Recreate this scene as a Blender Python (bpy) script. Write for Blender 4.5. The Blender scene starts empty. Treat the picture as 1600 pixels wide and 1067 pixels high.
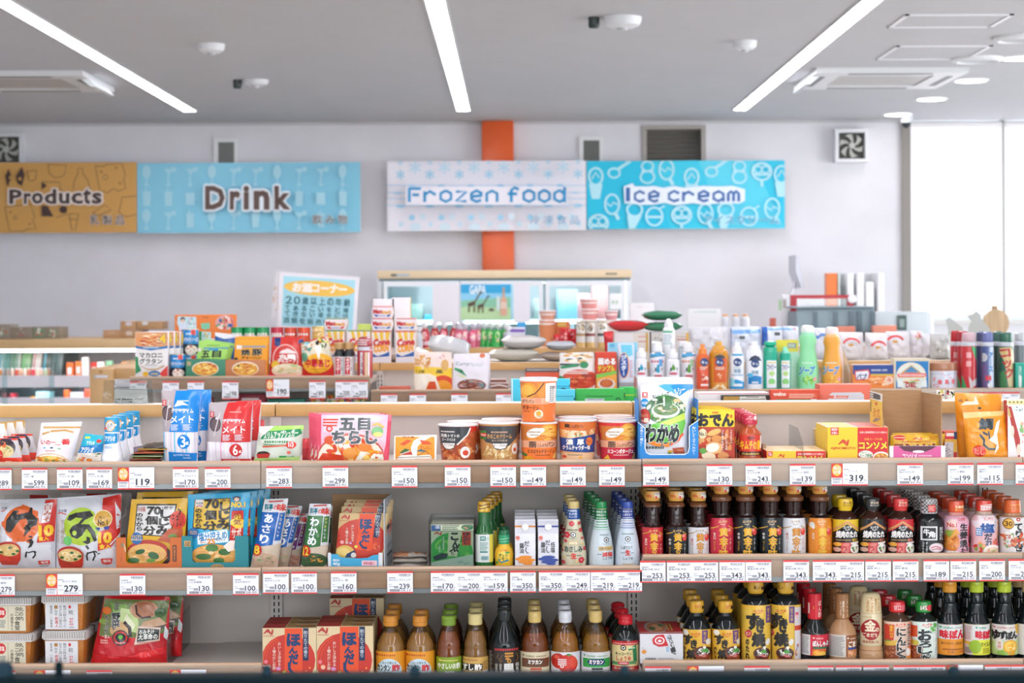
import bpy,bmesh,math,random
from mathutils import Vector,noise,geometry
from math import pi,sin,cos,sqrt,radians
S=bpy.context.scene
COL=S.collection
# ---------------------------------------------------------------- camera, world, light, exposure
F,PX,PY,EYE,K=2990.0,800.0,467.0,1.62,0.0045
cd=bpy.data.cameras.new('camera')
cam=bpy.data.objects.new('camera',cd)
COL.objects.link(cam)
cam.location=(0,0,EYE)
cam.rotation_euler=(pi/2,math.atan(K),0)
cd.sensor_width=36.0
cd.lens=F/1600*36.0
cd.shift_x=0.0
cd.shift_y=(PY-533.5)/1600
cd.dof.use_dof=True
cd.dof.focus_distance=4.55
cd.dof.aperture_fstop=6.3
S.camera=cam
w=bpy.data.worlds.new('daylight')
S.world=w
w.use_nodes=True
w.node_tree.nodes['Background'].inputs[0].default_value=(0.86,0.93,1.0,1)
w.node_tree.nodes['Background'].inputs[1].default_value=1.25
S.view_settings.view_transform='Standard'
S.view_settings.look='None'
S.view_settings.gamma=1.0
S.view_settings.exposure=0.28
STRIP_EMIT=24.0
DOWN_EMIT=14.0
def area(name,loc,rot,sx,sy,power,colr=(1,1,1)):
 ld=bpy.data.lights.new(name,'AREA')
 ld.shape='RECTANGLE'
 ld.size,ld.size_y,ld.energy,ld.color=sx,sy,power,colr
 o=bpy.data.objects.new(name,ld)
 o.location,o.rotation_euler=loc,rot
 COL.objects.link(o)
 return o
 # daylight of the shop windows: street front behind the photographer, glazed wall of the till side
area('daylight_shop_front',(1.5,-3.3,1.7),(radians(90),0,0),8.0,2.2,190,(0.93,0.97,1.0))
area('daylight_till_side',(7.8,9.0,1.5),(radians(90),0,radians(90)),8.0,2.4,310,(0.95,0.97,1.0))
area('daylight_behind_blinds',(5.2,15.0,1.7),(radians(90),0,radians(180)),4.8,2.6,300,(1.0,0.97,0.98))
# ---------------------------------------------------------------- helpers
def W(x,y,d):
 """photo pixel (1600 wide) at distance d -> world point"""
 dx,dy=x-PX,y-PY
 return Vector(((dx-K*dy)*d/F,d,EYE-(dy+K*dx)*d/F))
def lin(h):
 r=[]
 for i in(0,2,4):
  c=int(h[i:i+2],16)/255
  r.append(c/12.92 if c<=.04045 else((c+.055)/1.055)**2.4)
 return(*r,1)
MATS={}
ROUGH=dict(paper=.55,film=.21,gloss=.09,satin=.38,matte=.8)
def mat(h,kind='paper'):
 k=(h,kind)
 if k in MATS:
  return MATS[k]
 m=bpy.data.materials.new(kind+'_'+h)
 MATS[k]=m
 m.use_nodes=True
 nt=m.node_tree
 b=nt.nodes['Principled BSDF']
 b.inputs['Base Color'].default_value=lin(h)
 b.inputs['Roughness'].default_value=ROUGH.get(kind,.5)
 if kind=='dull':
  b.inputs['Specular IOR Level'].default_value=.02
 elif kind=='matte':
  b.inputs['Specular IOR Level'].default_value=.15
 elif kind=='metal':
  b.inputs['Metallic'].default_value=1
  b.inputs['Roughness'].default_value=.3
 elif kind=='liquid':
  b.inputs['Roughness'].default_value=.08
  b.inputs['Transmission Weight'].default_value=.12
  b.inputs['IOR'].default_value=1.2
 elif kind.startswith('clear'):
  o=nt.nodes['Material Output']
  t=nt.nodes.new('ShaderNodeBsdfTransparent')
  t.inputs[0].default_value=lin(h)
  g=nt.nodes.new('ShaderNodeBsdfGlossy')
  g.inputs['Roughness'].default_value=.06 if kind=='clear' else .16
  lw=nt.nodes.new('ShaderNodeLayerWeight')
  lw.inputs[0].default_value=.35
  mr=nt.nodes.new('ShaderNodeMapRange')
  mr.inputs['To Min'].default_value=.04
  mr.inputs['To Max'].default_value=.5 if kind=='clear' else .3
  x=nt.nodes.new('ShaderNodeMixShader')
  nt.links.new(lw.outputs['Fresnel'],mr.inputs['Value'])
  nt.links.new(mr.outputs[0],x.inputs[0])
  nt.links.new(t.outputs[0],x.inputs[1])
  nt.links.new(g.outputs[0],x.inputs[2])
  nt.links.new(x.outputs[0],o.inputs[0])
 return m
def nmat(name,h1,h2,scale=(1,1,1),rough=.5,detail=4,lo=.35,hi=.65,ns=6.0,bump=0.0):
 """two-tone procedural noise material in object space"""
 if name in MATS:
  return MATS[name]
 m=bpy.data.materials.new(name)
 MATS[name]=m
 m.use_nodes=True
 nt=m.node_tree
 b=nt.nodes['Principled BSDF']
 b.inputs['Roughness'].default_value=rough
 tc=nt.nodes.new('ShaderNodeTexCoord')
 mp=nt.nodes.new('ShaderNodeMapping')
 mp.inputs['Scale'].default_value=scale
 nz=nt.nodes.new('ShaderNodeTexNoise')
 nz.inputs['Scale'].default_value=ns
 nz.inputs['Detail'].default_value=detail
 cr=nt.nodes.new('ShaderNodeValToRGB')
 cr.color_ramp.elements[0].position,cr.color_ramp.elements[1].position=lo,hi
 cr.color_ramp.elements[0].color,cr.color_ramp.elements[1].color=lin(h1),lin(h2)
 nt.links.new(tc.outputs['Object'],mp.inputs[0])
 nt.links.new(mp.outputs[0],nz.inputs['Vector'])
 nt.links.new(nz.outputs['Fac'],cr.inputs[0])
 nt.links.new(cr.outputs[0],b.inputs['Base Color'])
 if bump:
  bp=nt.nodes.new('ShaderNodeBump')
  bp.inputs['Strength'].default_value=bump
  bp.inputs['Distance'].default_value=.002
  nt.links.new(nz.outputs['Fac'],bp.inputs['Height'])
  nt.links.new(bp.outputs[0],b.inputs['Normal'])
 return m
def emit(h,s):
 k=(h,'emit',s)
 if k not in MATS:
  m=bpy.data.materials.new('light_'+h)
  m.use_nodes=True
  b=m.node_tree.nodes['Principled BSDF']
  b.inputs['Base Color'].default_value=(.9,.9,.9,1)
  b.inputs['Emission Color'].default_value=lin(h)
  b.inputs['Emission Strength'].default_value=s
  MATS[k]=m
 return MATS[k]
class MB:
 """collects geometry, becomes one mesh object"""
 def __init__(self):
  self.v,self.f,self.m,self.mats=[],[],[],[]
 def mi(self,m):
  if m not in self.mats:
   self.mats.append(m)
  return self.mats.index(m)
 def add(self,vs,fs,m):
  o,i=len(self.v),self.mi(m)
  self.v+=[tuple(p)for p in vs]
  self.f+=[tuple(j+o for j in f)for f in fs]
  self.m+=[i]*len(fs)
  return self
 def box(self,x0,x1,y0,y1,z0,z1,m,mt=None,ms=None):
  vs=[(x,y,z)for x in(x0,x1)for y in(y0,y1)for z in(z0,z1)]
  self.add(vs,[(0,4,5,1),(2,3,7,6)],m)
  self.add(vs,[(0,1,3,2),(4,6,7,5)],ms or m)
  return self.add(vs,[(1,5,7,3),(0,2,6,4)],mt or ms or m)
 def bev(self,x0,x1,y0,y1,z0,z1,m,mt=None,ms=None,b=.0012):
  """box with rounded edges"""
  bm=bmesh.new()
  bmesh.ops.create_cube(bm,size=1)
  for v in bm.verts:
   v.co=(x0+(v.co.x+.5)*(x1-x0),y0+(v.co.y+.5)*(y1-y0),z0+(v.co.z+.5)*(z1-z0))
  bmesh.ops.bevel(bm,geom=bm.edges[:],offset=b,segments=2,affect='EDGES',profile=.5)
  bm.normal_update()
  bm.verts.index_update()
  vs=[v.co[:]for v in bm.verts]
  for k,mm in((0,m),(1,ms or m),(2,mt or ms or m)):
   fs=[]
   for f in bm.faces:
    n=f.normal
    a=2 if abs(n.z)>.8 else(1 if abs(n.x)>.8 else 0)
    if a==k:
     fs.append([v.index for v in f.verts])
   if fs:
    self.add(vs,fs,mm)
  bm.free()
  return self
 def lathe(self,prof,m,n=28,sq=2.0,cx=0,cy=0,close=True):
  """prof [(r, z)] bottom to top or top to bottom, superellipse cross-section"""
  pr=list(prof)
  if close:
   pr=[(0.0004,pr[0][1])]+pr+[(0.0004,pr[-1][1])]
  vs,fs=[],[]
  for r,z in pr:
   for k in range(n):
    a=2*pi*k/n
    c,s=cos(a),sin(a)
    q=(abs(c)**sq+abs(s)**sq)**(-1/sq)
    vs.append((cx+r*q*c,cy+r*q*s,z))
  up=pr[-1][1]>=pr[0][1]
  for i in range(len(pr)-1):
   for k in range(n):
    a,b=i*n+k,i*n+(k+1)%n
    f=(a,b,b+n,a+n)
    fs.append(f if up else f[::-1])
  return self.add(vs,fs,m)
 def prism(self,poly,y0,y1,m,ms=None,ax='y'):
  """polygon in (x,z) extruded along y (or (x,y) along z, (y,z) along x)"""
  n=len(poly)
  def P3(p,t):
   return(p[0],t,p[1])if ax=='y' else((p[0],p[1],t)if ax=='z' else(t,p[0],p[1]))
  vs=[P3(p,y0)for p in poly]+[P3(p,y1)for p in poly]
  self.add(vs,[tuple(range(n)),tuple(range(2*n-1,n-1,-1))],m)
  return self.add(vs,[(i,i+n,(i+1)%n+n,(i+1)%n)for i in range(n)],ms or m)
 def tube(self,pts,r,m,n=8):
  vs,fs=[],[]
  for i,p in enumerate(pts):
   p=Vector(p)
   t=(Vector(pts[min(i+1,len(pts)-1)])-Vector(pts[max(i-1,0)])).normalized()
   a=t.orthogonal().normalized()
   b=t.cross(a)
   for k in range(n):
    vs.append(p+r*(a*cos(2*pi*k/n)+b*sin(2*pi*k/n)))
  for i in range(len(pts)-1):
   for k in range(n):
    fs.append((i*n+k,i*n+(k+1)%n,(i+1)*n+(k+1)%n,(i+1)*n+k))
  fs+=[tuple(range(n))[::-1],tuple(range(len(vs)-n,len(vs)))]
  return self.add(vs,fs,m)
 def build(self,name,parent=None,loc=None,ang=32):
  me=bpy.data.meshes.new(name)
  me.from_pydata(self.v,[],self.f)
  for m in self.mats:
   me.materials.append(m)
  me.polygons.foreach_set('material_index',self.m)
  if ang:
   me.polygons.foreach_set('use_smooth',[True]*len(self.f))
   me.set_sharp_from_angle(angle=radians(ang))
  me.update()
  o=bpy.data.objects.new(name,me)
  COL.objects.link(o)
  if parent:
   o.parent=parent
  if loc is not None:
   o.location=loc
  return o
def tag(o,label,cat,group=None,kind=None):
 if label:
  o['label']=label
 if cat:
  o['category']=cat
 if group:
  o['group']=group
 if kind:
  o['kind']=kind
 return o
def thing(name,label,cat,loc=(0,0,0),group=None,rz=0):
 o=bpy.data.objects.new(name,None)
 o.empty_display_size=.05
 COL.objects.link(o)
 o.location=loc
 o.rotation_euler=(0,0,rz)
 return tag(o,label,cat,group)
def dup(root,loc,label=None,rot=None):
 r=root.copy()
 COL.objects.link(r)
 r.location=loc
 if rot is not None:
  r.rotation_euler=rot
 if label:
  r['label']=label
 for ch in list(root.children):
  c=ch.copy()
  COL.objects.link(c)
  c.parent=r
  for g in list(ch.children):
   d=g.copy()
   COL.objects.link(d)
   d.parent=c
 return r
DEP={}
ORD=['front','second','third','fourth','fifth','sixth','seventh']
def column(root,n,step,dx=0.0,dz=0.0,group=None):
 """n copies one behind the other"""
 base=root['label']
 if n>1:
  root['label']=base+', front of its row'
  root['group']=group or('row of '+' '.join(base.split()[:5]))
 out=[root]
 for k in range(1,n):
  if root.location.y<4.8 and root.location.y+step*k+DEP.get(root.name,.02)>4.834:
   break
  out.append(dup(root,root.location+Vector((dx*k,step*k,dz*k)),base+', '+ORD[k]+' from the front'))
 return out
 # ---------------------------------------------------------------- printed artwork (flat shapes laid on a surface)
TXT={}
def glyphs(s,b=0.0,v=False):
 k=(s,b,v)
 if k not in TXT:
  cu=bpy.data.curves.new('t','FONT')
  cu.body='\n'.join(s.replace('ー','｜'))if v else s
  if v:
   cu.align_x,cu.space_line='CENTER',.98
  cu.resolution_u=2
  cu.offset=b
  cu.fill_mode='FRONT'
  o=bpy.data.objects.new('t',cu)
  COL.objects.link(o)
  me=bpy.data.meshes.new_from_object(o.evaluated_get(bpy.context.evaluated_depsgraph_get()))
  TXT[k]=([(p.co.x,p.co.y)for p in me.vertices],[tuple(p.vertices)for p in me.polygons])
  bpy.data.objects.remove(o)
  bpy.data.curves.remove(cu)
  bpy.data.meshes.remove(me)
 return TXT[k]
def R(x0,y0,x1,y1,c,r=0):return('R',x0,y0,x1,y1,c,r)
def E(cx,cy,rx,ry,c,n=22,r=0):return('E',cx,cy,rx,ry,c,n,r)
def P(pts,c):return('P',pts,c)
def L(pts,wd,c):return('L',pts,wd,c)
def T(x0,y0,x1,y1,s,c,b=.02,o=None,ow=.07,v=0,r=0,sh=0):return('T',x0,y0,x1,y1,s,c,b,o,ow,v,r,sh)
def FD(cx,cy,rx,ry,cs,n=24,sz=.22,seed=1):return('F',cx,cy,rx,ry,cs,n,sz,seed)
def Q(x0,y0,x1,y1,rows,c,seed=1):return('Q',x0,y0,x1,y1,rows,c,seed)
def B(x0,y0,x1,y1,c='33353a',seed=1):return('B',x0,y0,x1,y1,c,seed)
def rot2(p,c,a):
 if not a:
  return p
 ca,sa=cos(radians(a)),sin(radians(a))
 return(c[0]+(p[0]-c[0])*ca-(p[1]-c[1])*sa,c[1]+(p[0]-c[0])*sa+(p[1]-c[1])*ca)
def geo(e):
 """-> list of (pts in picture-like coords with y down, faces, colour)"""
 k=e[0]
 if k=='R':
  _,x0,y0,x1,y1,c,r=e
  m=((x0+x1)/2,(y0+y1)/2)
  return[([rot2(p,m,r)for p in((x0,y1),(x1,y1),(x1,y0),(x0,y0))],[(0,1,2,3)],c)]
 if k=='E':
  _,cx,cy,rx,ry,c,n,r=e
  return[([rot2((cx+rx*cos(2*pi*i/n),cy-ry*sin(2*pi*i/n)),(cx,cy),r)for i in range(n)],[tuple(range(n))],c)]
 if k=='P':
  pts=e[1]
  if not isinstance(pts[0],tuple):
   pts=list(zip(pts[::2],pts[1::2]))
  tri=geometry.tessellate_polygon([[Vector((x,-y,0))for x,y in pts]])
  return[(pts,[tuple(t)for t in tri],e[2])]
 if k=='L':
  pts,wd,c=e[1:]
  if not isinstance(pts[0],tuple):
   pts=list(zip(pts[::2],pts[1::2]))
  lo,hi=[],[]
  for i,p in enumerate(pts):
   a,b=pts[max(i-1,0)],pts[min(i+1,len(pts)-1)]
   tx,ty=b[0]-a[0],b[1]-a[1]
   q=wd/2/max(1e-6,sqrt(tx*tx+ty*ty))
   lo.append((p[0]-ty*q,p[1]+tx*q))
   hi.append((p[0]+ty*q,p[1]-tx*q))
  n=len(pts)
  return[(lo+hi,[(i,i+1,n+i+1,n+i)for i in range(n-1)],c)]
 if k=='T':
  _,x0,y0,x1,y1,s,c,b,o,ow,v,r,sh=e
  base=glyphs(s,0.0,bool(v))[0]
  if not base:
   return[]
  ax,bx=min(p[0]for p in base),max(p[0]for p in base)
  ay,by=min(p[1]for p in base),max(p[1]for p in base)
  m=((x0+x1)/2,(y0+y1)/2)
  out=[]
  kan=any('\u4e00'<=q<='\u9fff' for q in s)
  for col,off in([(o,b+ow*.7)]if o else[])+[(c,b)]:
   off*=.8
   bo=0.0 if kan else min(off,.035)
   vs,fs=glyphs(s,bo,bool(v))
   rr=off-bo
   nn=1 if rr<.006 else(4 if rr<.03 else 8)
   for k in range(nn):
    qx,qy=(rr*cos(2*pi*(k+.5)/nn),rr*sin(2*pi*(k+.5)/nn))if nn>1 else(0,0)
    pts=[]
    for px,py in vs:
     t=(py+qy-ay)/max(by-ay,1e-6)
     p=(x0+(px+qx-ax)/max(bx-ax,1e-6)*(x1-x0)+sh*(t-.5)*(y1-y0),y1-t*(y1-y0))
     pts.append(rot2(p,m,r))
    out.append((pts,fs,col,k>0))
  return out
 if k=='F':
  _,cx,cy,rx,ry,cs,n,sz,seed=e
  g=random.Random(seed)
  out=[]
  for i in range(n):
   a,d=g.random()*2*pi,sqrt(g.random())*(1-sz*.6)
   x,y=cx+rx*d*cos(a),cy+ry*d*sin(a)
   s,st,rr=sz*g.uniform(.5,1.2),g.uniform(.45,1),g.random()*180
   nn=8
   pts=[]
   for j in range(nn):
    q=g.uniform(.75,1.1)
    pts.append(rot2((x+rx*s*q*cos(2*pi*j/nn),y-ry*s*st*q*sin(2*pi*j/nn)),(x,y),rr if abs(rx-ry)<.5*max(rx,ry)else 0))
   out.append((pts,[tuple(range(nn))],cs[i%len(cs)]))
  return out
 if k=='Q':
  _,x0,y0,x1,y1,rows,c,seed=e
  g=random.Random(seed)
  hh=(y1-y0)/rows
  vs,fs=[],[]
  for i in range(rows):
   x,y=x0,y0+hh*(i+.18)
   end=x1-g.uniform(0,.3)*(x1-x0)*(rows>1)
   while x<end:
    wd=min(hh*g.uniform(.35,.75),end-x)
    o=len(vs)
    vs+=[(x,y+hh*.64),(x+wd,y+hh*.64),(x+wd,y),(x,y)]
    fs.append((o,o+1,o+2,o+3))
    x+=wd+hh*.22
  return[(vs,fs,c)]
 if k=='B':
  _,x0,y0,x1,y1,c,seed=e
  g=random.Random(seed)
  vs,fs,x=[],[],x0
  u=(x1-x0)/60
  while x<x1-u:
   wd=u*g.choice((1,1,2,2.5))
   o=len(vs)
   vs+=[(x,y1),(x+wd,y1),(x+wd,y0),(x,y0)]
   fs.append((o,o+1,o+2,o+3))
   x+=wd+u*g.choice((1,1.3,2))
  return[(vs,fs,c)]
def gridsurf(f,U,V,tri):
 """f made flat within every cell of the grid (cells split on their falling diagonal when tri)"""
 G=[[f(u,v)for v in V]for u in U]
 def cell(A,x):
  for i in range(len(A)-2):
   if x<=A[i+1]:
    return i
  return len(A)-2
 def g(u,v):
  i,j=cell(U,u),cell(V,v)
  a=(u-U[i])/max(1e-9,U[i+1]-U[i])
  b=(v-V[j])/max(1e-9,V[j+1]-V[j])
  q,r,s,t=G[i][j],G[i+1][j],G[i][j+1],G[i+1][j+1]
  if not tri:
   return q*(1-a)*(1-b)+r*a*(1-b)+s*(1-a)*b+t*a*b
  return q+(r-q)*a+(s-q)*b if a+b<=1 else t+(s-t)*(1-a)+(r-t)*(1-b)
 return g
def art(M,elems,conv,surf,clip=None,cu=(),cv=(),kind='film',base=.0003,step=.00012,tri=False):
 if cu and clip:
  U,V=[clip[0]]+[x for x in cu if clip[0]<x<clip[1]]+[clip[1]],[clip[2]]+sorted(x for x in cv if clip[2]<x<clip[3])+[clip[3]]
  surf=gridsurf(surf,U,V,tri)
 bm=bmesh.new()
 lay=0.0
 for e in elems:
  sub=.12 if e[0]=='F' else 1.0
  for g_ in geo(e):
   pts,fs,c=g_[:3]
   if len(g_)>3 and g_[3]:
    lay-=.97*sub
   mi=M.mi(c if not isinstance(c,str)else mat(c,kind))
   vs=[bm.verts.new((*conv(px,py),lay))for px,py in pts]
   for f in fs:
    try:
     fc=bm.faces.new([vs[i]for i in f])
     fc.material_index=mi
    except ValueError:
     pass
   lay+=sub
 if clip:
  u0,u1,v0,v1=clip
  for co,no in(((u0,0,0),(-1,0,0)),((u1,0,0),(1,0,0)),((0,v0,0),(0,-1,0)),((0,v1,0),(0,1,0))):
   bmesh.ops.bisect_plane(bm,geom=bm.verts[:]+bm.edges[:]+bm.faces[:],plane_co=co,plane_no=no,clear_outer=True,dist=1e-7)
 for t in cu:
  bmesh.ops.bisect_plane(bm,geom=bm.verts[:]+bm.edges[:]+bm.faces[:],plane_co=(t,0,0),plane_no=(1,0,0),dist=1e-7)
 for t in cv:
  bmesh.ops.bisect_plane(bm,geom=bm.verts[:]+bm.edges[:]+bm.faces[:],plane_co=(0,t,0),plane_no=(0,1,0),dist=1e-7)
 if tri:
  du,dv=U[1]-U[0],V[1]-V[0]
  for k in range(1,len(U)+len(V)-2):
   bmesh.ops.bisect_plane(bm,geom=bm.verts[:]+bm.edges[:]+bm.faces[:],plane_co=(U[0]+k*du,V[0],0),plane_no=(1/du,1/dv,0),dist=1e-7)
 bm.verts.index_update()
 o=len(M.v)
 for v in bm.verts:
  M.v.append((v.co.x,surf(v.co.x,v.co.y)-base-step*v.co.z,v.co.y))
 for f in bm.faces:
  M.f.append(tuple(v.index+o for v in f.verts))
  M.m.append(f.material_index)
 bm.free()
def zl(ly,d=4.5):
 return EYE-(ly-PY)*d/F
LIP=.012
D0=4.526
DECK={'1':zl(718.5)-LIP,'2':zl(884.5)-LIP,'2r':zl(867.3)-LIP,'3':zl(1033.8)-LIP,
'3m':zl(1060)-LIP,'3r':zl(1032.9)-LIP,
'g':zl(585.5,7.24)-LIP,'h':zl(609.5,7.24)-LIP,'t':1.3685}
DIST={'g':7.27,'h':7.27,'t':7.62}
class Ctx:
 """zoom (x0, y0, scale) of the photo, distance, and the local frame of one product"""
 def __init__(s,z,row,cx,d=None,base=None):
  s.z,s.d=z,d or DIST.get(row,D0)
  s.zb=DECK[row]if base is None else base
  s.x0=s.raw(cx,0)[0]
 def raw(s,px,py):
  p=W(s.z[0]+px*s.z[2],s.z[1]+py*s.z[2],s.d)
  return p.x,p.z
 def c(s,px,py):
  x,z=s.raw(px,py)
  return x-s.x0,z-s.zb
 def loc(s,dep=0.0):
  return Vector((s.x0,s.d+dep,s.zb))
def lerp(tab,v):
 """tab [(v, r)] sorted"""
 if v<=tab[0][0]:
  return tab[0][1]
 for(a,ra),(b,rb)in zip(tab,tab[1:]):
  if v<=b:
   return ra+(rb-ra)*(v-a)/max(b-a,1e-9)
 return tab[-1][1]
def box(name,label,cat,z,row,x0,y0,x1,dep,cols,a=(),d=None,base=None,yb=None,kind='paper',group=None,rz=0,rx=0,b=.001,top=()):
 """carton: cols = front, side, top; a = artwork on the front"""
 c=Ctx(z,row,(x0+x1)/2,d,base)
 if yb is not None:
  c.zb=c.raw(0,yb)[1]
 u0,u1,h=c.c(x0,y0)[0],c.c(x1,y0)[0],c.c((x0+x1)/2,y0)[1]
 M=MB()
 fr,si,tp=(mat(q,kind)if isinstance(q,str)else q for q in(cols if len(cols)==3 else(cols[0],cols[0],cols[0])))
 M.bev(u0,u1,0,dep,0,h,fr,tp,si,b=min(b,h/6))
 if a:
  art(M,a,c.c,lambda u,v:0,clip=(u0+b,u1-b,b,h-b),kind=kind)
 if top:
  N=MB()
  N.mats=M.mats
  art(N,top,lambda px,py:(u0+px*(u1-u0),dep*(1-py)),lambda u,v:0,kind=kind)
  o=len(M.v)
  M.v+=[(p[0],p[2],h-p[1])for p in N.v]
  M.f+=[tuple(i+o for i in f)for f in N.f]
  M.m+=N.m
 o=M.build(name,loc=c.loc())
 o.rotation_euler=(rx,0,rz)
 DEP[o.name]=dep
 return tag(o,label,cat,group)
def pouch(name,label,cat,z,row,q,th,col,a=(),d=None,base=None,yb=None,kind='film',stand=False,n=11,crk=.0016,seed=0,group=None,rz=0,rx=0,dep=0.0,back=None,parts=()):
 """soft packet; q = xTL,yTL,xTR,yTR,xBR,xBL in zoom px (bottom stands on the deck)"""
 xtl,ytl,xtr,ytr,xbr,xbl=q
 c=Ctx(z,row,(xbl+xbr)/2,d,base)
 if yb is not None:
  c.zb=c.raw(0,yb)[1]
 TL,TR=c.c(xtl,ytl),c.c(xtr,ytr)
 BL,BR=(c.c(xbl,0)[0],0.0),(c.c(xbr,0)[0],0.0)
 def pos(s,t):
  a0=(BL[0]+(TL[0]-BL[0])*t,BL[1]+(TL[1]-BL[1])*t)
  a1=(BR[0]+(TR[0]-BR[0])*t,BR[1]+(TR[1]-BR[1])*t)
  return(a0[0]+(a1[0]-a0[0])*s,a0[1]+(a1[1]-a0[1])*s)
 def prof(s,t):
  s,t=min(max(s,0),1),min(max(t,0),1)
  e=(4*s*(1-s))**.5
  if stand:
   f=(1-t**1.6)**.8*(.55+.45*min(1,t*8))+.02
  else:
   tt=min(max((t-.05)/.9,0),1)
   f=(4*tt*(1-tt))**.45
  return e*f
 def surf(u,v):
  t=v/max(1e-6,(TL[1]+TR[1])/2)
  for _ in range(2):
   l=BL[0]+(TL[0]-BL[0])*t
   r=BR[0]+(TR[0]-BR[0])*t
   s=(u-l)/max(1e-6,r-l)
   t=v/max(1e-6,TL[1]+(TR[1]-TL[1])*s)
  p=prof(s,t)
  nz=noise.noise(Vector((u*45+seed*7.1,v*45,seed)))*crk*2.2+noise.noise(Vector((u*110,v*110+seed,3)))*crk*.5
  return th/2-p*th/2+nz*min(1,p*2.2)
 M=MB()
 m0,m1=mat(col,kind),mat(back or col,kind)
 vs,fs=[],[]
 for j in range(n+1):
  for i in range(n+1):
   u,v=pos(i/n,j/n)
   vs.append((u,surf(u,v),v))
 for j in range(n):
  for i in range(n):
   k=j*(n+1)+i
   fs.append((k,k+1,k+n+2,k+n+1))
 M.add([(x,th-y+.0006,zz)for x,y,zz in vs],[f[::-1]for f in fs],m1)
 ul,ur,vt=min(BL[0],TL[0]),max(BR[0],TR[0]),max(TL[1],TR[1])
 if 1:
  n+=2
  cu=[ul+(ur-ul)*i/n for i in range(1,n)]
  cv=[vt*i/n for i in range(1,n)]
  k=len(M.v)
  bx_=('P',[(-9e4,-9e4),(9e4,-9e4),(9e4,9e4),(-9e4,9e4)],col)
  art(M,[bx_]+list(a),c.c,surf,clip=(ul,ur,0.0,vt),cu=cu,cv=cv,kind=kind,base=.0,tri=True)
  # trim artwork to the slanted outline by pulling stray vertices onto the edge
  for i in range(k,len(M.v)):
   x,y,zz=M.v[i]
   t=min(1,zz/max(1e-6,vt))
   l,r=BL[0]+(TL[0]-BL[0])*t,BR[0]+(TR[0]-BR[0])*t
   top=TL[1]+(TR[1]-TL[1])*min(1,max(0,(x-l)/max(1e-6,r-l)))
   if x<l or x>r or zz>top:
    M.v[i]=(min(max(x,l),r),y,min(zz,top))
 o=M.build(name,loc=c.loc(dep),ang=60)
 o.rotation_euler=(rx,0,rz)
 DEP[o.name]=th
 return tag(o,label,cat,group)
def bottle(name,label,cat,z,row,cx,secs,lab=None,d=None,base=None,yb=None,sq=2.0,n=32,back=0.0,group=None):
 """turned vessel. secs = [(part name, colour, kind, [(y, half width), ...] top to bottom in zoom px, artwork)];
    a y of None is the deck. lab = (y0, y1, colour, artwork) printed band on the body"""
 c=Ctx(z,row,cx,d,base)
 if yb is not None:
  c.zb=c.raw(0,yb)[1]
 rmax=0
 P_=[]
 for s in secs:
  pr=[]
  for y,hw in s[3]:
   v=0.0 if y is None else c.c(cx,y)[1]
   pr.append((hw*c.z[2]*c.d/F,v))
  rmax=max(rmax,max(p[0]for p in pr))
  P_.append(pr)
 root=thing(name,label,cat,c.loc(rmax),group)
 DEP[root.name]=rmax
 for s,pr in zip(secs,P_):
  M=MB()
  mm=mat(s[1],s[2])if isinstance(s[1],str)else s[1]
  M.lathe(pr[::-1],mm,n,sq)
  if len(s)>4 and s[4]:
   wrap(M,s[4],c,pr,sq,s[2]if s[2]in ROUGH else 'film')
  M.build(s[0],root)
 if lab:
  y0,y1,colr,la=lab[:4]
  body=[p for s,pr in zip(secs,P_)for p in pr if s[0]in('bottle_body','shell')]
  tab=sorted([(v,r)for r,v in body])
  v1=c.c(cx,y0)[1]
  v0=0.001 if y1 is None else c.c(cx,y1)[1]
  lp=[(lerp(tab,v0)+.0004,v0)]+[(r+.0004,v)for v,r in tab if v0+.001<v<v1-.001]+[(lerp(tab,v1)+.0004,v1)]
  M=MB()
  M.lathe(lp,mat(colr,'film'),n,sq,close=False)
  wrap(M,la,c,lp[::-1],sq,'film')
  M.build('label',root)
 return root
def wrap(M,a,c,pr,sq,kind):
 tab=sorted([(v,r)for r,v in pr])
 rm=max(r for v,r in tab)
 def surf(u,v):
  r=lerp(tab,v)
  q=min(abs(u)/max(r,1e-6),.995)
  return-(1-q**sq)**(1/sq)*r
 n=11
 cu=[rm*sin(radians(90)*i/n)for i in range(-n+1,n)]
 vs=[t[0]for t in tab]
 v0,v1=vs[0],vs[-1]
 cv=[x for x in vs[1:-1]]+[v0+(v1-v0)*i/4 for i in range(1,4)]
 rr=min(r for v,r in tab)
 o=len(M.v)
 art(M,a,c.c,surf,clip=(-rm*.985,rm*.985,v0+.0004,v1-.0004),cu=cu,cv=cv,kind=kind,base=.0003,step=.00010)
 for i in range(o,len(M.v)):
  x,y,zz=M.v[i]
  r=lerp(tab,zz)*.992
  if abs(x)>r:
   M.v[i]=(math.copysign(r,x),y,zz)
   # ---------------------------------------------------------------- the room
WALL_D,CEIL=14.0,2.917
wallm=nmat('wall_paint','dedde2','e4e3e8',ns=3,rough=.7)
ceilm=nmat('ceiling_paint','c2c3c7','c4c5c9',ns=4,rough=.8)
floorm=nmat('floor_tile','c9c6c0','d2cfc9',ns=5,rough=.3)
XL,XR,YF=-7.0,7.6,-3.4
def struct(name,M,kind='structure',**kw):
 o=M.build(name,**kw)
 o['kind']=kind
 return o
struct('floor',MB().box(XL,XR,YF,WALL_D,-.1,0,floorm))
struct('ceiling',MB().box(XL,XR,YF,WALL_D+.3,CEIL,CEIL+.1,ceilm))
struct('wall_left',MB().box(XL-.1,XL,YF,WALL_D,0,CEIL,wallm))
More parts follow.
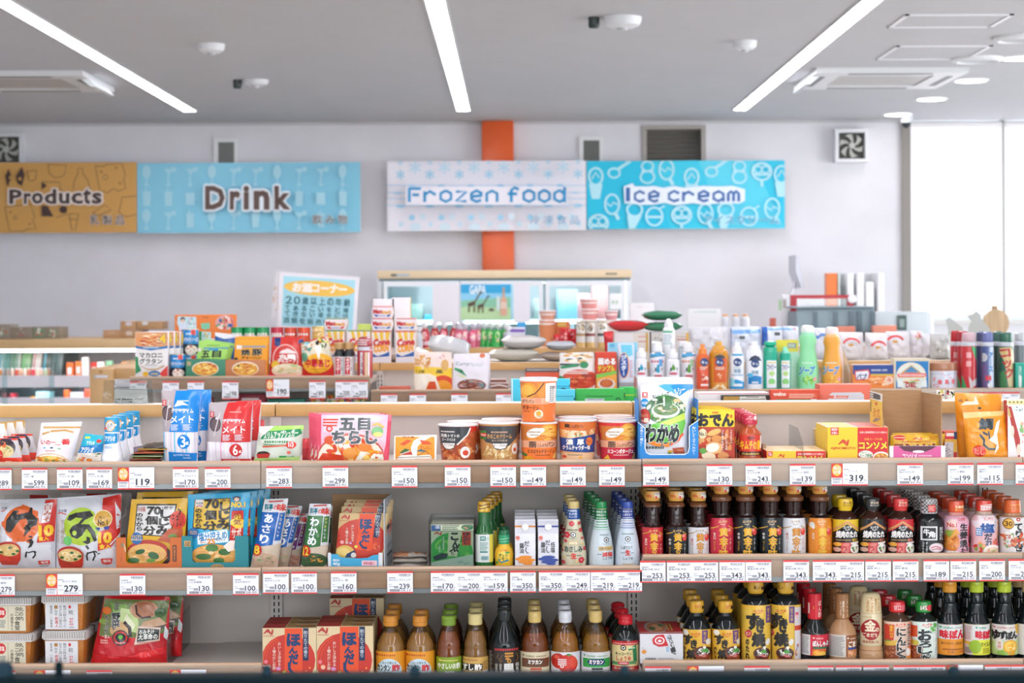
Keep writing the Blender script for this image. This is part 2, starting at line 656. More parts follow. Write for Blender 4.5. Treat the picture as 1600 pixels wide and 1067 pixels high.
# back wall with a louvre opening and a wide glazed opening at its far end
wx0,wx1=W(1412,190,WALL_D).x,7.0
wz0,wz1=W(1500,500,WALL_D).z,CEIL
lv=[W(1003,196,WALL_D),W(1103,262,WALL_D)]
M=MB()
M.box(XL,lv[0].x,WALL_D,WALL_D+.15,0,CEIL,wallm)
M.box(lv[0].x,lv[1].x,WALL_D,WALL_D+.15,0,lv[1].z,wallm)
M.box(lv[0].x,lv[1].x,WALL_D,WALL_D+.15,lv[0].z,CEIL,wallm)
M.box(lv[1].x,wx0,WALL_D,WALL_D+.15,0,CEIL,wallm)
M.box(wx0,wx1,WALL_D,WALL_D+.15,0,wz0,wallm)
M.box(wx1,XR,WALL_D,WALL_D+.15,0,CEIL,wallm)
struct('wall_back',M)
M=MB()
M.box(XR,XR+.15,11.6,WALL_D,0,CEIL,wallm)
M.box(XR,XR+.15,4,11.6,0,.35,wallm)
M.box(XR,XR+.15,4,11.6,2.75,CEIL,wallm)
M.box(XR,XR+.15,YF,4,0,CEIL,wallm)
struct('wall_right',M)
# dim joint line between ceiling and wall
cove=MB().box(XL,wx0,WALL_D-.012,WALL_D-.0005,CEIL-.02,CEIL-.0005,mat('c9c9cb','matte'))
struct('trim_1',cove)
# window frame, glass and blinds
M=MB()
fm=mat('8f8a84','satin')
M.box(wx0-.02,wx0+.045,WALL_D-.03,WALL_D+.12,wz0,CEIL-.001,fm)
mx=W(1570,300,WALL_D).x
M.box(mx-.02,mx+.02,WALL_D+.08,WALL_D+.12,wz0,CEIL-.001,fm)
M.box(wx0+.045,wx1,WALL_D-.04,WALL_D+.14,wz0-.03,wz0,mat('d9d6d2','satin'))
win=struct('window_1',M)
M=MB().box(wx0+.045,wx1,WALL_D+.10,WALL_D+.105,wz0,CEIL-.001,mat('f2f8f8','clear'))
M.build('pane',win)
bl=bpy.data.materials.new('blind_fabric')
bl.use_nodes=True
nt=bl.node_tree
nt.nodes.remove(nt.nodes['Principled BSDF'])
d1,t1,a1=nt.nodes.new('ShaderNodeBsdfDiffuse'),nt.nodes.new('ShaderNodeBsdfTranslucent'),nt.nodes.new('ShaderNodeMixShader')
d1.inputs[0].default_value=t1.inputs[0].default_value=lin('f4eff2')
a1.inputs[0].default_value=.55
nt.links.new(d1.outputs[0],a1.inputs[1])
nt.links.new(t1.outputs[0],a1.inputs[2])
nt.links.new(a1.outputs[0],nt.nodes['Material Output'].inputs[0])
for i,(xa,xb,s)in enumerate(((wx0+.055,mx-.012,'beside the window frame'),(mx+.012,mx+1.5,'beyond the narrow gap between blinds'))):
 t=thing('roller_blind','white pulled down roller blind '+s,'blind',((xa+xb)/2,WALL_D+.03,wz0+.02),'blinds of the back window')
 h=(xb-xa)/2
 MB().box(-h,h,0,.002,.02,CEIL-wz0-.06,bl).build('fabric',t)
 MB().box(-h,h,-.01,.012,0,.025,mat('ecebec','satin')).build('bottom_bar',t)
 M=MB()
 M.tube([(-h,.012,CEIL-wz0-.05),(h,.012,CEIL-wz0-.05)],.025,mat('e8e6e8','satin'),12)
 M.build('roller',t)
 # ---------------------------------------------------------------- ceiling fittings
def ceil_pt(x,y):
 dy=(y-PY)+K*(x-PX)
 return W(x,y,-(CEIL-EYE)*F/dy)
for s,(x,y)in zip(('over the drinks sign','over the orange column','over the till side'),((297,173),(724,172),(1156,171))):
 p=ceil_pt(x,y)
 t=thing('ceiling_light','long white LED strip light in the ceiling '+s,'ceiling light',(p.x,0,CEIL),'LED strips in the ceiling')
 y0,y1=YF+.6,p.y
 MB().box(-.052,-.042,y0,y1,-.006,-.0002,mat('d6d8da','satin')).box(.042,.052,y0,y1,-.006,-.0002,mat('d6d8da','satin')).box(-.052,.052,y1,y1+.01,-.006,-.0002,mat('d6d8da','satin')).build('frame',t)
 MB().box(-.041,.041,y0,y1,-.004,-.0002,emit('fbf6fc',STRIP_EMIT)).build('diffuser',t)
for i,(x,y)in enumerate(((1403,178),(1455,154),(1517,125),(1592,90))):
 p=ceil_pt(x,y)
 t=thing('downlight','round white recessed downlight in the ceiling, '+('beside the dome camera' if i==0 else ORD[i]+' from the dome camera'),'downlight',(p.x,p.y,CEIL),'downlights')
 MB().lathe([(.105,-.0002),(.105,-.006),(.09,-.008)],mat('f0f0f2','satin'),32,close=False).build('trim_ring',t)
 MB().lathe([(.09,-.0004),(.09,-.006)],emit('fff4ee',DOWN_EMIT),32).build('lens',t)
for(x,y,s,rr)in((1527,91,'flat round white air diffuser in the ceiling beside the access hatch',.14),(1590,58,'flat round white ceiling diffuser above the bright downlights',.12)):
 p=ceil_pt(x,y)
 t=thing('air_diffuser',s,'vent',(p.x,p.y,CEIL))
 MB().lathe([(rr,-.0002),(rr,-.012),(rr*.8,-.022),(rr*.7,-.012)],mat('e6e8ec','satin'),36,close=False).build('ring',t)
 MB().lathe([(rr*.68,-.0004),(rr*.68,-.014)],mat('aab2b6','satin'),36).build('core',t)
for(xa,ya,xb,yb,s)in((1403,22,1530,42,'nearer to the LED strip end on top'),(1378,71,1505,92,'just above the air conditioner')):
 a,b=ceil_pt(xa+32,ya),ceil_pt(xb-20,yb)
 wd=.33
 cx,y0,y1=(a.x+b.x)/2+.03,b.y-.9+.9,a.y
 y0,y1=ceil_pt(1450,ya).y,ceil_pt(1450,yb).y
 t=thing('access_hatch','square white access hatch in the ceiling '+('beside the light strip' if ya<40 else 'above the air conditioner unit'),'hatch',(cx,(y0+y1)/2,CEIL),'ceiling hatches')
 hw,hd=.25,abs(y1-y0)/2
 M=MB()
 wm=mat('eceef2','satin')
 for q in((-hw,hw,-hd,-hd+.02),(-hw,hw,hd-.02,hd),(-hw,-hw+.02,-hd,hd),(hw-.02,hw,-hd,hd)):
  M.box(*q,-.006,-.0002,wm)
 M.build('frame',t)
 MB().box(-hw+.02,hw-.02,-hd+.02,hd-.02,-.002,-.0002,ceilm).build('panel',t)
def detector(x,y,r,h,lab,dot=None):
 p=ceil_pt(x,y)
 t=thing('smoke_detector',lab,'smoke detector',(p.x,p.y,CEIL),'ceiling detectors')
 MB().lathe([(r*.6,-h),(r*.9,-h*.75),(r,-h*.3),(r,-.0002)],mat('e4e6ea','satin'),28).build('cover',t)
 MB().lathe([(r*.25,-h-.012),(r*.3,-h)],mat('b9bcc0','satin'),16).build('sensor',t)
 if dot:
  MB().lathe([(.02,-.05),(.026,-.04),(.026,-.0002)],mat('2a3634','satin'),16,cx=dot).build('indicator_lamp',t)
detector(330,69,.07,.045,'small white smoke detector alone in the ceiling above the drinks sign strip')
detector(400,125,.075,.035,'white round smoke detector with small dark lamp above the drinks sign',-.11)
detector(972,27,.09,.05,'largest white smoke detector with a dark lamp beside it near the top',-.13)
detector(1164,64,.06,.045,'small white detector between middle strip and till side strip')
p=ceil_pt(1416,181)
t=thing('dome_camera','small dark dome camera on the ceiling above the window frame','security camera',(p.x,p.y,CEIL))
MB().lathe([(.036,-.05),(.042,-.04),(.045,-.0002)],mat('c8ccd2','satin'),24).build('mount',t)
MB().lathe([(.01,-.088),(.025,-.078),(.034,-.062),(.036,-.05)],mat('20282c','gloss'),24).build('dome',t)
def cassette(x,y,lab,sx):
 p=ceil_pt(x,y)
 t=thing('air_conditioner',lab,'air conditioner',(p.x,p.y,CEIL),'ceiling air conditioners')
 h,pm=.43,mat('dfe1e3','satin')
 M=MB()
 for q in((-h,h,-h,-.27),(-h,h,.27,h),(-h,-.27,-.27,.27),(.27,h,-.27,.27)):
  M.box(*q,-.03,-.0002,pm)
 M.build('panel',t)
 MB().box(-.265,.265,-.265,.265,-.022,-.0002,mat('b4b2ae','satin')).build('intake_grille',t)
 for q in((-.24,.24,-.385,-.35),(-.24,.24,.35,.385),(-.385,-.35,-.24,.24),(.35,.385,-.24,.24)):
  MB().box(*q,-.0325,-.0301,mat('4e5452','satin')).build('air_slot',t)
 if sx:
  M=MB()
  M.prism([(sx*.43,-.03),(sx*.38,-.03),(sx*.44,-.075),(sx*.465,-.07)][::sx],-.26,.26,mat('d6dcde','satin'))
  M.build('louvre_flap',t)
cassette(40,124,'white ceiling air conditioner above the dairy sign',1)
cassette(1372,119,'white ceiling air conditioner above the ice cream sign end',-1)
# ---------------------------------------------------------------- things on the back wall
def on_wall(x,y,off=0.0):
 return W(x,y,WALL_D-off)
def fan(x0,y0,x1,y1,lab,depth):
 a,b=on_wall(x0,y1),on_wall(x1,y0)
 hw=(b.x-a.x)/2
 t=thing('ventilation_fan',lab,'fan',((a.x+b.x)/2,WALL_D,(a.z+b.z)/2),'wall fans')
 fm=mat('e2e4e8','satin')
 M=MB()
 i=hw*.8
 for q in((-hw,hw,-hw,-i),(-hw,hw,i,hw),(-hw,-i,-i,i),(i,hw,-i,i)):
  M.box(q[0],q[1],-depth,-.0005,q[2],q[3],fm)
 M.build('housing',t)
 MB().box(-i,i,-.03,-.001,-i,i,mat('4a4b46','satin')).build('back_plate',t)
 bm_=mat('b4b5ae','satin')
 for k in range(6):
  a0=k*pi/3
  M=MB()
  pts=[]
  for s in range(6):
   q=s/5
   aa,rr=a0+.55*q,i*(.18+.74*q)
   pts.append((rr*cos(aa),rr*sin(aa)))
  for s in range(5,-1,-1):
   q=s/5
   aa,rr=a0+.55*q+.42+.12*q,i*(.18+.74*q)
   pts.append((rr*cos(aa),rr*sin(aa)))
  M.prism(pts,-depth*.75,-depth*.75+.006,bm_)
  M.build('blade',t)
 M=MB()
 M.lathe([(i*.24,-.035),(i*.22,.035)],mat('bcbdb8','satin'),20)
 o=M.build('hub',t)
 o.rotation_euler=(pi/2,0,0)
 o.location=(0,-depth*.72,0)
fan(1302,203,1353,255,'square white wall fan with grey blades beside the window',.1)
fan(-12,210,38,259,'square white wall fan with grey blades above the dairy sign',.06)
for x0,y0,x1,y1,s in((335,216,373,262,'drinks'),(905,213,943,258,'frozen food')):
 a,b=on_wall(x0,y1),on_wall(x1,y0)
 t=thing('wall_vent','small white wall vent with grey grille above the %s sign'%s,'vent',((a.x+b.x)/2,WALL_D,a.z),'small wall vents')
 hw,h=(b.x-a.x)/2,b.z-a.z
 M=MB()
 for q in((-hw,hw,0,.03),(-hw,hw,h-.03,h),(-hw,-hw+.03,.03,h-.03),(hw-.03,hw,.03,h-.03)):
  M.box(q[0],q[1],-.02,-.0005,q[2],q[3],mat('e4e5e7','satin'))
 M.build('frame',t)
 M=MB().box(-hw+.03,hw-.03,-.006,-.0006,.03,h-.03,mat('8c8d8a','satin'))
 for k in range(9):
  x=-hw+.035+k*(2*hw-.075)/8.6
  M.box(x,x+.006,-.016,-.006,.03,h-.03,mat('6e6f6c','satin'))
 M.build('grille',t)
 # recessed louvre
t=thing('louvre_window','grey metal louvre recessed in the wall above the ice cream sign','louvre',((lv[0].x+lv[1].x)/2,WALL_D,lv[1].z))
hw,h=(lv[1].x-lv[0].x)/2,lv[0].z-lv[1].z
M=MB()
gm=mat('a39e97','satin')
for q in((-hw,hw,h-.03,h),(-hw,-hw+.035,0,h-.03),(hw-.035,hw,0,h-.03)):
 M.box(q[0]+.001,q[1]-.001,-.015,.15,q[2],q[3]-.001,gm)
M.build('frame',t)
M=MB().box(-hw+.036,hw-.036,.12,.15,0,h-.03,mat('807b74','satin'))
for k in range(8):
 z=.01+k*.037
 M.prism([(.055,z),(.06,z),(.1,z+.03),(.095,z+.03)],-hw+.036,hw-.036,mat('8e8982','satin'),ax='x')
M.build('slats',t)
# orange column
a,b=W(753,300,WALL_D-.1),W(803,300,WALL_D-.1)
M=MB().bev(a.x,b.x,WALL_D-.1,WALL_D-.001,0,CEIL-.001,nmat('orange_paint','e0602c','e4662f',ns=4,rough=.35),b=.01)
struct('column',M)
# ---------------------------------------------------------------- hanging signs
def sign(x0,y0,x1,y1,lab,col,zoom,a,dist=.16):
 d=WALL_D-dist
 z1,z0=W((x0+x1)/2,y0,d).z,W((x0+x1)/2,y1,d).z
 xa,xb=W(x0,y0,d).x,W(x1,y0,d).x
 c=Ctx(zoom,None,0,d,z0)
 c.x0=(xa+xb)/2
 hw,h=(xb-xa)/2,z1-z0
 t=thing('sign_board',lab,'sign',(c.x0,d,z0),'aisle signs on the back wall')
 M=MB().box(-hw,hw,0,.03,0,h,mat('eceaec','paper'))
 art(M,[R(-9999,-9999,9999,9999,col)]+a,c.c,lambda u,v:0,clip=(-hw,hw,0,h),kind='paper',base=.0006,step=.0004)
 M.build('board',t)
 for s in(-.75,.75):
  MB().tube([(s*hw,.031,h*.5),(s*hw,dist-.001,h*.5)],.012,mat('9a9a9a','satin')).build('bracket',t)
def glass(x,y,k,c):
 """outline drawing of a drinking glass"""
 if k==0:
  return[P([x-38,y-55,x+38,y-55,x+8,y],c),R(x-6,y-4,x+6,y+75,c),E(x,y+78,20,12,c,12),E(x+45,y-50,22,22,c,12)]
 if k==1:
  return[P([x-32,y-50,x+36,y-50,x+30,y+70,x-26,y+70],c),R(x-10,y-80,x,y-50,c)]
 if k==2:
  return[E(x,y-30,34,55,c),R(x-6,y+15,x+6,y+75,c),E(x,y+78,20,12,c,12)]
 return[P([x-38,y-40,x+38,y-40,x+38,y+60,x-38,y+60],c)]
S1,S2,S3,S4=(0,230,.1875),(280,230,.1875),(590,230,.2125),(900,230,.2125)
ln='8a6a3e'
dairy=[]
for pts in([795,155,830,360,900,380,940,345,990,365,1050,340,1030,270,1045,230,1015,135,900,140,860,160,795,155],
[40,500,80,700,180,700,240,680,300,680,270,600,290,590,255,470,40,500],
[400,140,410,220,460,255,530,240,555,150,400,140],[610,350,620,280,650,220,650,175,690,175,690,220,735,280,750,350],
[575,555,600,690,630,690,655,555,575,555],[575,600,650,600],[1140,405,1010,420,1015,450,990,540,1050,580,1140,560],
[770,550,870,480,930,520,830,570,770,550],[225,200,240,270,270,285,300,260,305,195,225,200],[350,290,500,290,500,345,555,400,555,560,470,585]):
 dairy.append(L(pts,7,ln))
for x,y,r in((845,205,12),(880,250,22),(970,170,12),(1000,300,12),(130,585,18),(90,540,10),(250,640,9)):
 dairy+=[E(x,y,r,r,ln,14),E(x,y,r-6,r-6,'d6a75d',14)]
dk='4a3530'
dairy+=[P([75,180,45,240,60,320,75,320,80,290,105,260],dk),P([185,165,135,240,150,300,185,325,210,230],dk),E(90,255,12,14,'d6a75d'),E(170,265,14,14,'d6a75d'),
P([350,290,395,320,350,355],dk),P([350,485,400,490,450,578,350,575],dk),E(530,520,32,30,dk),
T(-330,360,-20,470,'Dairy','4c3c38',.02,'efe4dc',.07),*[T(a_,b_,c_,468,q_,'4c3c38',.05,'efe4dc',.12)for q_,a_,b_,c_ in(('P',88,358,180),('r',208,388,258),('o',275,385,358),('d',383,355,468),('u',502,388,578),('c',606,385,688),('t',702,358,760),('s',778,385,846))],T(755,568,1040,645,'乳 製 品','4c3c38',.02,'efe4dc',.07)]
dairy=[x for x in dairy if not(x[0]=='T' and x[6]=='Dairy' and False)]
# one board carries dairy and drinks
drink=[]
for i in range(-1,11):
 for j in range(3):
  x=-150+i*182
  y=(235,420,600)[j]
  drink+=glass(x+60,y,((0,0,2),(1,3,1),(0,1,2))[j][i%3],'a9d9e8')
drink=[P([-345,120,1520,120,1520,715,-345,715],'86cce4')]+drink+[*[T(a_,b_,c_,512,q_,'5e4942',.055,'e4edf4',.12)for q_,a_,b_,c_ in(('D',232,335,378),('r',436,378,506),('i',552,335,580),('n',638,375,748),('k',808,335,912))],T(1115,565,1405,640,'飲 み 物','5e4942',.02,'dcecf3',.07)]
def shift(els,z0,z1):
 """re-express artwork of zoom z0 in zoom z1"""
 k=z0[2]/z1[2]
 def fx(v):return(z0[0]+v*z0[2]-z1[0])/z1[2]
 def fy(v):return(z0[1]+v*z0[2]-z1[1])/z1[2]
 out=[]
 for e in els:
  e=list(e)
  if e[0]in 'PL':
   p=e[1]
   p=list(zip(p[::2],p[1::2]))if not isinstance(p[0],tuple)else p
   e[1]=[(fx(a),fy(b))for a,b in p]
   if e[0]=='L':
    e[2]*=k
  else:
   e[1],e[2]=fx(e[1]),fy(e[2])
   if e[0]in 'RTQB':
    e[3],e[4]=fx(e[3]),fy(e[4])
   else:
    e[3],e[4]=e[3]*k,e[4]*k
  out.append(tuple(e))
 return out
sign(-110,254,213.5,364,'ochre dairy sign with cow and cheese drawings and brown lettering','d3a157',S1,dairy)
sign(214.5,254,563,363.5,'sky blue drinks sign with pale glasses and brown lettering','98d6ea',S2,drink)
def flake(x,y,r,c):
 o=[L([x+r*cos(a),y+r*sin(a),x-r*cos(a),y-r*sin(a)],r*.22,c)for a in(pi/2,pi/6,-pi/6)]
 return o+[E(x+r*.72*cos(a),y+r*.72*sin(a),r*.22,r*.22,c,6)for a in[pi/2+k*pi/3 for k in range(6)]]+[E(x,y,r*.42,r*.42,c,6)]
fz=[]
for k in range(8):
 x=168+k*217
 fz+=flake(x,202,36,'a3d3ea')+flake(x+108,150,48,'c3dfee')+flake(x,112,22,'b7daec')
 fz+=[E(x+85,518,22,22,'9ccfe8',12),E(x+165,512,25,25,'d3e4f0',12),E(x+5,568,18,18,'c3e0ee',12),E(x+110,590,42,34,'cfe3ef',12),
 E(x+85,288,26,12,'8ac6e6',12),E(x,434,34,12,'9fd0ea',12),E(x-20,340,30,6,'9fd0ea',10)]
for y in(288,340,384,434):
 fz+=[R(70,y-2,1535,y+2,'8ac6e6')]
fz+=[R(215,296,1395,428,'e6e5ee')]
def hexfont(z,s,x,y,w,h,c,st,gap):
 """angular lettering drawn with straight strokes (unit box 0..1)"""
 G={'F':[[0,0,0,1],[0,.06,1,.06],[.25,.5,.85,.5]],'r':[[0,.25,0,1],[0,.5,.45,.25,.95,.5]],'o':[[.5,.2,.95,.4,.95,.8,.5,.98,.05,.8,.05,.4,.5,.2]],
 'z':[[.05,.28,.95,.28,.05,.94,.95,.94]],'e':[[.05,.62,.95,.55,.95,.4,.5,.2,.05,.4,.05,.8,.5,.98,.9,.86]],'n':[[.05,1,.05,.4,.5,.22,.95,.4,.95,1]],
 'f':[[.3,1,.3,.2,.6,.04,.95,.16],[0,.45,.8,.45]],'d':[[.92,0,.92,1],[.92,.45,.5,.22,.05,.4,.05,.8,.5,.98,.92,.8]],'I':[[.25,0,.25,1]],
 'c':[[.95,.38,.5,.2,.05,.4,.05,.8,.5,.98,.95,.84]],'a':[[.92,1,.92,.4,.5,.22,.05,.4,.05,.8,.5,.98,.8,.8]],
 'm':[[.03,1,.03,.4,.27,.22,.5,.4,.5,1],[.5,.4,.75,.22,.97,.4,.97,1]]}
 out=[]
 for ch in s:
  if ch==' ':
   x+=gap*1.1
   continue
  if ch=='I':
   out+=[L([x+st*.5,y,x+st*.5,y+h],st*1.5,c)]
   x+=st*1.5+gap*.6
   continue
  for pts in G[ch]:
   q=[(x+px*w,y+py*h)for px,py in zip(pts[::2],pts[1::2])]
   out.append(L(q,st,c))
  x+=w+gap
 return out
fz+=hexfont(S3,'Frozen',240,305,84,104,'1c8fc6',21,28)+hexfont(S3,'food',958,300,84,110,'1c8fc6',21,28)+[T(1120,505,1478,570,'冷 凍 食 品','5d9cc0',.0)]
sign(605,251.5,915.5,360.5,'white frozen food sign with pale blue snowflakes','e6e5ee',S3,fz)
ic=[P([75,95,520,95,700,610,75,610],'0fc0e2'),P([520,95,900,95,1100,610,700,610],'2cc8e4'),P([900,95,1300,95,1540,610,1100,610],'52d0e8')]
wc='b4e6f2'
def ring(x,y,rx,ry,th,c,n=22):
 return L([(x+rx*cos(2*pi*i/n),y+ry*sin(2*pi*i/n))for i in range(n+1)],th,c)
for x,y,k in((145,215,0),(280,190,1),(525,200,2),(665,165,3),(850,220,0),(995,180,1),(1200,200,2),(1365,180,4),(1510,200,0),(265,420,3),(165,560,4),(430,500,5),(575,510,6),(775,500,4),(950,490,3),(1100,500,5),(1270,510,6),(1440,450,3)):
 if k==0:
  ic+=[ring(x,y,50,62,16,wc),P([x-50,y+55,x+50,y+55,x+30,y+165,x-30,y+165],wc),L([x-30,y+20,x,y-30,x+25,y+10],12,wc)]
 elif k==1:
  ic+=[ring(x,y,42,34,14,wc),L([x+25,y-25,x+120,y-90],22,wc)]
 elif k==2:
  ic+=[ring(x,y-60,42,36,14,wc),ring(x,y+20,50,44,14,wc),L([x-45,y-25,x+45,y-25],12,wc)]
 elif k==3:
  ic+=[ring(x,y,52,72,15,wc),L([x+20,y+60,x+48,y+112],26,wc),L([x-40,y-10,x-10,y+15,x+10,y-15,x+40,y+5],12,wc)]
 elif k==4:
  ic+=[ring(x,y,70,62,16,wc),ring(x-28,y-15,28,26,12,wc),ring(x+28,y-15,28,26,12,wc),L([x-65,y+22,x+65,y+22],14,wc),R(x-10,y+62,x+10,y+110,wc)]
 elif k==5:
  ic+=[ring(x,y-40,55,48,16,wc),P([x-55,y,x+55,y,x-10,y+120,x-40,y+120],wc)]
 else:
  ic+=[ring(x,y,60,66,15,wc),R(x-60,y-5,x+60,y+12,wc),L([x+30,y-50,x+75,y-80],12,wc)]
hx='e4eef8'
ic+=[P([350,290,415,265,430,290,520,290,570,285,640,300,720,285,800,300,930,285,1040,290,1150,285,1240,310,1240,395,1200,415,1060,412,940,425,860,412,720,428,650,410,560,425,470,425,420,412,355,415],hx)]
ic+=hexfont(S4,'I',370,298,60,102,'2c63a8',21,20)+hexfont(S4,'ce',428,305,78,98,'2c63a8',20,27)+hexfont(S4,'cream',678,305,82,95,'2c63a8',20,27)
ic+=[T(935,505,1490,565,'アイスクリーム','4f9fc4',.01,'c7e9f4',.05)]
sign(916.5,251,1226,357.5,'bright cyan ice cream sign with pale sundae outlines','28c6e4',S4,ic)
# ---------------------------------------------------------------- shelving
YS,YB=4.5,4.85
wood=nmat('shelf_edge_wood','b68a6a','c49a78',scale=(1.2,6,14),ns=5,rough=.4)
wood_l=nmat('shelf_lip_wood','c0a084','caaa8f',scale=(1.2,6,14),ns=5,rough=.4)
railw=nmat('rail_wood','cc9f63','d2a669',scale=(.6,6,10),ns=4,rough=.45)
panelm=mat('c9c1ba','satin')
deckm=mat('c5bdb6','satin')
greym=mat('a3a6a8','satin')
film=mat('f4f6f6','clearfilm')
def gondola(lab,x0,x1,ups,y,z1,rail,rb,rd,depth,zbot=.16,cap=None):
 """spine of a shelf run: uprights with slots, back panels, top rails, plinth; x in metres, y = back panel plane"""
 t=thing('gondola_frame',lab,'shelving',((x0+x1)/2,y,0))
 ox=(x0+x1)/2
 edges=[x0]+[u for u in ups if x0<u<x1]+[x1]
 for a,b in zip(edges,edges[1:]):
  MB().box(a-ox+.001,b-ox-.001,0,.018,zbot,rail-.002,panelm).build('back_panel',t)
  MB().bev(a-ox+.0012,b-ox-.0012,-rd+.03,cap or .07,rb,rail,railw,mat('e2d8c8','satin'),railw,b=.0015).build('top_rail',t)
 for u in ups:
  M=MB().box(u-ox-.0145,u-ox+.0145,-.012,-.0005,zbot,rb-.001,mat('cfc8c2','satin'))
  sl=mat('2b2d2e','matte')
  z=.5
  while z<rb-.02:
   for s in(-.0058,.0058):
    M.box(u-ox+s-.0016,u-ox+s+.0016,-.0125,-.0119,z,z+.0105,sl)
   z+=.0165
  M.build('upright',t)
 MB().box(x0-ox,x1-ox,-depth,-.001,0,zbot,mat('b5aea8','satin')).build('plinth',t)
 return t
def shelf(lab,x0,x1,lipz,botz,y0,y1,group):
 """one bay shelf: deck, wood edge, lip, price rail"""
 ox=(x0+x1)/2
 h=(x1-x0)/2-.001
 t=thing('shelf',lab,'shelf',(ox,y0,lipz),group)
 k=lipz-botz
 MB().box(-h,h,.0125,y1-y0-.0135,-LIP-.02,-LIP-.0005,deckm).build('deck',t)
 MB().bev(-h,h,.0,.012,-.2*k,0,wood_l,b=.0012).build('lip',t)
 MB().bev(-h,h,.002,.012,-.82*k,-.2*k-.0003,wood,b=.0008).build('wood_edge',t)
 M=MB()
 M.prism([(.0,-.82*k-.0003),(.014,-.82*k-.0003),(.03,-k),(.004,-k)][::-1],-h,h,greym,ax='x')
 M.build('bottom_trim',t)
 M=MB()
 M.box(-h,h,-.006,-.0055,-k+.001,-.005,film)
 M.box(-h,h,-.0055,-.0005,-k,-k+.0008,film)
 M.build('price_rail',t)
 return t
def px(x,d,y=730):
 return W(x,y,d).x
U=[px(-126,YB),px(432,YB),px(989,YB),px(1537,YB)]
XA,XB=px(-126,YB)-.3,px(1537,YB)+.5
gondola('beige near gondola with slotted uprights and tan wooden top rail',XA,XB,U,YB,1.357,1.357,zl(649,4.83),.05,.33)
e0,e1,e2,e3,e4=px(-190,YS),px(407.5,YS),px(1003,YS),px(1598,YS),px(1850,YS)
for lab,a,b,l0,l1 in(('top shelf of the near gondola under the blue and red stick sugar packs',e0,e1,718.5,761.5),
('top shelf of the near gondola under the instant soup cups',e1,e2,718.5,761.5),
('top shelf of the near gondola under the yellow stock cube boxes',e2,e3,718,761),
('middle shelf of the near gondola under the instant miso soup packs',e0,e1,885,927.5),
('middle shelf of the near gondola under the dashi boxes and cartons',e1,e2,884.5,926),
('middle shelf of the near gondola under the barbecue sauce bottles',e2,e3,867.3,911),
('lower shelf of the near gondola under the miso tubs',e0,e1,1033.8,1078),
('lower shelf of the near gondola under the vinegar bottles',e1,e2,1060,1104),
('lower shelf of the near gondola under the sukiyaki and ponzu bottles',e2,e3,1032.9,1077)):
 shelf(lab,a,b,zl(l0),zl(l1),YS,YB-.001,'shelves of the near gondola')
for k,(a,l0)in enumerate(((e3,718),(e3,867.3),(e3,1032.9))):
 shelf('%s shelf of the last bay at the frame edge of the near gondola'%('top','middle','lower')[k],a,e4,zl(l0),zl(l0+43.5),YS,YB-.001,'shelves of the near gondola')
 # far side of the near gondola
DECK['b']=zl(718.5)-LIP
for k,(a,b)in enumerate(((U[0],U[1]),(U[1],U[2]),(U[2],U[3]),(U[3],XB))):
 shelf('upper shelf on the far side of the near gondola, '+('behind the stick sugar packs','behind the soup cups','behind the stock cube boxes','behind the white paper carton')[k],a,b,zl(718.5),zl(761),YB+.36,YB+.7,'far side shelves').rotation_euler=(0,0,0)
for t in[o for o in COL.objects if o.get('group')=='far side shelves']:
 t.rotation_euler=(0,0,pi)
 t.location.y=YB+.4
 # second gondola: higher shelf on the drinks side, lower on the other
Y2,Y2B=7.24,7.62
g2=px(579,Y2)
G0,G1=px(203,Y2),px(1700,Y2B)
u2=[px(579,Y2B)+.04,px(930,Y2B),px(1290,Y2B)]
gondola('beige second gondola with tan top ledge holding snack bags and boxes',G0+.02,G1,u2,Y2B,1.36,1.368,1.338,.05,.36,cap=.42)
shelf('shelf of the second gondola under the gratin boxes and cooking sauces',G0,g2,zl(585.5,Y2),zl(610,Y2),Y2,Y2B-.001,'shelves of the second gondola')
shelf('shelf of the second gondola under the curry pouches',g2+.003,px(1035,Y2),zl(607.8,Y2),zl(633,Y2),Y2,Y2B-.001,'shelves of the second gondola')
shelf('shelf of the second gondola under the detergent bottles',px(1036,Y2),G1,zl(609.5,Y2),zl(635,Y2),Y2,Y2B-.001,'shelves of the second gondola')
shelf('lower shelf of the second gondola holding red packets, under the gratin boxes',G0,g2,zl(648,Y2),zl(674,Y2),Y2,Y2B-.001,'shelves of the second gondola')
# third gondola further back
Y3=9.3
t=gondola('beige third gondola carrying jelly pouches and tea tins',px(560,Y3),px(1400,Y3),[px(560,Y3)+.3,px(1100,Y3)],Y3+.2,1.38,1.383,1.35,.2,.35,cap=.3)
DECK['j']=1.384
DIST['j']=Y3+.05
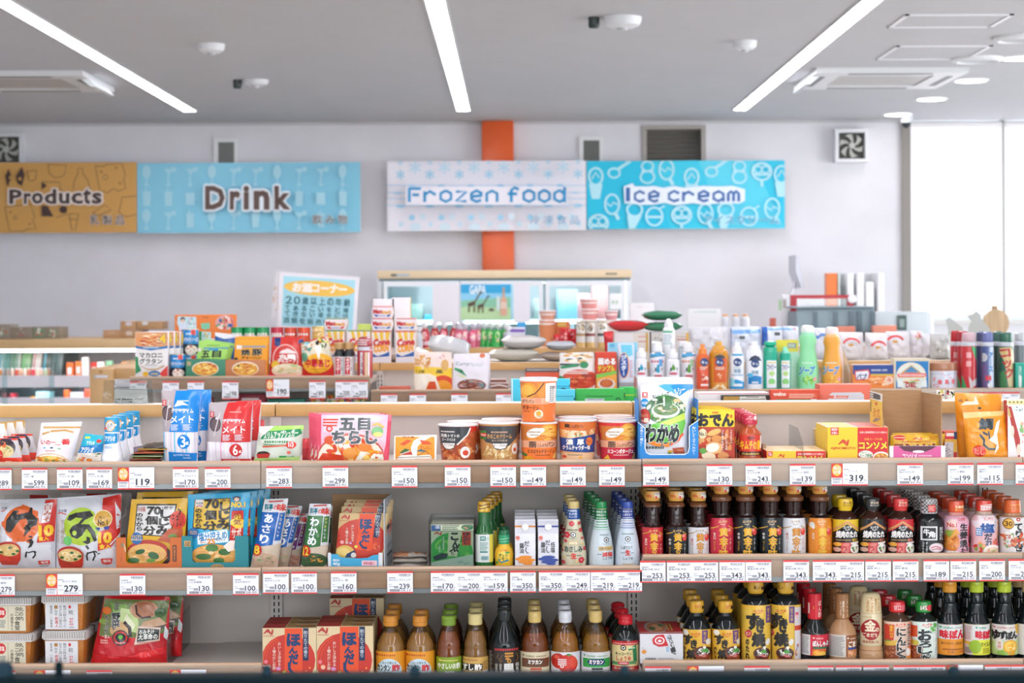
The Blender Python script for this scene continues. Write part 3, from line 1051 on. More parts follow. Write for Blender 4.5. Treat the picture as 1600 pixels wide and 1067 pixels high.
# ---------------------------------------------------------------- price tags
def price(x,ly0,row,pr,tax,nm,where,d=YS-.0068,wpx=40,sale=False,wz=None,small=False,plain=False,grp='price tags'):
 k=d/F
 wm,h=wpx*k,(34.5*k if not small else 29*k)
 p=W(x,ly0-K*(x-PX),d)
 M=MB()
 white=mat('e9ebf2','paper')
 red=mat('d8423f','paper')
 M.box(0,wm,0,.0006,-h,0,white)
 def cv(px_,py_):
  return px_/100*wm,-py_/100*h
 a=[]
 if not sale:
  if not plain:
   a+=[R(0,0,100,9,'d8423f'),R(0,94,100,100,'d8423f'),B(44,13,92,21,'55585e',seed=int(x)+900),Q(50,22,88,25,1,'8a8d93',2)]
  a+=[Q(7,27,32,33,1,'4a4d55',int(x)+99),T(7,35,min(90,9+9.5*len(nm)),44,nm,'3a3d45',.01)]
  if pr:
   w_=13*len(pr)
   a+=[Q(6,58,16,62,1,'7a7d85',3),Q(7,67,24,71,1,'8a8d95',5),R(26,68,43,77,'6a6d75'),Q(28,70.5,41,75,1,'e9ebf2',4),
   T(86-w_,57,87,80,pr,'2e323a',.015),T(90,74,95,80,'円','2e323a',0),R(10,82,46,91,'4a4d55'),Q(13,84,44,89,1,'d9dbe2',6),
   T(93-8.2*len(tax),82,92,91,tax,'4a4e56',0)]
 else:
  a+=[R(0,0,30,64 if not plain else 100,'d8402e'),E(15,30,13,26,'f2c146'),T(5,12,25,28,'毎日','fff6e8',.03,'d8402e',.04),T(5,30,25,47,'お得','fff6e8',.03,'d8402e',.04),
  R(29.5,0,30.5,100,'d8423f'),R(0,94,100,100,'d8423f'),B(4,66,27,74,'6a6d73',7),Q(4,77,26,90,3,'9a9da3',8),R(30.5,0,31,100,'d8423f'),
  Q(34,24,47,29,1,'5a5d65',9),T(45,30,min(94,47+6*len(nm)),38,nm,'4a4d55',0)]
  if pr:
   a+=[Q(34,50,44,55,1,'7a7d85',3),Q(36,70,47,74,1,'7a7d85',3),T(50,52,87,80,pr,'2e323a',.03),T(89,73,95,80,'円','2e323a',0),Q(48,83,88,90,1,'9a9da5',10)]
 art(M,a,cv,lambda u,v:0,clip=(0,wm,-h,0),kind='paper',base=.00006,step=.00003)
 o=M.build('price_tag',loc=p,ang=0)
 tag(o,'white price tag %s, %s'%(('showing '+pr+' yen')if pr else 'half hidden',where),'price tag',grp)
 return o
def tags(row,ly0,items,shelfname):
 for it in items:
  x,pr,tax,nm,wh=it[:5]
  sale=len(it)>5 and it[5]
  price(x,ly0,row,pr,tax,nm,'below the '+wh,wpx=57 if sale else 40,sale=sale,grp='price tags on the '+shelfname)
tags('1',727.5,[(-22,'289','312.12','ラーメン','dark noodle soup packs'),(34,'599','646.92','いの一番','white seasoning bag with red brushwork'),(89,'109','117.72','アジシオ 袋','small blue salt packet'),
(135,'169','182.52','アジシオ 瓶','blue capped salt shakers'),(184,'119','128.52','粒胡椒','flat dark sachets',True),(270,'170','183.60','ティータイムメイト','blue stick sugar pack'),
(320,'200','216.00','ティータイムメイト','red stick sugar pack')],'top shelf')
tags('1',726.5,[(416,'283','305.64','スリムシュガー','green and white sugar bag'),(504,'299','322.92','五目ちらし','pink chirashi pack'),(612,'150','162.00','すしのこ','orange sushi powder packet'),
(695,'150','162.00','完熟トマト','tomato soup cup'),(766,'150','162.00','きのこクリーム','mushroom soup cup'),(813,'149','160.92','かぼちゃ','stacked orange pumpkin cups'),
(875,'149','160.92','濃厚クラム','clam chowder cup'),(936,'149','160.92','コーンポタージュ','corn soup cup'),(1005,'149','160.92','わかめスープ','blue framed seaweed soup box'),
(1104,'130','140.40','おでんの素','yellow topped oden packet'),(1165,'243','262.44','キムチの素','red capped kimchi sauce bottles'),(1234,'139','150.12','コンソメ 固形','low stock cube box'),
(1299,'319','344.52','コンソメ','large red and yellow stock cube box',True),(1402,'149','160.92','塩分ひかえめ','pink display tray'),(1481,'199','214.92','コンソメ顆粒','boxes behind the brown carton'),
(1527,'115','124.20','鯛だし','orange dashi bags'),(1587,'198','213.84','クレアおばさん','white box at the frame edge')],'top shelf')
tags('2',893.5,[(-17,'279','301.32','ゆうげ 徳用','orange dot miso soup bag'),(72,'279','301.32','あさげ 徳用','green dot miso soup bag',True),(187,'130','140.40','しじみ汁','orange clam soup tray'),
(292,'130','140.40','しじみ減塩','teal clam soup tray'),(364,'100','108.00','生みそあさり','blue tube soup packs')],'middle shelf')
tags('2',891.5,[(411,'100','108.00','生みそしじみ','purple tube soup pack'),(455,'100','108.00','生みそわかめ','green tube soup pack'),(517,'160','172.80','ほんだし 袋','open dashi display carton'),(605,'239','258.12','ほんだし スティック','flat dashi sachets'),
(673,'170','183.60','こんぶだし','green kelp dashi box'),(713,'200','216.00','ポッカレモン','tall green lemon bottles'),(753,'159','171.72','ポッカレモン','small yellow lemon bottle'),
(797,'350','378.00','だし醤油','orange cloud soy cartons'),(842,'350','378.00','低塩だし','blue cloud soy cartons'),(882,'249','268.92','おさしみ生','floral soy bottle'),(923,'219','236.52','味わい減塩','green capped soy bottles'),
(963,'219','236.52','しぼりたて','blue capped soy bottles')],'middle shelf')
tags('2r',876.8,[(1000,'253','273.24','黄金の味 甘口','small red label sauce'),(1042,'253','273.24','黄金の味 中辛','small black label sauce'),(1082,'253','273.24','黄金の味 辛口','small white label sauce'),
(1124,'343','370.44','黄金の味 甘口','large red label sauce'),(1165,'343','370.44','黄金の味 中辛','first large black label sauce'),(1224,'343','370.44','黄金の味 辛口','large white label sauce'),
(1270,'343','370.44','にんにく','large orange label sauce'),(1310,'215','232.20','焼肉 甘口','yellow capped grill sauce'),(1352,'215','232.20','焼肉 辛口','black capped grill sauce'),
(1395,'215','232.20','焼肉 醤油','red capped grill sauce'),(1443,'189','204.12','牛角','checked cap black bottle'),(1485,'215','232.20','生姜焼のたれ','pink ginger sauce'),
(1530,'200','216.00','塩だれ','pale pink salt sauce'),(1576,'228','246.24','てりやき','teriyaki bottle at the frame edge')],'middle shelf')
tags('3',1044,[(-16,'','','みそ','cream labelled miso tubs'),(53,'','','みそ','white labelled miso tubs',True),(135,'','','野菜','red vegetable soup bag'),(265,'','','','empty stretch of lower shelf',True)],'lower shelf')
tags('3r',1042,[(1008,'','','うどんスープ','white udon soup box'),(1074,'','','すき焼のたれ','small sukiyaki bottles',True),(1163,'','','すき焼のたれ','tall sukiyaki bottles'),(1262,'','','ぽんしゃぶ','red necked ponzu bottle'),
(1306,'','','ごましゃぶ','brown necked sesame bottle'),(1349,'','','金のごまだれ','cream sesame dressing'),(1396,'','','にんにく','red capped garlic sauce'),(1437,'','','おろし','green capped grated radish sauce'),
(1479,'','','味ぽん','orange capped ponzu',True),(1539,'','','味ぽんマイルド','lime capped mild ponzu'),(1580,'','','ゆずぽん','lime capped yuzu ponzu')],'lower shelf')
d2=Y2-.0068
for x,pr,wh,sl in((203,'','gratin boxes',0),(254,'238','small white sauce can',0),(293,'198','green fried rice tray',0),(347,'198','orange fried rice tray',0),(416,'190','red chicken soup pouch',1),(483,'180','red Chinese seasoning pouch',0),(524,'200','oyster sauce bottles',0),(549,'203','striped red bottle',0)):
 price(x,593-(2 if sl else 0),'g',pr,'205.20','ソース','on the second gondola under the '+wh,d=d2,wpx=36 if sl else 25.5,sale=bool(sl),small=True,grp='price tags on the second gondola').location.y=d2
for x,wh in((595,'empty shelf end'),(640,'yellow curry pouch'),(705,'white curry pouch'),(775,'small brown trays')):
 price(x,614,'h','198','213.84','カレー','on the second gondola under the '+wh,d=d2,wpx=25.5,small=True,grp='price tags on the second gondola')
for x,wh in((1096,'orange dish soap'),(1121,'amber dish soap'),(1515,'striped red spray cans'),(1542,'blue spray cans'),(1568,'green spray cans')):
 price(x,616,'h','248','267.84','洗剤','on the second gondola under the '+wh,d=d2,wpx=25.5,small=True,grp='price tags on the second gondola')
 # ---------------------------------------------------------------- near gondola, top shelf
A1,A2,A3,A4,A5,A6,A7,A8=(0,640,.125),(180,590,.15),(390,630,.15),(600,570,.15),(800,570,.15),(980,580,.15),(1180,590,.15),(1360,590,.15)
# noodle soup packs
o=pouch('noodle_soup_packet','dark bowl noodle soup packet with red band at the frame edge','noodle packet',A1,'1',(-70,362,205,362,285,-70),.02,'c8c2c4',
[R(-80,600,300,700,'de402c'),R(-80,362,300,385,'d8402c'),R(95,366,130,388,'2c4f8c'),E(55,480,135,115,'3b333a'),E(60,520,110,78,'dcc58c'),FD(60,500,90,60,['e3cf9a','c9b070','8a9a4a'],18,.25,3),FD(30,440,75,50,['c84a28','d66a38'],10,.35,4),
E(-10,570,48,68,'d23a2c'),T(-50,560,25,580,'ラー','ffffff'),Q(70,638,140,668,1,'f2ece6')],n=8,crk=.001,rz=0)
column(o,3,.075,dx=-.001)
o=pouch('flour_packet','white and tan packet standing behind the noodle soup packets','packet',A1,'1',(-60,160,75,160,75,-60),.02,'e8e2dc',[P([-60,160,75,160,70,280,40,175,-60,175],'c89a52'),R(-60,160,80,178,'c89a52')],d=4.69,n=6,kind='paper',crk=.0006)
column(o,3,.04,dx=.012)
pouch('seasoning_bag','white seasoning bag with red brushwork and shrimp picture','seasoning bag',A1,'1',(488,172,1002,155,862,400),.045,'ece4e8',
[R(520,215,1000,240,'c99a58'),P([505,300,600,272,605,292,510,325],'c99a58'),P([612,262,800,250,900,275,900,300,800,275,612,288],'c99a58'),R(540,215,760,300,'ece4e8')if 0 else R(0,0,1,1,'ece4e8'),
T(495,388,690,440,'いの一','d6322e',.03),T(765,370,862,438,'番','d6322e',.05),Q(680,432,752,450,1,'e08080',2),E(545,480,20,9,'6ab0d8',10),E(640,478,22,10,'4a5a78',10),E(735,490,22,8,'7ab88a',10),Q(560,508,690,522,1,'c04a40',3),
E(620,720,260,175,'d8b888'),E(620,735,262,178,'ede6e4'),E(620,650,215,75,'e8cf9a'),E(620,620,150,42,'e8a63c'),FD(520,625,110,45,['d8822c','c86424','8a9a3c','e8b458'],22,.28,5),FD(730,640,90,40,['e8923c','d86a30','f2e2c0','6a9a4c'],18,.3,6),E(650,598,60,20,'efc46a',12)],crk=.0028,seed=2,stand=True)
pouch('salt_packet','small blue salt packet with egg picture beside the salt shakers','salt packet',A1,'1',(1040,300,1282,330,1255,905),.03,'2aa8cc',
[R(1040,300,1290,440,'35b2c8'),R(1050,340,1120,362,'c8d84a'),T(1080,395,1180,440,'アジシオ','ffffff',.03),E(1230,395,30,22,'e04038'),P([960,540,1010,460,1280,430,1260,545],'1f7fc0'),T(1010,470,1170,535,'アジシオ','ffffff',.04,'15508c',.05,sh=.2),P([960,545,1260,535,1250,670,890,670],'e6ddd2'),
FD(1020,630,80,40,['e87a34','e06030','c8d07a'],14,.35,7),FD(1190,560,70,30,['4a5a4a','8ab06a','e8e4da'],12,.35,8),E(1110,632,62,34,'f4efe6'),E(1112,630,40,22,'ea8a3a')],n=9,crk=.002,seed=3)
o=bottle('salt_shaker','clear salt shaker with tall blue cap','salt shaker',A1,'1',1372,
[('cap','2f9fd2','film',[(98,60),(103,88),(112,92),(285,93)],[R(1280,112,1470,285,'2f9fd2'),E(1365,205,62,72,'d8a04a'),E(1365,208,50,58,'e8e6e2'),T(1328,170,1402,215,'人気','4a5a78',.02),T(1330,215,1400,250,'だし','4a5a78',.02),E(1302,238,20,18,'e05a50'),E(1432,195,14,14,'f2efe8')]),
('bottle_body','e9eaf0','film',[(285,90),(300,96),(410,97),(470,103),(560,128),(660,138),(None,136)],[P([1275,300,1468,300,1468,400,1440,425,1275,440],'2090cc'),T(1300,335,1430,395,'アジシオ','f6fafc',.05),Q(1300,455,1400,490,2,'7aa6c8',3),E(1380,600,110,60,'f2f3f6')])],sq=2.6)
column(o,4,.082)
# flat dark sachets
for i,(rx_,h,cc)in enumerate(((0,0,'38322c'),(.15,1,'6a5a30'),(-.1,2,'2f3a2c'),(.2,3,'7a3a2a'),(-.2,4,'4a4038'))):
 c=Ctx(A2,'1',280+i*22)
 M=MB()
 n=8
 vs=[]
 for j in range(n+1):
  for k in range(n+1):
   s,t_=k/n,j/n
   b_=(16*s*(1-s)*t_*(1-t_))**.4*.006
   w_=noise.noise(Vector((s*3+i,t_*3,i)))*.004
   vs.append(((s-.5)*.075,t_*.1,b_+w_+.002+.006))
 fs=[(j*(n+1)+k,j*(n+1)+k+1,(j+1)*(n+1)+k+1,(j+1)*(n+1)+k)for j in range(n)for k in range(n)]
 M.add(vs,fs,mat(cc,'film')).add([(x,y,.0085-(zz-.008)*.7-.004)for x,y,zz in vs],[f[::-1]for f in fs],mat(cc,'film'))
 rim=[(k*1)for k in range(n+1)]
 M.box(-.036,.036,-.001,.004,.0045,.007,mat(('c8a83c','8a3a30','9aa87a','c86a4a','b8943c')[i],'film'))
 o=M.build('spice_sachet',loc=c.loc(.004+.003*i)+Vector((0,0,.008*h)),ang=50)
 o.rotation_euler=(.05,0,rx_)
 tag(o,'flat dark spice sachet, %s from the bottom of the small loose pile'%('lowest' if i==0 else ORD[i]),'sachet','flat sachet pile')
def stick_sugar(q,colr,num,x0,col2,zz):
 """pillow pack of stick sugar: coffee photo at one side, colour panel, striped window"""
 xt0,yt,xt1,xb0,xm,ym,xb1,yb=q
 a=[P([xt0-20,yt-20,xt0+.42*(xt1-xt0),yt-20,xm,ym,xb0-10,ym],'b7abae'),E(xt0+75,ym-195*zz,62,78,'4e4044'),E(xt0+75,ym-190*zz,50,62,'6e5c5e'),E(xt0+95,ym-260*zz,20,14,'d8d0d2'),L([xt0+60,ym-60,xm-10,ym-330*zz],12,'cfc6c8'),R(xt0+15,ym-330*zz,xt0+60,ym-270*zz,'d83a32'),T(xt0+22,ym-322*zz,xt0+52,ym-280*zz,'ミ','ffffff')]
 a+=[R(xb0-30,ym,xb1+40,900,'ece6ee')]
 for k in range(9):
  xx=xb0+k*(xb1-xb0)/8.5
  a.append(R(xx,ym,xx+13,900,(col2,'f8f4f8','d6d0da')[k%3]))
 return a
def ss(x,ym,colr,xb0,xb1,num,gy):
 return[Q(x,ym-245*gy,x+150,ym-220*gy,1,'d8e6f4',3),T(x-20,ym-240,x+210,ym-195,'ティータイム','f6f8fa',.02),T(x-20,ym-165,x+210,ym-95,'メイト','f6f8fa',.03),Q(x-20,ym-80,x+60,ym-15,5,'dfe8f0',4),Q(x+105,ym-80,x+195,ym-15,5,'dfe8f0',5)]
a=stick_sugar((460,140,870,490,560,565,835,885),'','3',0,'6ec4e6',1.0)
a+=[P([615,140,880,140,850,570,560,565,600,380],'1583d6'),P([640,250,690,250,760,290,700,285,610,305],'e8f2fa'),Q(640,232,760,255,1,'cfe4f6',9)]+ss(600,565,'',0,0,'3',1)+[E(712,668,64,76,'1583d6'),T(680,612,730,725,'3','ffffff',.02),T(733,668,762,700,'g','ffffff',.02),P([548,775,840,790,832,890,545,890],'1583d6'),T(598,795,770,822,'3g×50本(150g)','eaf4fc',.01),Q(700,832,780,848,1,'cfe4f6',4)]
o=pouch('stick_sugar_pack','tall blue stick sugar pack with coffee photo','sugar pack',A2,'1',(460,138,872,142,835,490),.05,'c9c0c4',a,crk=.002,seed=5)
column(o,2,.055,dx=.0175,group='blue stick sugar packs')
a=stick_sugar((962,272,1420,925,1100,672,1395,885),'','6',0,'f0b4d0',.95)
a+=[P([1165,240,1425,240,1405,420,1398,675,1100,672,1125,400],'cf3233'),Q(1190,350,1310,370,1,'f0b0a8',9)]+ss(1140,672,'',0,0,'6',1)+[E(1253,757,66,68,'cf3233'),T(1225,705,1272,808,'6','ffffff',.02),T(1285,762,1308,785,'g','ffffff',.02),R(1098,850,1400,890,'cf3233'),Q(1120,858,1290,878,1,'f4d6d0',4)]
o=pouch('stick_sugar_pack','red stick sugar pack with coffee photo beside the blue pack','sugar pack',A2,'1',(962,272,1422,250,1396,925),.05,'d2c8cc',a,crk=.002,seed=6)
column(o,2,.055,dx=.012,group='red stick sugar packs')
pouch('sugar_refill_pack','crumpled red and white pack poking out behind the green sugar bag','sugar pack',A2,'1',(1405,420,1545,445,1550,1415),.03,'c8383a',[P([1420,440,1500,460,1490,640,1425,650],'e6dcdc'),E(1470,600,20,50,'d89a4a'),R(1410,660,1460,900,'8e2c30')],d=4.64,crk=.003,seed=7,n=8)
pouch('sugar_bag','green and white low calorie sugar bag with red coffee cup picture','sugar bag',A3,'1',(92,248,556,236,507,22),.05,'d6ded0',
[P([90,240,560,230,545,290,95,300],'a9d86a'),P([120,300,520,270,540,320,480,350,110,380],'2f8f5a'),T(140,290,500,362,'スリムアップシュガー','eef4ea',.04,'1f6f45',.04,r=-5),T(120,255,188,290,'低糖','e04a3c',.03,'ffe9d8',.05,r=-12),Q(150,385,410,420,1,'4a8a5a',3),Q(140,420,350,445,1,'4a8a5a',4),
L([130,455,390,440],16,'d8502e'),E(430,435,52,38,'d84030'),T(405,405,455,455,'1/3','ffffff',.03),E(140,530,70,28,'3a2a26'),P([62,535,215,525,180,595,80,600],'c23a34'),E(405,515,22,18,'e06a5a',8),R(305,550,380,580,'2f9a50'),T(385,548,465,582,'50本','2a8a4a',.03),P([20,580,510,560,510,605,20,610],'b4dc80'),P([90,240,250,242,60,400,40,500],'e4e8e0')],crk=.003,seed=8)
pouch('gelatin_packet','small plain red packet between the sugar bag and the pink pack','packet',A3,'1',(545,372,615,368,620,540),.02,'d84a50',[R(545,470,640,610,'c03a44')],d=4.66,n=6)
pk=[R(600,110,1490,610,'e98ca4'),P([740,125,1440,125,1400,605,700,605],'f3bfd0'),P([800,125,1300,125,1200,330,760,300],'f6d2de'),R(600,100,742,610,'e4566e'),P([1440,100,1500,100,1500,610,1370,610,1420,420],'e4566e')]
for k in range(3):
 pk+=[R(760,165+k*30,920-k*6,180+k*30,'d8462e')]
pk+=[E(830,265,36,34,'d8462e'),E(830,265,20,18,'f3bfd0'),E(1050,560,350,250,'c85a48'),E(1050,580,345,245,'f2e6d4'),
FD(1050,540,330,190,['f0b23c','e8862c','f4d070','e05a34','f2efe4','ec9a3a','d84a2c'],60,.2,9),E(830,385,55,45,'d8562c'),P([700,605,760,520,960,540,1000,605],'d8462c'),E(1000,450,26,26,'f6f0e6',10),E(950,440,22,22,'f6f0e6',10),E(1040,520,70,60,'f0a050'),E(1200,460,75,45,'ee8a44'),FD(1330,550,70,60,['f4f0e6','f0e4d0'],12,.35,10),E(1330,295,62,52,'7ab878'),E(1335,325,50,25,'d8d870'),L([1285,225,1330,212,1400,250],22,'e8b84a'),
T(940,160,1095,275,'五','565c5e',.07,'f8eaf0',.06),T(1135,160,1250,275,'目','565c5e',.07,'f8eaf0',.06),T(865,290,1325,418,'ちらし','565c5e',.075,'f8eaf0',.06)]
o=pouch('sushi_mix_pack','pink chirashi sushi mix pack with rice bowl picture','sushi mix pack',A3,'1',(686,118,1476,122,1440,692),.03,'e4566e',pk,crk=.0016,seed=9,n=12)
column(o,3,.032,dx=-.012,group='pink sushi mix packs')
pouch('rice_seasoning_packet','orange sushi powder packet with bird and sushi tray drawing','packet',A4,'1',(106,742,551,730,536,92),.014,'f0ebe2',
[R(118,752,525,985,'ee9a2a'),P([300,1000,280,860,310,790,360,760,520,735,400,800,350,850,340,960],'f4f0ea'),P([160,830,240,780,290,790,210,840],'d8502a'),P([370,780,470,800,500,830,400,830],'d8502a'),T(195,742,315,765,'味の素','8a3a24',.01),P([160,915,220,870,270,885,200,925],'3f6a3a'),P([165,930,270,890,300,930,200,950],'d8c8b8'),P([180,935,280,900,300,940,220,955],'c8402c'),
P([130,965,180,940,470,930,505,970,490,978,150,985],'f4efe4'),L([130,965,470,955,500,970],5,'4a3a34'),P([350,905,400,885,440,915,470,935,340,945],'e8a03c'),P([335,900,380,875,450,900,400,905],'4a6a7a'),L([350,945,440,895,470,935],5,'4a3a34'),T(375,845,495,880,'すしのこ','b04a20',.01)],crk=.0008,seed=10,kind='paper')
def cup(name,lab,z,cx,ytop,hw,hwb,rim,bodyc,a,lid='ece6e8',yb=None,cat='soup cup'):
 yb_=None
 return bottle(name,lab,cat,z,'1',cx,
 [('bottle_body',bodyc,'film',[(ytop+12,hw*.965),(yb_,hwb)],a),('rim',rim,'satin',[(ytop,hw*.97),(ytop+4,hw),(ytop+16,hw),(ytop+20,hw*.96)]),
 ('lid',lid,'film',[(ytop-5,hw*.2),(ytop-3,hw*.8),(ytop,hw*.95),(ytop+3,hw*.95)])],n=40,yb=yb)
tom=[R(400,600,1100,1010,'b25430'),FD(760,930,200,110,['c86a3a','a84a2a','d88a50','d8a070','9a4226'],50,.24,11),FD(870,760,90,90,['c8603a','d88a54','b04a2c'],24,.3,12),R(890,640,1000,700,'d83a2c'),P([560,640,890,650,890,690,820,780,740,835,570,830],'45474a'),L([900,660,870,730,760,835],14,'f4efe8'),
Q(590,688,735,708,1,'e8e4de',2),T(590,722,785,758,'完熟トマトの','f4f0ea',.03),T(600,768,740,796,'スープパスタ','f4f0ea',.02),P([600,812,745,812,730,870,690,888,640,885,605,850],'3a3c3e'),P([607,818,738,818,724,864,688,880,644,878,612,846],'efeae4'),T(618,825,728,848,'スープDELI','3a3c3e',.01),E(845,915,52,62,'f2ece6'),E(848,920,30,28,'d84a34'),T(825,875,868,892,'トマト','6a5a50',0)]
t1=cup('soup_cup','dark and red tomato pasta soup cup with white rim',A4,762,628,214,172,'e8d8d4','b25430',tom)
t1['group']='tomato soup cups'
l0=t1['label']
dup(t1,t1.location+Vector((.0165,.112,0)),'tomato pasta soup cup half hidden behind the front tomato cup')
mush=[R(900,600,1500,1010,'c9935c'),FD(1200,900,190,100,['d8b070','e4c890','b88448','c8a064','efe0b4'],60,.2,13),R(940,640,1500,690,'4b4b46'),P([1000,640,1440,640,1380,770,1300,850,1060,810,1000,730],'47484a'),R(1000,690,1062,780,'3f8a44'),R(1005,715,1066,752,'d83a30'),T(1010,720,1060,745,'Knorr','ffffff',.02),Q(1115,690,1290,715,1,'c8a088',2),T(1075,722,1330,770,'きのこのクリーム','d8a060',.03),T(1120,780,1285,800,'スープパスタ','e0c0a0',.02),
P([1120,815,1295,815,1270,875,1210,888,1150,875],'3a3c3e'),P([1128,821,1287,821,1264,868,1210,880,1155,868],'efeae4'),T(1140,828,1275,852,'スープDELI','3a3c3e',.01),E(1365,880,35,60,'f2ece6'),E(1362,890,16,20,'c8502c')]
t2=cup('soup_cup','brown mushroom cream pasta soup cup with peeled white lid',A4,1192,604,218,186,'ece6e4','c9935c',mush)
dup(t2,t2.location+Vector((.006,.115,0)),'mushroom cream soup cup almost hidden behind the front mushroom cup')
def bread(cx,base,name1,c2):
 x=cx
 return[R(x-300,580,x+300,1010,base),R(x-300,640,x+300,790,'cf7a3a'),E(x+105,700,88,90,'efa23c'),E(x+100,690,62,55,'f6c05c'),E(x-40,735,90,80,'e8923a'),FD(x+60,720,180,70,['f0aa48','e08a34','f4bc60','d87a30'],26,.25,14),P([x+50,770,x+95,770,x+72,830],'f4b23c'),E(x-50,710,85,48,'f3ebe4',16,-18),E(x+15,685,45,26,'f3ebe4',12,-10),Q(x-110,690,x+20,712,1,'a88a6a',3),Q(x-90,722,x-5,742,1,'a88a6a',4),
 P([x-300,795,x+300,785,x+300,865,x-300,865],'e9a884'),R(x-104,800,x-30,862,'4a2f22'),T(x-98,806,x-36,830,'じっくり','e8b090',.02),T(x-98,834,x-36,858,'コトコト','e8b090',.02),T(x-18,822,x+80,856,'こんがり','4a2f22',.02),T(x+84,805,x+160,856,'パン','4a2f22',.03)]
pump=bread(282,'ee7a36','','')+[R(-50,865,700,1010,'ee7a34'),T(195,880,440,925,'かぼちゃポタージュ','5a3420',.03),T(165,882,188,922,'完熟','5a3420',.01,v=1),Q(240,934,400,950,1,'7a4024',3),P([100,905,165,940,150,960,100,950],'4f7a3c'),E(175,985,50,30,'e0a028'),P([420,975,450,920,500,920,500,990],'f2c070')]
t3=cup('soup_cup','orange pumpkin soup cup at the bottom of the stack of two',A5,282,603,203,176,'e4dcd8','ee7a36',pump)
yb3=600
ct=Ctx(A5,'1',278,yb3)
top=[R(-50,100,700,620,'ee7a36'),R(-50,190,385,355,'d8823e'),E(170,270,85,80,'e9a03a'),E(160,265,60,55,'f2b850'),E(310,265,55,75,'e89238'),P([90,290,150,340,130,358],'f4b23c'),L([335,190,280,260,240,300,160,335],12,'5a3a22'),P([-50,350,385,345,385,410,-50,415],'ecab86'),T(105,362,235,402,'がりパン','4a2f22',.03),R(245,352,305,400,'e89878'),T(110,425,275,470,'ポタージュ','5a3420',.03),Q(115,482,190,494,1,'7a4024',3),E(278,515,47,45,'f4e4c4'),E(278,508,28,26,'f0a848'),T(250,530,305,550,'北海道','8a4a24',0),P([350,195,390,190,385,390,350,380],'f4ede6'),
R(388,190,460,400,'f0e9e4'),Q(395,220,455,390,9,'8a8078',5),T(404,225,452,252,'150','3a3a3a',.02),Q(250,585,350,597,1,'a8502c',3)]
t4=cup('soup_cup','orange pumpkin soup cup turned aside on top of the stack',A5,276,158,200,172,'e4dcd8','ee7a36',top,yb=598)
t4.location.y=t3.location.y
dup(t3,t3.location+Vector((.004,.105,0)),'pumpkin soup cup behind the front pumpkin cup')
t5=dup(t4,t4.location+Vector((.002,.106,0)),'upper pumpkin soup cup behind the stacked cup')
clam=[R(400,580,900,1010,'dda26a'),FD(690,700,190,110,['e8b478','d89458','f0cfa0','c87a3c'],40,.25,15),E(690,730,90,70,'ecd2b0'),FD(690,720,70,60,['f2e4cc','d87a40','e0a868','8aa060'],18,.3,16),P([470,600,890,600,890,650,790,690,540,680,480,660],'d8743a'),R(550,618,598,655,'4a2f22'),T(600,622,745,660,'こんがりパン','4a2f22',.03),P([470,755,600,770,880,725,880,920,480,900],'2a4a8e'),
T(565,778,635,835,'濃','f6f0e6',.05),T(680,778,750,835,'厚','f6f0e6',.05),T(530,842,815,888,'クラムチャウダー味','f6f0e6',.045),E(808,800,36,45,'d8743a'),FD(808,800,30,38,['e8a060','c85a2c'],8,.4,17),R(470,918,900,1010,'e6bf94'),Q(580,930,735,950,1,'8a6a50',4),E(550,960,22,16,'d84a3c',8),E(715,965,20,12,'e8a03c',8)]
t6=cup('soup_cup','blue banded clam chowder soup cup',A5,684,578,208,172,'dcdce2','d98a4c',clam)
t6['group']='clam chowder cups'
dup(t6,t6.location+Vector((.004,.104,0)),'clam chowder soup cup behind the front clam chowder cup')
corn=bread(1108,'d83a3c','','')+[R(800,865,1500,1010,'c92f42'),T(1030,880,1270,925,'コーンポタージュ','f8f0ec',.05),T(998,882,1022,922,'北海道','f8f0ec',.01,v=1),Q(1060,934,1220,950,1,'f0c8c4',3),P([960,985,1000,940,1030,990],'f0b83c'),P([1250,985,1280,920,1320,920,1320,990],'f2c070')]
t7=cup('soup_cup','red corn soup cup with bread picture beside the blue box',A5,1108,588,212,170,'e4c8c4','d83a3c',corn)
t7['group']='corn soup cups'
dup(t7,t7.location+Vector((.001,.1,0)),'corn soup cup directly behind the front corn cup')
dup(t7,t7.location+Vector((-.001,.2,0)),'corn soup cup at the very back of its row')
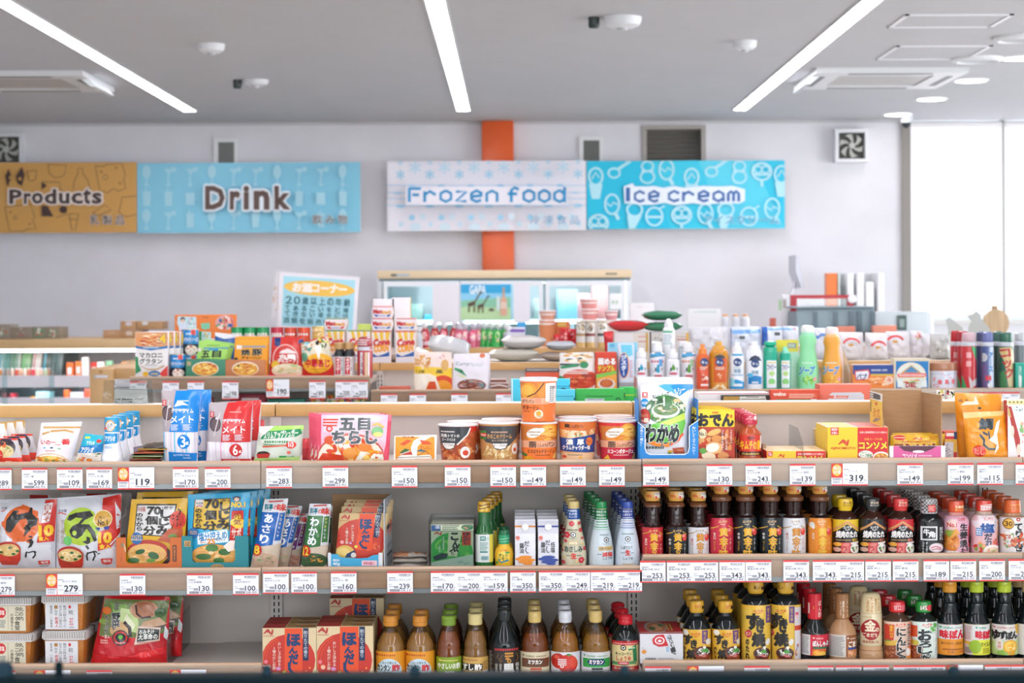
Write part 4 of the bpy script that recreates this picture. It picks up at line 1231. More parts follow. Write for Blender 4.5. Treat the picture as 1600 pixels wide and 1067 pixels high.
# seaweed soup in its blue shelf box
wk=[R(0,0,800,1000,'e9eaf0'),P([320,150,660,150,640,200,560,255,500,240,400,200],'58b4dc'),P([450,150,660,150,640,200,545,262,520,230],'2f94d2'),R(160,222,215,280,'d83a34'),T(172,232,204,258,'理','ffffff',.03),T(168,264,208,276,'研ビタ','ffffff'),E(185,330,40,44,'2f94d2'),T(152,318,218,348,'食物繊維','ffffff',.01),
T(265,228,445,290,'おいしくって','3a4650',.03,'f2f4f6',.05,r=-12),T(450,180,610,245,'ヘルシー','f4f8fa',.03,'4a9ac8',.05,r=-18),E(400,400,210,150,'3e7448'),FD(400,400,215,150,['2f6038','5a8e4c','6ea860','e6dcc0','8ab874','3a5a3c','f0e8d8'],70,.16,18),E(400,410,148,80,'f0efe8'),E(400,398,128,62,'6a8a52'),FD(400,390,118,55,['4f7a44','e8dcc0','86a868','c8a868','2f5a34'],36,.2,19),P([370,380,385,260,450,260,470,340,430,390],'3f7a3c'),R(376,265,392,360,'e8ece4'),E(520,305,40,18,'e0b878'),
E(180,470,60,78,'b8342e'),E(180,470,54,72,'c8423a'),T(150,445,215,480,'おかげさま','f2d8a0',0),T(185,490,212,532,'1','f8e8d0',.04),T(148,505,182,530,'No','f8e8d0',.02),P([190,580,350,520,500,470,590,430,610,540,580,640,520,720,420,790,300,770,200,690],'6cc04a'),P([330,540,470,490,600,430,605,500,440,560],'c8dc58'),P([200,690,330,750,460,740,560,660,590,640,540,730,430,790,300,780,210,750],'ee8a34'),P([470,730,580,640,590,660,520,740,440,785],'e85a2c'),
T(190,560,538,735,'わかめ','26302e',.075,'f4f4f0',.055,sh=.12),T(338,710,465,782,'スープ','26302e',.05,'f4f4f0',.06,r=-14),Q(195,775,380,815,1,'4a5a5a',3),P([470,800,590,790,600,855,490,860],'b8583c'),FD(530,825,60,30,['c86a4a','9a4030','d88a68'],10,.35,20),E(450,835,30,14,'d8a03c',10),E(440,852,20,10,'6a9a4a',8)]
cx=Ctx(A6,'1',420)
t=thing('display_box','white topped blue framed display box for seaweed soup packs','display box',cx.loc(.0),None)
def uv(a,b):
 return cx.c(a,b)
def prismpoly(M,pts,y0,y1,mm):
 q=[uv(a,b)if b is not None else(uv(a,0)[0],0.0)for a,b in pts]
 tri=geometry.tessellate_polygon([[Vector((u,v,0))for u,v in q]])
 n=len(q)
 M.add([(u,y0,v)for u,v in q]+[(u,y1,v)for u,v in q],[tuple(f)for f in tri]+[tuple(i+n for i in f[::-1])for f in tri]+[(i,(i+1)%n,(i+1)%n+n,i+n)for i in range(n)],mm)
blue=mat('1f86d2','paper')
M=MB()
prismpoly(M,[(112,520),(180,590),(180,800),(195,850),(235,872),(600,872),(640,850),(652,800),(652,570),(738,505),(738,None),(112,None)],-.0015,.0,blue)
wl=mat('f2f4f8','paper')
art(M,[L([112,530,186,595,186,800,200,846,236,866,600,866,634,846,646,800,646,575,738,510],9,'f2f4f8'),T(135,575,165,780,'お肉と一緒に！','f2f6fa',.02,v=1),T(675,575,712,868,'おいしくってヘルシー','f2f6fa',.02,v=1)],uv,lambda u,v:-.0015,kind='paper')
M.build('front_frame',t)
M=MB()
u0,u1=uv(112,0)[0],uv(738,0)[0]
M.box(u0,u1,.001,.13,.0,.001,wl)
M.box(u0,u0+.001,.0005,.13,.001,uv(0,300)[1],blue).box(u1-.001,u1,.0005,.13,.001,uv(0,300)[1],blue)
M.build('tray',t)
M=MB()
prismpoly(M,[(130,95),(150,80),(700,84),(738,120),(738,None),(130,None)],.128,.13,mat('ececf0','paper'))
M.build('back_card',t)
o=pouch('seaweed_soup_pack','white seaweed soup pack in the blue box','soup pack',A6,'1',(142,150,646,152,628,150),.03,'e9eaf0',wk,base=DECK['1']+.0013,d=D0+.006,crk=.001,seed=21,n=12)
column(o,3,.033,dx=.0085,group='seaweed soup packs')
oden=[R(700,380,1200,580,'f0cc2c'),R(700,582,1200,1000,'b8402c'),T(740,448,1105,568,'おでん','262426',.085),T(1040,452,1100,488,'の素','d8502c',.03),T(885,420,950,440,'S&B','d8402c',.03),FD(920,750,210,160,['d88a4c','c8662c','b0522c','e0a86a','8a3c24'],50,.24,22),E(910,800,85,62,'e8b070',20,-10),E(890,795,70,48,'f2e8da',20,-10),E(850,885,75,42,'efd9b8',18,10),E(1000,880,60,38,'d8945a',16),E(905,635,75,30,'ecb468',16,-20),E(930,700,52,36,'d89048',16),E(790,830,38,30,'6aa64c',12),P([740,770,830,720,850,745,740,800],'c8442c'),E(785,650,44,52,'e8d8b0'),T(750,632,820,672,'No.1','4a3a2a',.03),T(980,610,1005,830,'コクのある味わい','f0e4d8',.01,v=1),T(1020,650,1045,820,'おだしのうま味','f0e4d8',.01,v=1),T(1070,610,1095,750,'うちのおでん','f0e4d8',.01,v=1),T(1015,885,1085,903,'4〜5人前','2a1a16',.01)]
o=pouch('oden_mix_packet','yellow and red oden soup mix packet beside the blue box','soup mix packet',A6,'1',(736,398,1120,400,1120,736),.012,'c04a30',oden,crk=.0006,seed=22,kind='paper',n=8)
column(o,5,.03,dx=-.0045,dz=.0006,group='oden packets')
o=bottle('kimchi_sauce_bottle','kimchi sauce bottle with red wrapped cap','sauce bottle',A6,'1',1290,[('cap','c8344c','film',[(455,60),(462,72),(500,74),(545,77),(560,72)],[FD(1290,500,70,40,['d85a6c','b82c40','e8a0a8'],16,.3,23),E(1340,490,18,22,'f2dede')]),
('bottle_body','b4502c','gloss',[(560,62),(585,62),(600,68),(640,108),(660,114),(None,112)])],
(668,880,'c62f2c',[R(1150,668,1420,850,'d23a2a'),E(1290,695,40,18,'8a2a20'),T(1182,722,1395,815,'キムチの素','f4b32c',.06,'d8642c',.04),R(1150,838,1420,900,'3a1c18'),T(1195,850,1380,872,'万能調味料','e8c060',.02),R(1388,672,1420,800,'f0e4e0')]),sq=2.4)
column(o,5,.062,group='kimchi sauce bottles')
# stock cubes
cons=[R(0,400,2000,1000,'d42c30'),R(700,400,1066,1000,'edc62e'),R(785,520,868,596,'d42c30'),T(795,528,858,552,'固形','ffffff',.02),T(795,560,858,588,'21個入','ffffff',.02),T(870,645,970,708,'Aj','d0342c',.05,sh=.2),L([880,690,900,660,940,655,960,690],8,'d0342c'),T(785,722,1045,752,'AJINOMOTO','d0342c',.025),T(1088,558,1372,580,'お肉と香味野菜のコクと味わい','f8e8d8',.02),T(1135,628,1320,652,'洋風スープの素','f0b048',.02),T(1082,672,1368,740,'コンソメ','f2cf3c',.075,'8a1c1c',.05),
E(1150,800,75,42,'efece2'),T(1095,770,1210,792,'手軽でおいしい','5a8a5a',.01),T(1085,795,1215,828,'スープ野菜','3f8a50',.03),E(1310,830,88,62,'f0ebe2'),E(1310,832,76,48,'e0a04c'),FD(1310,828,66,38,['d8803c','c85a2c','e8c070','8a9a4a'],16,.3,24)]
o=box('stock_cube_box','large yellow and red stock cube box with white top','stock cube box',A7,'1',752,515,1386,.042,('edc62e','e6c23c','f2d8cc'),cons,group='large stock cube boxes',top=[R(.05,.1,.45,.9,'f0dc88'),R(.5,.1,.95,.9,'ee8a84')])
column(o,4,.0435,group='large stock cube boxes')
low=[R(0,700,424,1000,'edc62e'),R(424,700,900,1000,'d42c30'),R(128,768,180,820,'d42c30'),T(136,778,172,790,'固形','ffffff'),T(136,796,172,812,'7個','ffffff',.02),T(240,795,300,832,'Aj','d0342c',.05,sh=.2),T(445,784,712,806,'お肉と香味野菜のコクと味わい','f8e8d8',.02),T(440,815,700,880,'コンソメ','f2cf3c',.075,'8a1c1c',.05)]
o=box('stock_cube_box','low yellow and red stock cube box lying beside the large one','stock cube box',A7,'1',120,762,736,.05,('edc62e','d42c30','f0d8b0'),low,group='low stock cube boxes')
column(o,3,.052,group='low stock cube boxes')
box('stock_cube_box','small yellow stock box leaning behind the large stock cube boxes','stock cube box',A7,'1',622,535,700,.04,('e8c43c','b8a88a','f0d8b0'),[R(655,530,700,585,'d42c30'),P([622,640,650,640,640,750,622,750],'b4a890')],d=4.7)
box('sauce_sachet_box','tiny brown card tab behind the kimchi sauce bottles','box',A6,'1',1408,760,1448,.03,('a88a70','a88a70','b89a80'),d=4.60)
def divider(x,y0,row,lab,dep=.3,h0=.05):
 c=Ctx((0,0,1),row,x)
 h=c.c(x,y0)[1]
 M=MB().prism([(.012,.0005),(.012,h*.55),(dep*.4,h),(dep,h),(dep,.0005)],-.0008,.0008,mat('f3f5f5','clear'),ax='x')
 # prism ax='x' takes (y, z) pairs
 return tag(M.build('shelf_divider',loc=(c.x0,YS,c.zb)),lab,'divider','clear shelf dividers')
divider(1251,672,'1','clear plastic shelf divider beside the large stock cube boxes',.25)
divider(995,592,'1','tall clear plastic shelf divider beside the corn soup cup',.2)
# carton with consomme bags
ca=Ctx(A8,'1',420)
t=thing('display_carton','open brown cardboard carton with pink front for yellow stock bags','carton',ca.loc(0))
card=nmat('cardboard','a8825c','b18a63',scale=(2,2,30),ns=12,rough=.8)
u0,u1=ca.c(195,0)[0],ca.c(775,0)[0]
hf=ca.c(0,712)[1]
M=MB().box(u0,u1,0,.0015,0,hf,mat('ecebee','paper'))
art(M,[R(240,712,735,900,'d8609a'),T(335,795,485,850,'コンソメ','f8ecf2',.06),Q(500,800,640,825,1,'f2c4dc',3),P([290,712,690,712,640,745,560,775,460,778,350,760],'5a3040'),E(500,770,62,14,'ece6ea')],ca.c,lambda u,v:0,clip=(u0,u1,0,hf),kind='paper')
M.build('front_panel',t)
dB=.16
dn=1+dB/D0
def back(x,y):
 u,v=ca.c(x,y)
 X,Z=(u+ca.x0)*dn,(v+ca.zb-EYE)*dn+EYE
 return X-ca.x0,Z-ca.zb
b0,b1=back(105,130),back(535,140)
MB().box(ca.c(128,0)[0],b1[0],dB,dB+.003,0,b0[1],card).build('back_panel',t)
r1=ca.c(735,150)
M=MB().prism([(b1[0],dB),(b1[0]+.003,dB),(r1[0]+.003,.0025),(r1[0],.0025)],.0,b1[1]*.985,card,ax='z')
M.build('side_panel',t)
MB().box(u0,u1,.002,dB-.001,.0,.0015,card).build('bottom_panel',t)
l0_=ca.c(128,480)
lh=back(0,132)[1]
M=MB().prism([(.0,.0),(dB,.0),(dB,lh),(dB*.25,lh),(0,lh*.55)],l0_[0],l0_[0]+.003,card,ax='x')
N=MB()
art(N,[R(-9,0,140,900,'e8c458'),R(-9,0,140,265,'eae8e2'),Q(0,190,100,260,3,'3a3c40',3),R(40,200,110,250,'4a4c50'),B(5,290,18,400),T(40,350,100,405,'スープ','d0502c',.03),T(35,410,105,440,'コンソメ','c8402c',.02),E(70,300,14,16,'c86a3c',10),P([30,500,60,450,120,440,60,490],'9a8a7a')],lambda x_,y_:(dB*(1-x_/130),ca.c(0,y_)[1]*(1+dB/D0/2)),lambda u_,v_:0,clip=(.001,dB-.001,0,lh-.001),kind='paper')
o_=len(M.v)
M.v+=[(l0_[0]+p_[1],p_[0],p_[2])for p_ in N.v]
M.f+=[tuple(i+o_ for i in f_)for f_ in N.f]
M.m+=[M.mi(N.mats[i])for i in N.m]
M.build('side_panel',t)
pouch('stock_granule_bag','yellow stock granule bag standing in the open brown carton','stock bag',A8,'1',(240,605,812,592,740,215),.04,'d8ac34',
[R(100,500,900,900,'d6a832'),E(325,632,62,25,'c83a2c'),Q(270,625,380,640,1,'f4dcc0',3),T(455,628,550,655,'Aj','c03a24',.05,sh=.2),T(340,662,640,684,'AJINOMOTO','b8401c',.03),P([625,612,740,612,700,650,640,650],'c88a2c'),T(270,695,690,760,'コンソメ','8a1c14',.08)],dep=.01,crk=.003,seed=25,base=DECK['1']+.002)
o=pouch('stock_granule_bag','second yellow stock granule bag behind in the open brown carton','stock bag',A8,'1',(300,600,780,596,740,280),.04,'d8ac34',dep=.06,crk=.003,seed=26,n=8,base=DECK['1']+.002)
box('stock_granule_box','red and yellow stock granule box beside the open brown carton','stock box',A8,'1',770,560,905,.05,('d8a838','c83438','d83a3a'),[R(760,540,920,640,'d02c34'),R(790,575,870,610,'f0e4e0'),R(870,560,920,640,'2c3a6a'),R(770,670,865,830,'cfc8cc'),FD(815,750,45,75,['8a8488','e4dfe2','a09a9e'],26,.2,27),R(865,640,920,780,'e2b23a'),R(865,775,920,850,'c8342c')],d=4.60)
dash=[P([985,370,1420,352,1400,400,1000,430],'efc07a'),T(1150,430,1290,540,'鯛','2f3d44',.06,sh=.1),L([1150,595,1190,650,1185,700,1240,745,1310,745,1330,690],26,'33444a'),L([1180,570,1230,600],24,'33444a'),L([1240,560,1250,650],16,'33444a'),E(1140,765,65,60,'d8402c'),T(1090,725,1190,808,'だし','f4a090',.01),P([1330,470,1370,440,1330,600,1345,730,1290,800,1320,700,1240,650,1290,600],'f4e8d8')]
o=pouch('dashi_bag','glossy orange dashi bag with black brush lettering','dashi bag',A8,'1',(988,365,1420,352,1530,1030),.05,'e8952a',dash,crk=.003,seed=28,stand=True)
pouch('dashi_bag','taller plain orange dashi bag standing behind the lettered one','dashi bag',A8,'1',(897,160,1393,176,1330,930),.04,'ea9428',[T(935,225,970,255,'山','2f3d44',.05),P([950,290,1000,250,1090,250,1110,200,1140,280],'f4dcc0'),E(1140,318,20,12,'3a4a3c'),T(1000,226,1030,245,'吉','2f3d44',.02)],d=4.585,crk=.002,seed=29)
M_=[P([1430,300,1470,300,1610,830,1540,830],'b03a34'),P([1430,300,1452,330,1470,420,1440,400],'c8a860'),R(1560,280,1800,900,'f0ecea'),FD(1620,560,70,200,['e04a3c','f0a0a0','8ab878','e8c468'],24,.2,30),E(1480,560,20,60,'e2d2c0'),E(1545,750,22,60,'e2d2c0'),FD(1540,330,60,40,['cfd8e4','6a9a8a','e8e8ec'],12,.35,31)]
box('roux_box','white box with red spine at the frame edge beside the dashi bags','roux box',A8,'1',1432,285,1860,.03,('ece8e8','c03a34','ecd8b0'),M_,rz=-.06)
box('roux_box','cream topped box behind the white box at the frame edge','roux box',A8,'1',1420,235,1860,.03,('ece4d4','c03a34','ecd8a0'),[R(1400,230,1900,290,'eed9a0')]+[P([1440+k*40,262,1452+k*40,238,1464+k*40,262],'5a7a4a')for k in range(4)],d=4.60)
# ---------------------------------------------------------------- near gondola, middle shelf
B1,B2,B3,B4,B5,B6,B7,B8=(0,760,.13125),(180,760,.15),(380,760,.15),(600,760,.15),(790,760,.15),(990,750,.15),(1180,750,.15),(1360,750,.15)
SOUP=['3f6a34','e8b45c','2f5a30','f0d08a','d89a48','5a8a44']
def bowl(cx,cy,rx,ry,seed=1,rings=True):
 o=[E(cx,cy-10,rx,ry,'b0342a'),P([cx-rx,cy,cx+rx,cy,cx+rx*.9,cy+ry*1.2,cx+rx*.6,cy+ry*1.95,cx-rx*.6,cy+ry*1.95,cx-rx*.9,cy+ry*1.2],'c23a2c'),E(cx,cy,rx*.9,ry*.8,'d9b878'),FD(cx,cy,rx*.8,ry*.66,['e2c890','c89a54','e8d4a0'],20,.25,seed)]
 for dx,dy in((-.6,.35),(.15,-.4),(.4,.6),(.75,.1)):
  o.append(E(cx+rx*dx,cy+ry*dy*.8,rx*.16,ry*.16,'3c6234',9))
 if rings:
  for dx,dy in((-.35,-.3),(.3,.05),(-.2,.6)):
   o+=[E(cx+rx*dx,cy+ry*dy*.7,rx*.24,ry*.24,'efdcae',14),E(cx+rx*dx,cy+ry*dy*.7,rx*.13,ry*.12,'e0b060',12)]
 return o
yuge=[E(250,450,215,210,'d3622c'),FD(250,450,225,220,['d3622c'],30,.3,1),P([60,520,70,400,150,290,215,290,190,340,330,310,340,260,365,260,375,330,445,390,430,460,380,480,340,540,280,605,300,520,275,500,330,440,310,380,230,400,180,470,130,545,90,550],'2b2b29'),
P([340,585,380,590,385,612,345,605],'2b2b29'),P([315,645,375,620,400,660,370,720,325,740,350,690,350,655],'2b2b29'),L([300,850,310,790,325,780],22,'2b2b29'),L([330,790,400,775,425,790],16,'2b2b29'),L([400,770,410,820,380,860],20,'2b2b29'),
P([510,175,645,160,620,665,435,672,470,460],'c5342c'),P([505,215,600,205,570,430,480,440],'d6d6d8'),T(505,220,590,425,'白みそ','b5522c',.03,v=1),T(460,470,605,590,'10','eebb2c',.08),T(455,600,565,650,'食入','eebb2c',.06)]+bowl(95,760,155,95,2,False)+[R(442,890,572,940,'c83a30'),T(470,898,550,930,'徳用','f4e8e4',.02),Q(450,952,550,968,1,'5a5a5e',3),P([-150,150,60,240,20,310,-150,300],'cdcdd2'),T(0,250,65,280,'永谷園','4a4a5a',.02),L([0,300,50,290],10,'c83a30'),T(-60,480,10,700,'米みそ','b09a8a',.02,v=1)]
o=pouch('miso_soup_bag','white miso soup bag with orange dot and black brush lettering','miso soup bag',B1,'2',(-150,175,642,152,618,-150),.06,'cdced4',yuge,crk=.003,seed=31,n=12)
asage=[P([690,250,800,240,790,350,680,350],'d3d4da'),T(672,280,775,315,'永谷園','4a4a6a',.02),L([665,335,700,320,775,340],12,'c83a30'),E(965,480,215,225,'a9c437'),FD(965,490,215,225,['a9c437','a2be34'],26,.3,4),E(800,650,55,60,'6cc06a',8),
P([790,400,810,350,900,315,1010,300,1060,295,1110,350,1060,375,1010,400,960,450,1060,450,1130,540,1155,640,1120,660,1080,560,1030,500,980,580,920,625,850,600,820,530,860,470,930,440,980,380,900,370,830,415],'2b2b29'),E(885,555,26,30,'a9c437',14),P([980,660,1030,640,1030,595,1075,610,1070,670,1040,690],'2b2b29'),P([1010,705,1040,700,1065,745,1040,750],'2b2b29'),L([1030,890,1025,830,1045,785],20,'2b2b29'),L([1030,800,1120,775,1150,790],18,'2b2b29'),L([1110,775,1125,830,1095,890],20,'2b2b29'),L([1150,810,1185,800],12,'2b2b29'),
P([1200,150,1420,100,1440,400,1480,470,1430,560,1310,730,1160,772,1170,540,1240,520,1210,300],'c8332c'),P([1350,190,1420,330,1440,470,1370,520],'d2d3da'),P([1420,460,1480,460,1440,560,1400,560],'c8332c'),L([1300,700,1430,560],16,'d9d9dd'),E(1220,390,108,108,'e8d8b0'),E(1220,390,98,98,'cf9f45'),T(1165,395,1275,465,'No.1','3a3024',.035),T(1175,355,1250,385,'売上','4a3a24',.02),P([1130,490,1190,490,1180,530,1150,510],'3a4a90'),P([1230,480,1290,470,1295,510,1245,520],'3a4a90'),
T(1178,550,1315,670,'10','eebb2c',.08),T(1180,690,1310,745,'食入','eebb2c',.06),T(715,400,765,690,'だし極める','9a8a6a',.01,v=1),T(660,450,690,680,'産地厳選','a8a080',0,v=1),P([1190,865,1325,865,1310,930,1260,945,1200,930],'c83a34'),T(1215,878,1300,915,'徳用','f0e0dc',.02)]+bowl(825,825,165,100,5)
o=pouch('miso_soup_bag','white miso soup bag with lime green dot beside the orange dot bag','miso soup bag',B1,'2',(643,152,1418,98,1385,628),.06,'d2d3da',asage,crk=.003,seed=32,n=12)
for k,(xa,xb,y,s)in enumerate(((20,560,105,'behind the orange dot bag'),(700,1330,90,'behind the lime green dot bag'),(1250,1540,80,'beside the yellow clam soup packet'))):
 pouch('miso_soup_bag','crumpled grey backed miso soup bag '+s,'miso soup bag',B1,'2',(xa,y,xb,y+10,xb+40,xa-30),.05,'bdb8b4',[P([xa+300,y-10,xb-20,y-20,xb-10,y+90,xa+320,y+90],'a83230')]if k<2 else(),d=4.62,crk=.004,seed=33+k,n=9)
def tray(lab,z,row,x0,x1,ya,yu0,xl,xr,col,a,dep,yl=None):
 """shelf-ready tray with U-cut front"""
 c=Ctx(z,row,(x0+x1)/2)
 t=thing('display_tray',lab,'display tray',c.loc(0))
 M=MB()
 yl=yl or ya
 q=[(x0,yl),(xl,yl),(xl,yu0-25),(xl+25,yu0),(xr-25,yu0),(xr,yu0-25),(xr,ya),(x1,ya),(x1,None),(x0,None)]
 p=[c.c(a_,b_)if b_ is not None else(c.c(a_,0)[0],0.)for a_,b_ in q]
 tri=geometry.tessellate_polygon([[Vector((u,v,0))for u,v in p]])
 n=len(p)
 m=mat(col,'paper')
 M.add([(u,-.0012,v)for u,v in p]+[(u,0,v)for u,v in p],[tuple(f)for f in tri]+[tuple(i+n for i in f[::-1])for f in tri]+[(i,(i+1)%n,(i+1)%n+n,i+n)for i in range(n)],m)
 art(M,a,c.c,lambda u,v:-.0012,clip=(p[0][0],p[-2][0],.0005,max(p[0][1],p[7][1])),kind='paper')
 M.build('front_panel',t)
 u0,u1,h=p[0][0],p[-2][0],p[7][1]
 MB().box(u0,u1,.0005,dep,.0,.001,m).box(u0,u0+.001,.0005,dep,.001,h*.97,m).box(u1-.001,u1,.0005,dep,.001,h*.97,m).box(u0+.001,u1-.001,dep-.001,dep,.001,h,m).build('tray_body',t)
 return t
tray('orange display tray for yellow clam soup packets',B2,'2',10,690,530,802,112,572,'c8682f',[T(60,690,75,780,'しじみ汁','3a2418',.01,v=1),R(600,610,640,780,'4a2c20'),T(608,620,632,770,'数量限定','d88a50',.01,v=1),R(60,590,95,630,'8a7a5a'),P([90,585,115,640,112,690,95,660],'d8b088')],.12)
sj=[P([60,100,780,100,780,520,60,580],'d9a824'),P([220,185,640,185,580,525,190,505],'2a2620'),P([230,200,625,200,568,515,200,495],'d8d6d4'),T(335,215,470,290,'70','2a2620',.07),T(315,310,440,395,'個','2a2620',.06),T(295,415,415,500,'分','2a2620',.06),T(475,245,590,330,'し','2a2620',.07),T(460,335,560,405,'じ','2a2620',.07),T(430,415,545,500,'み','2a2620',.07),T(490,208,595,240,'1杯で','2a2620',.03),T(215,280,290,460,'のちから','2a2620',.05,v=1),T(232,212,310,262,'永谷園','b04a3a',.02),
E(650,350,85,95,'d04434'),T(590,290,705,420,'うまい','3a1c18',.01),L([650,230,680,260,660,300],14,'2a2620'),P([560,440,700,440,700,620,440,560],'b8583a'),E(600,520,50,28,'6a8a44',9),E(340,680,220,125,'b0332a'),E(330,700,205,105,'dcae66'),FD(330,700,180,85,['e6bc78','d29c50','efcc92','e0a878'],30,.25,35),E(260,680,55,26,'2f5e34',9,-15),E(400,720,60,38,'33623a',9,20),E(190,770,65,28,'3a6a3c',9),E(370,770,50,20,'6a9a4a',9),P([540,640,580,680,575,800,480,810,545,740],'3a2c28'),E(225,540,62,62,'2a62a0'),T(172,505,275,535,'オルニチン','f2c83a',.03),T(165,540,280,565,'塩分控えめ','f0e4b0',.02)]
o=pouch('clam_soup_packet','yellow clam soup packet in the orange tray','clam soup packet',B2,'2',(162,138,752,125,692,75),.02,'d9a824',sj,base=DECK['2']+.0013,d=D0+.006,crk=.0012,seed=36,n=12)
dup(o,o.location+Vector((.006,.04,.012)),'second yellow clam soup packet just behind the front one in the orange tray')
dup(o,o.location+Vector((.012,.075,.010)),'third yellow clam soup packet at the back of the orange tray')
tray('teal display tray for blue clam soup packets',B2,'2',693,1385,515,790,805,1250,'1f7f88',[R(720,565,785,625,'c8a068'),T(730,575,775,600,'永谷園','3a2c24',.02),L([725,610,780,612],8,'3a2c24'),E(1065,832,68,26,'b08a54'),T(1010,820,1120,842,'しじみ汁','3a2c24',.02)],.13)
sb=[R(700,40,1420,900,'2ba4cf'),P([822,140,1200,120,1190,460,800,440],'2a2620'),P([828,148,1190,130,1180,465,812,425],'d9b136'),R(832,140,915,220,'d8d6d4'),T(838,165,910,190,'永谷園','4a4a5a',.02),L([840,215,870,200,910,210],10,'c8382c'),T(935,140,1075,225,'70','2a2620',.07),T(930,250,1050,345,'個','2a2620',.06),T(920,365,1050,455,'分','2a2620',.06),T(1095,165,1195,250,'し','2a2620',.07),T(1085,255,1190,345,'じ','2a2620',.07),T(1060,355,1190,440,'み','2a2620',.07),T(1098,135,1195,162,'1杯で','2a2620',.03),T(832,235,905,430,'のちから','2a2620',.05,v=1),
T(1212,165,1350,215,'NO.1','f0c83a',.07,'1c2c4a',.06),E(1262,130,45,28,'2a3a5a',12),E(1262,138,26,20,'e0c0a0',12),P([1222,225,1320,225,1320,250,1222,250],'2a6ab0'),P([1215,255,1335,250,1330,560,1190,560],'c8382c'),FD(1275,360,70,85,['e8b83a','f0cc4a'],16,.5,37),T(1232,285,1310,400,'元気','7a2418',.03,v=1),T(1215,430,1310,540,'サポ','f4dcd0',.03),P([845,485,1175,440,1190,580,855,612],'6ec4e0'),P([855,492,1165,448,1180,575,862,602],'e8f0f4'),T(870,470,1165,555,'塩分控えめ','2f7fb8',.04,r=-6),T(960,545,1040,595,'25','e08a2c',.06),T(885,570,950,592,'塩分','d07a2c',.02),T(1050,535,1150,565,'%カット','3a5a7a',.02),E(815,485,55,55,'2a62a0'),T(775,460,855,500,'オルニチン','f2c83a',.02),
E(1030,720,240,120,'d49a4a'),FD(1030,700,225,100,['e2b064','c88a3c','e8c07c','d8a050'],40,.22,38),E(1010,640,70,40,'4a7a3c',9),E(920,730,85,34,'3c6a38',9),E(1140,680,65,36,'3c6a38',9),E(1080,770,60,30,'44743a',9),E(1000,690,28,18,'f0c890',9),E(1065,720,28,18,'f0c890',9),P([1130,620,1200,560,1250,560,1240,660,1180,680],'f2e0d4')]
o=pouch('clam_soup_packet','blue reduced salt clam soup packet in the teal tray','clam soup packet',B2,'2',(752,88,1402,66,1335,742),.02,'2ba4cf',sb,base=DECK['2']+.0013,d=D0+.006,crk=.0014,seed=39,n=12)
column(o,4,.028,dx=.0125,group='blue clam soup packets')
# tube packs of fresh miso soup
def tube(lab,q,colr,txt,num,kind,seed,d,lean=0.0):
 xtl,ytl,xtr,ytr,xbr,xbl=q
 def at(s,t):
  xa,xb=xtl+(xbl-xtl)*t,xtr+(xbr-xtr)*t
  y=ytl+t*(830-ytl)
  return xa+(xb-xa)*s,y
 tx,ty=at(.5,.16)
 a=[P([at(-.1,-.05),at(1.1,-.05),at(1.1,.19),at(-.1,.19)],'d9d9dc'),T(at(.08,.1)[0],at(0,.07)[1],at(.42,.1)[0],at(0,.16)[1],'料亭','2a7a8a',.06,'f4f4f4',.04),T(at(.45,.1)[0],at(0,.09)[1],at(.6,.1)[0],at(0,.15)[1],'の','c83a30',.04),T(at(.62,.1)[0],at(0,.07)[1],at(.95,.1)[0],at(0,.17)[1],'味','c8382c',.07),L([at(.2,.035),at(.8,.025)],14,'c8504a'),P([at(-.05,.19),at(.72,.19),at(.72,.72),at(-.05,.72)],colr),P([at(.76,.2),at(.98,.2),at(.98,.62),at(.76,.62)],colr),R(0,0,1,1,colr)]
 for i,ch in enumerate(txt):
  x,y=at(.36,.28+i*.155)
  a.append(T(x-44,y-42,x+44,y+44,ch,'e8ecf0',.045))
 for i in range(6):
  x,y=at(.86,.24+i*.06)
  a.append(T(x-10,y-12,x+10,y+12,'かつおだし'[i%5],'e8d870' if i<3 else 'e8ecf0',.02))
 c1,c2=at(.55,.9),at(.16,.76)
 a+=[P([at(-.1,.72),at(1.1,.66),at(1.1,1.1),at(-.1,1.1)],'c9b8a4'),E(*at(.5,.92),150,85,kind[0]),FD(*c1,110,55,kind,26,.25,seed),E(*c2,55,62,'c8302a'),T(c2[0]-30,c2[1]-42,c2[0]+28,c2[1]+42,num,'f2c83c',.05)]
 return pouch('miso_tube_pack',lab,'miso soup tube pack',B3,'2',q,.035,'d4d4d8',a,d=d,crk=.003,seed=seed,n=10)
tube('blue clam miso tube pack leaning beside the teal tray',(215,140,462,132,340,55),'1f5fae','あさり','8',['c8a890','a8b090','d8c4a8','8a9a6a','b89a88'],41,D0)
o=tube('blue clam miso tube pack leaning behind the front blue one',(420,200,610,212,450,260),'1f5fae','あさり','8',['c8a890','a8b090'],42,4.575)
tube('purple clam miso tube pack between the blue and green ones',(540,285,672,290,570,335),'6b2c6e',' しじみ','8',['c89a88','b8806a','d8b09a'],43,4.60)
tube('green seaweed miso tube pack beside the dashi display carton',(685,186,908,190,858,580),'37703a','わかめ','12',['3f5a3c','d89a48','2f4a30','c88a3c','4a6a44'],44,D0)
tube('second green seaweed miso tube pack peeking out behind the front one',(760,205,925,210,900,700),'37703a','','',['3f5a3c','d89a48'],45,4.59)
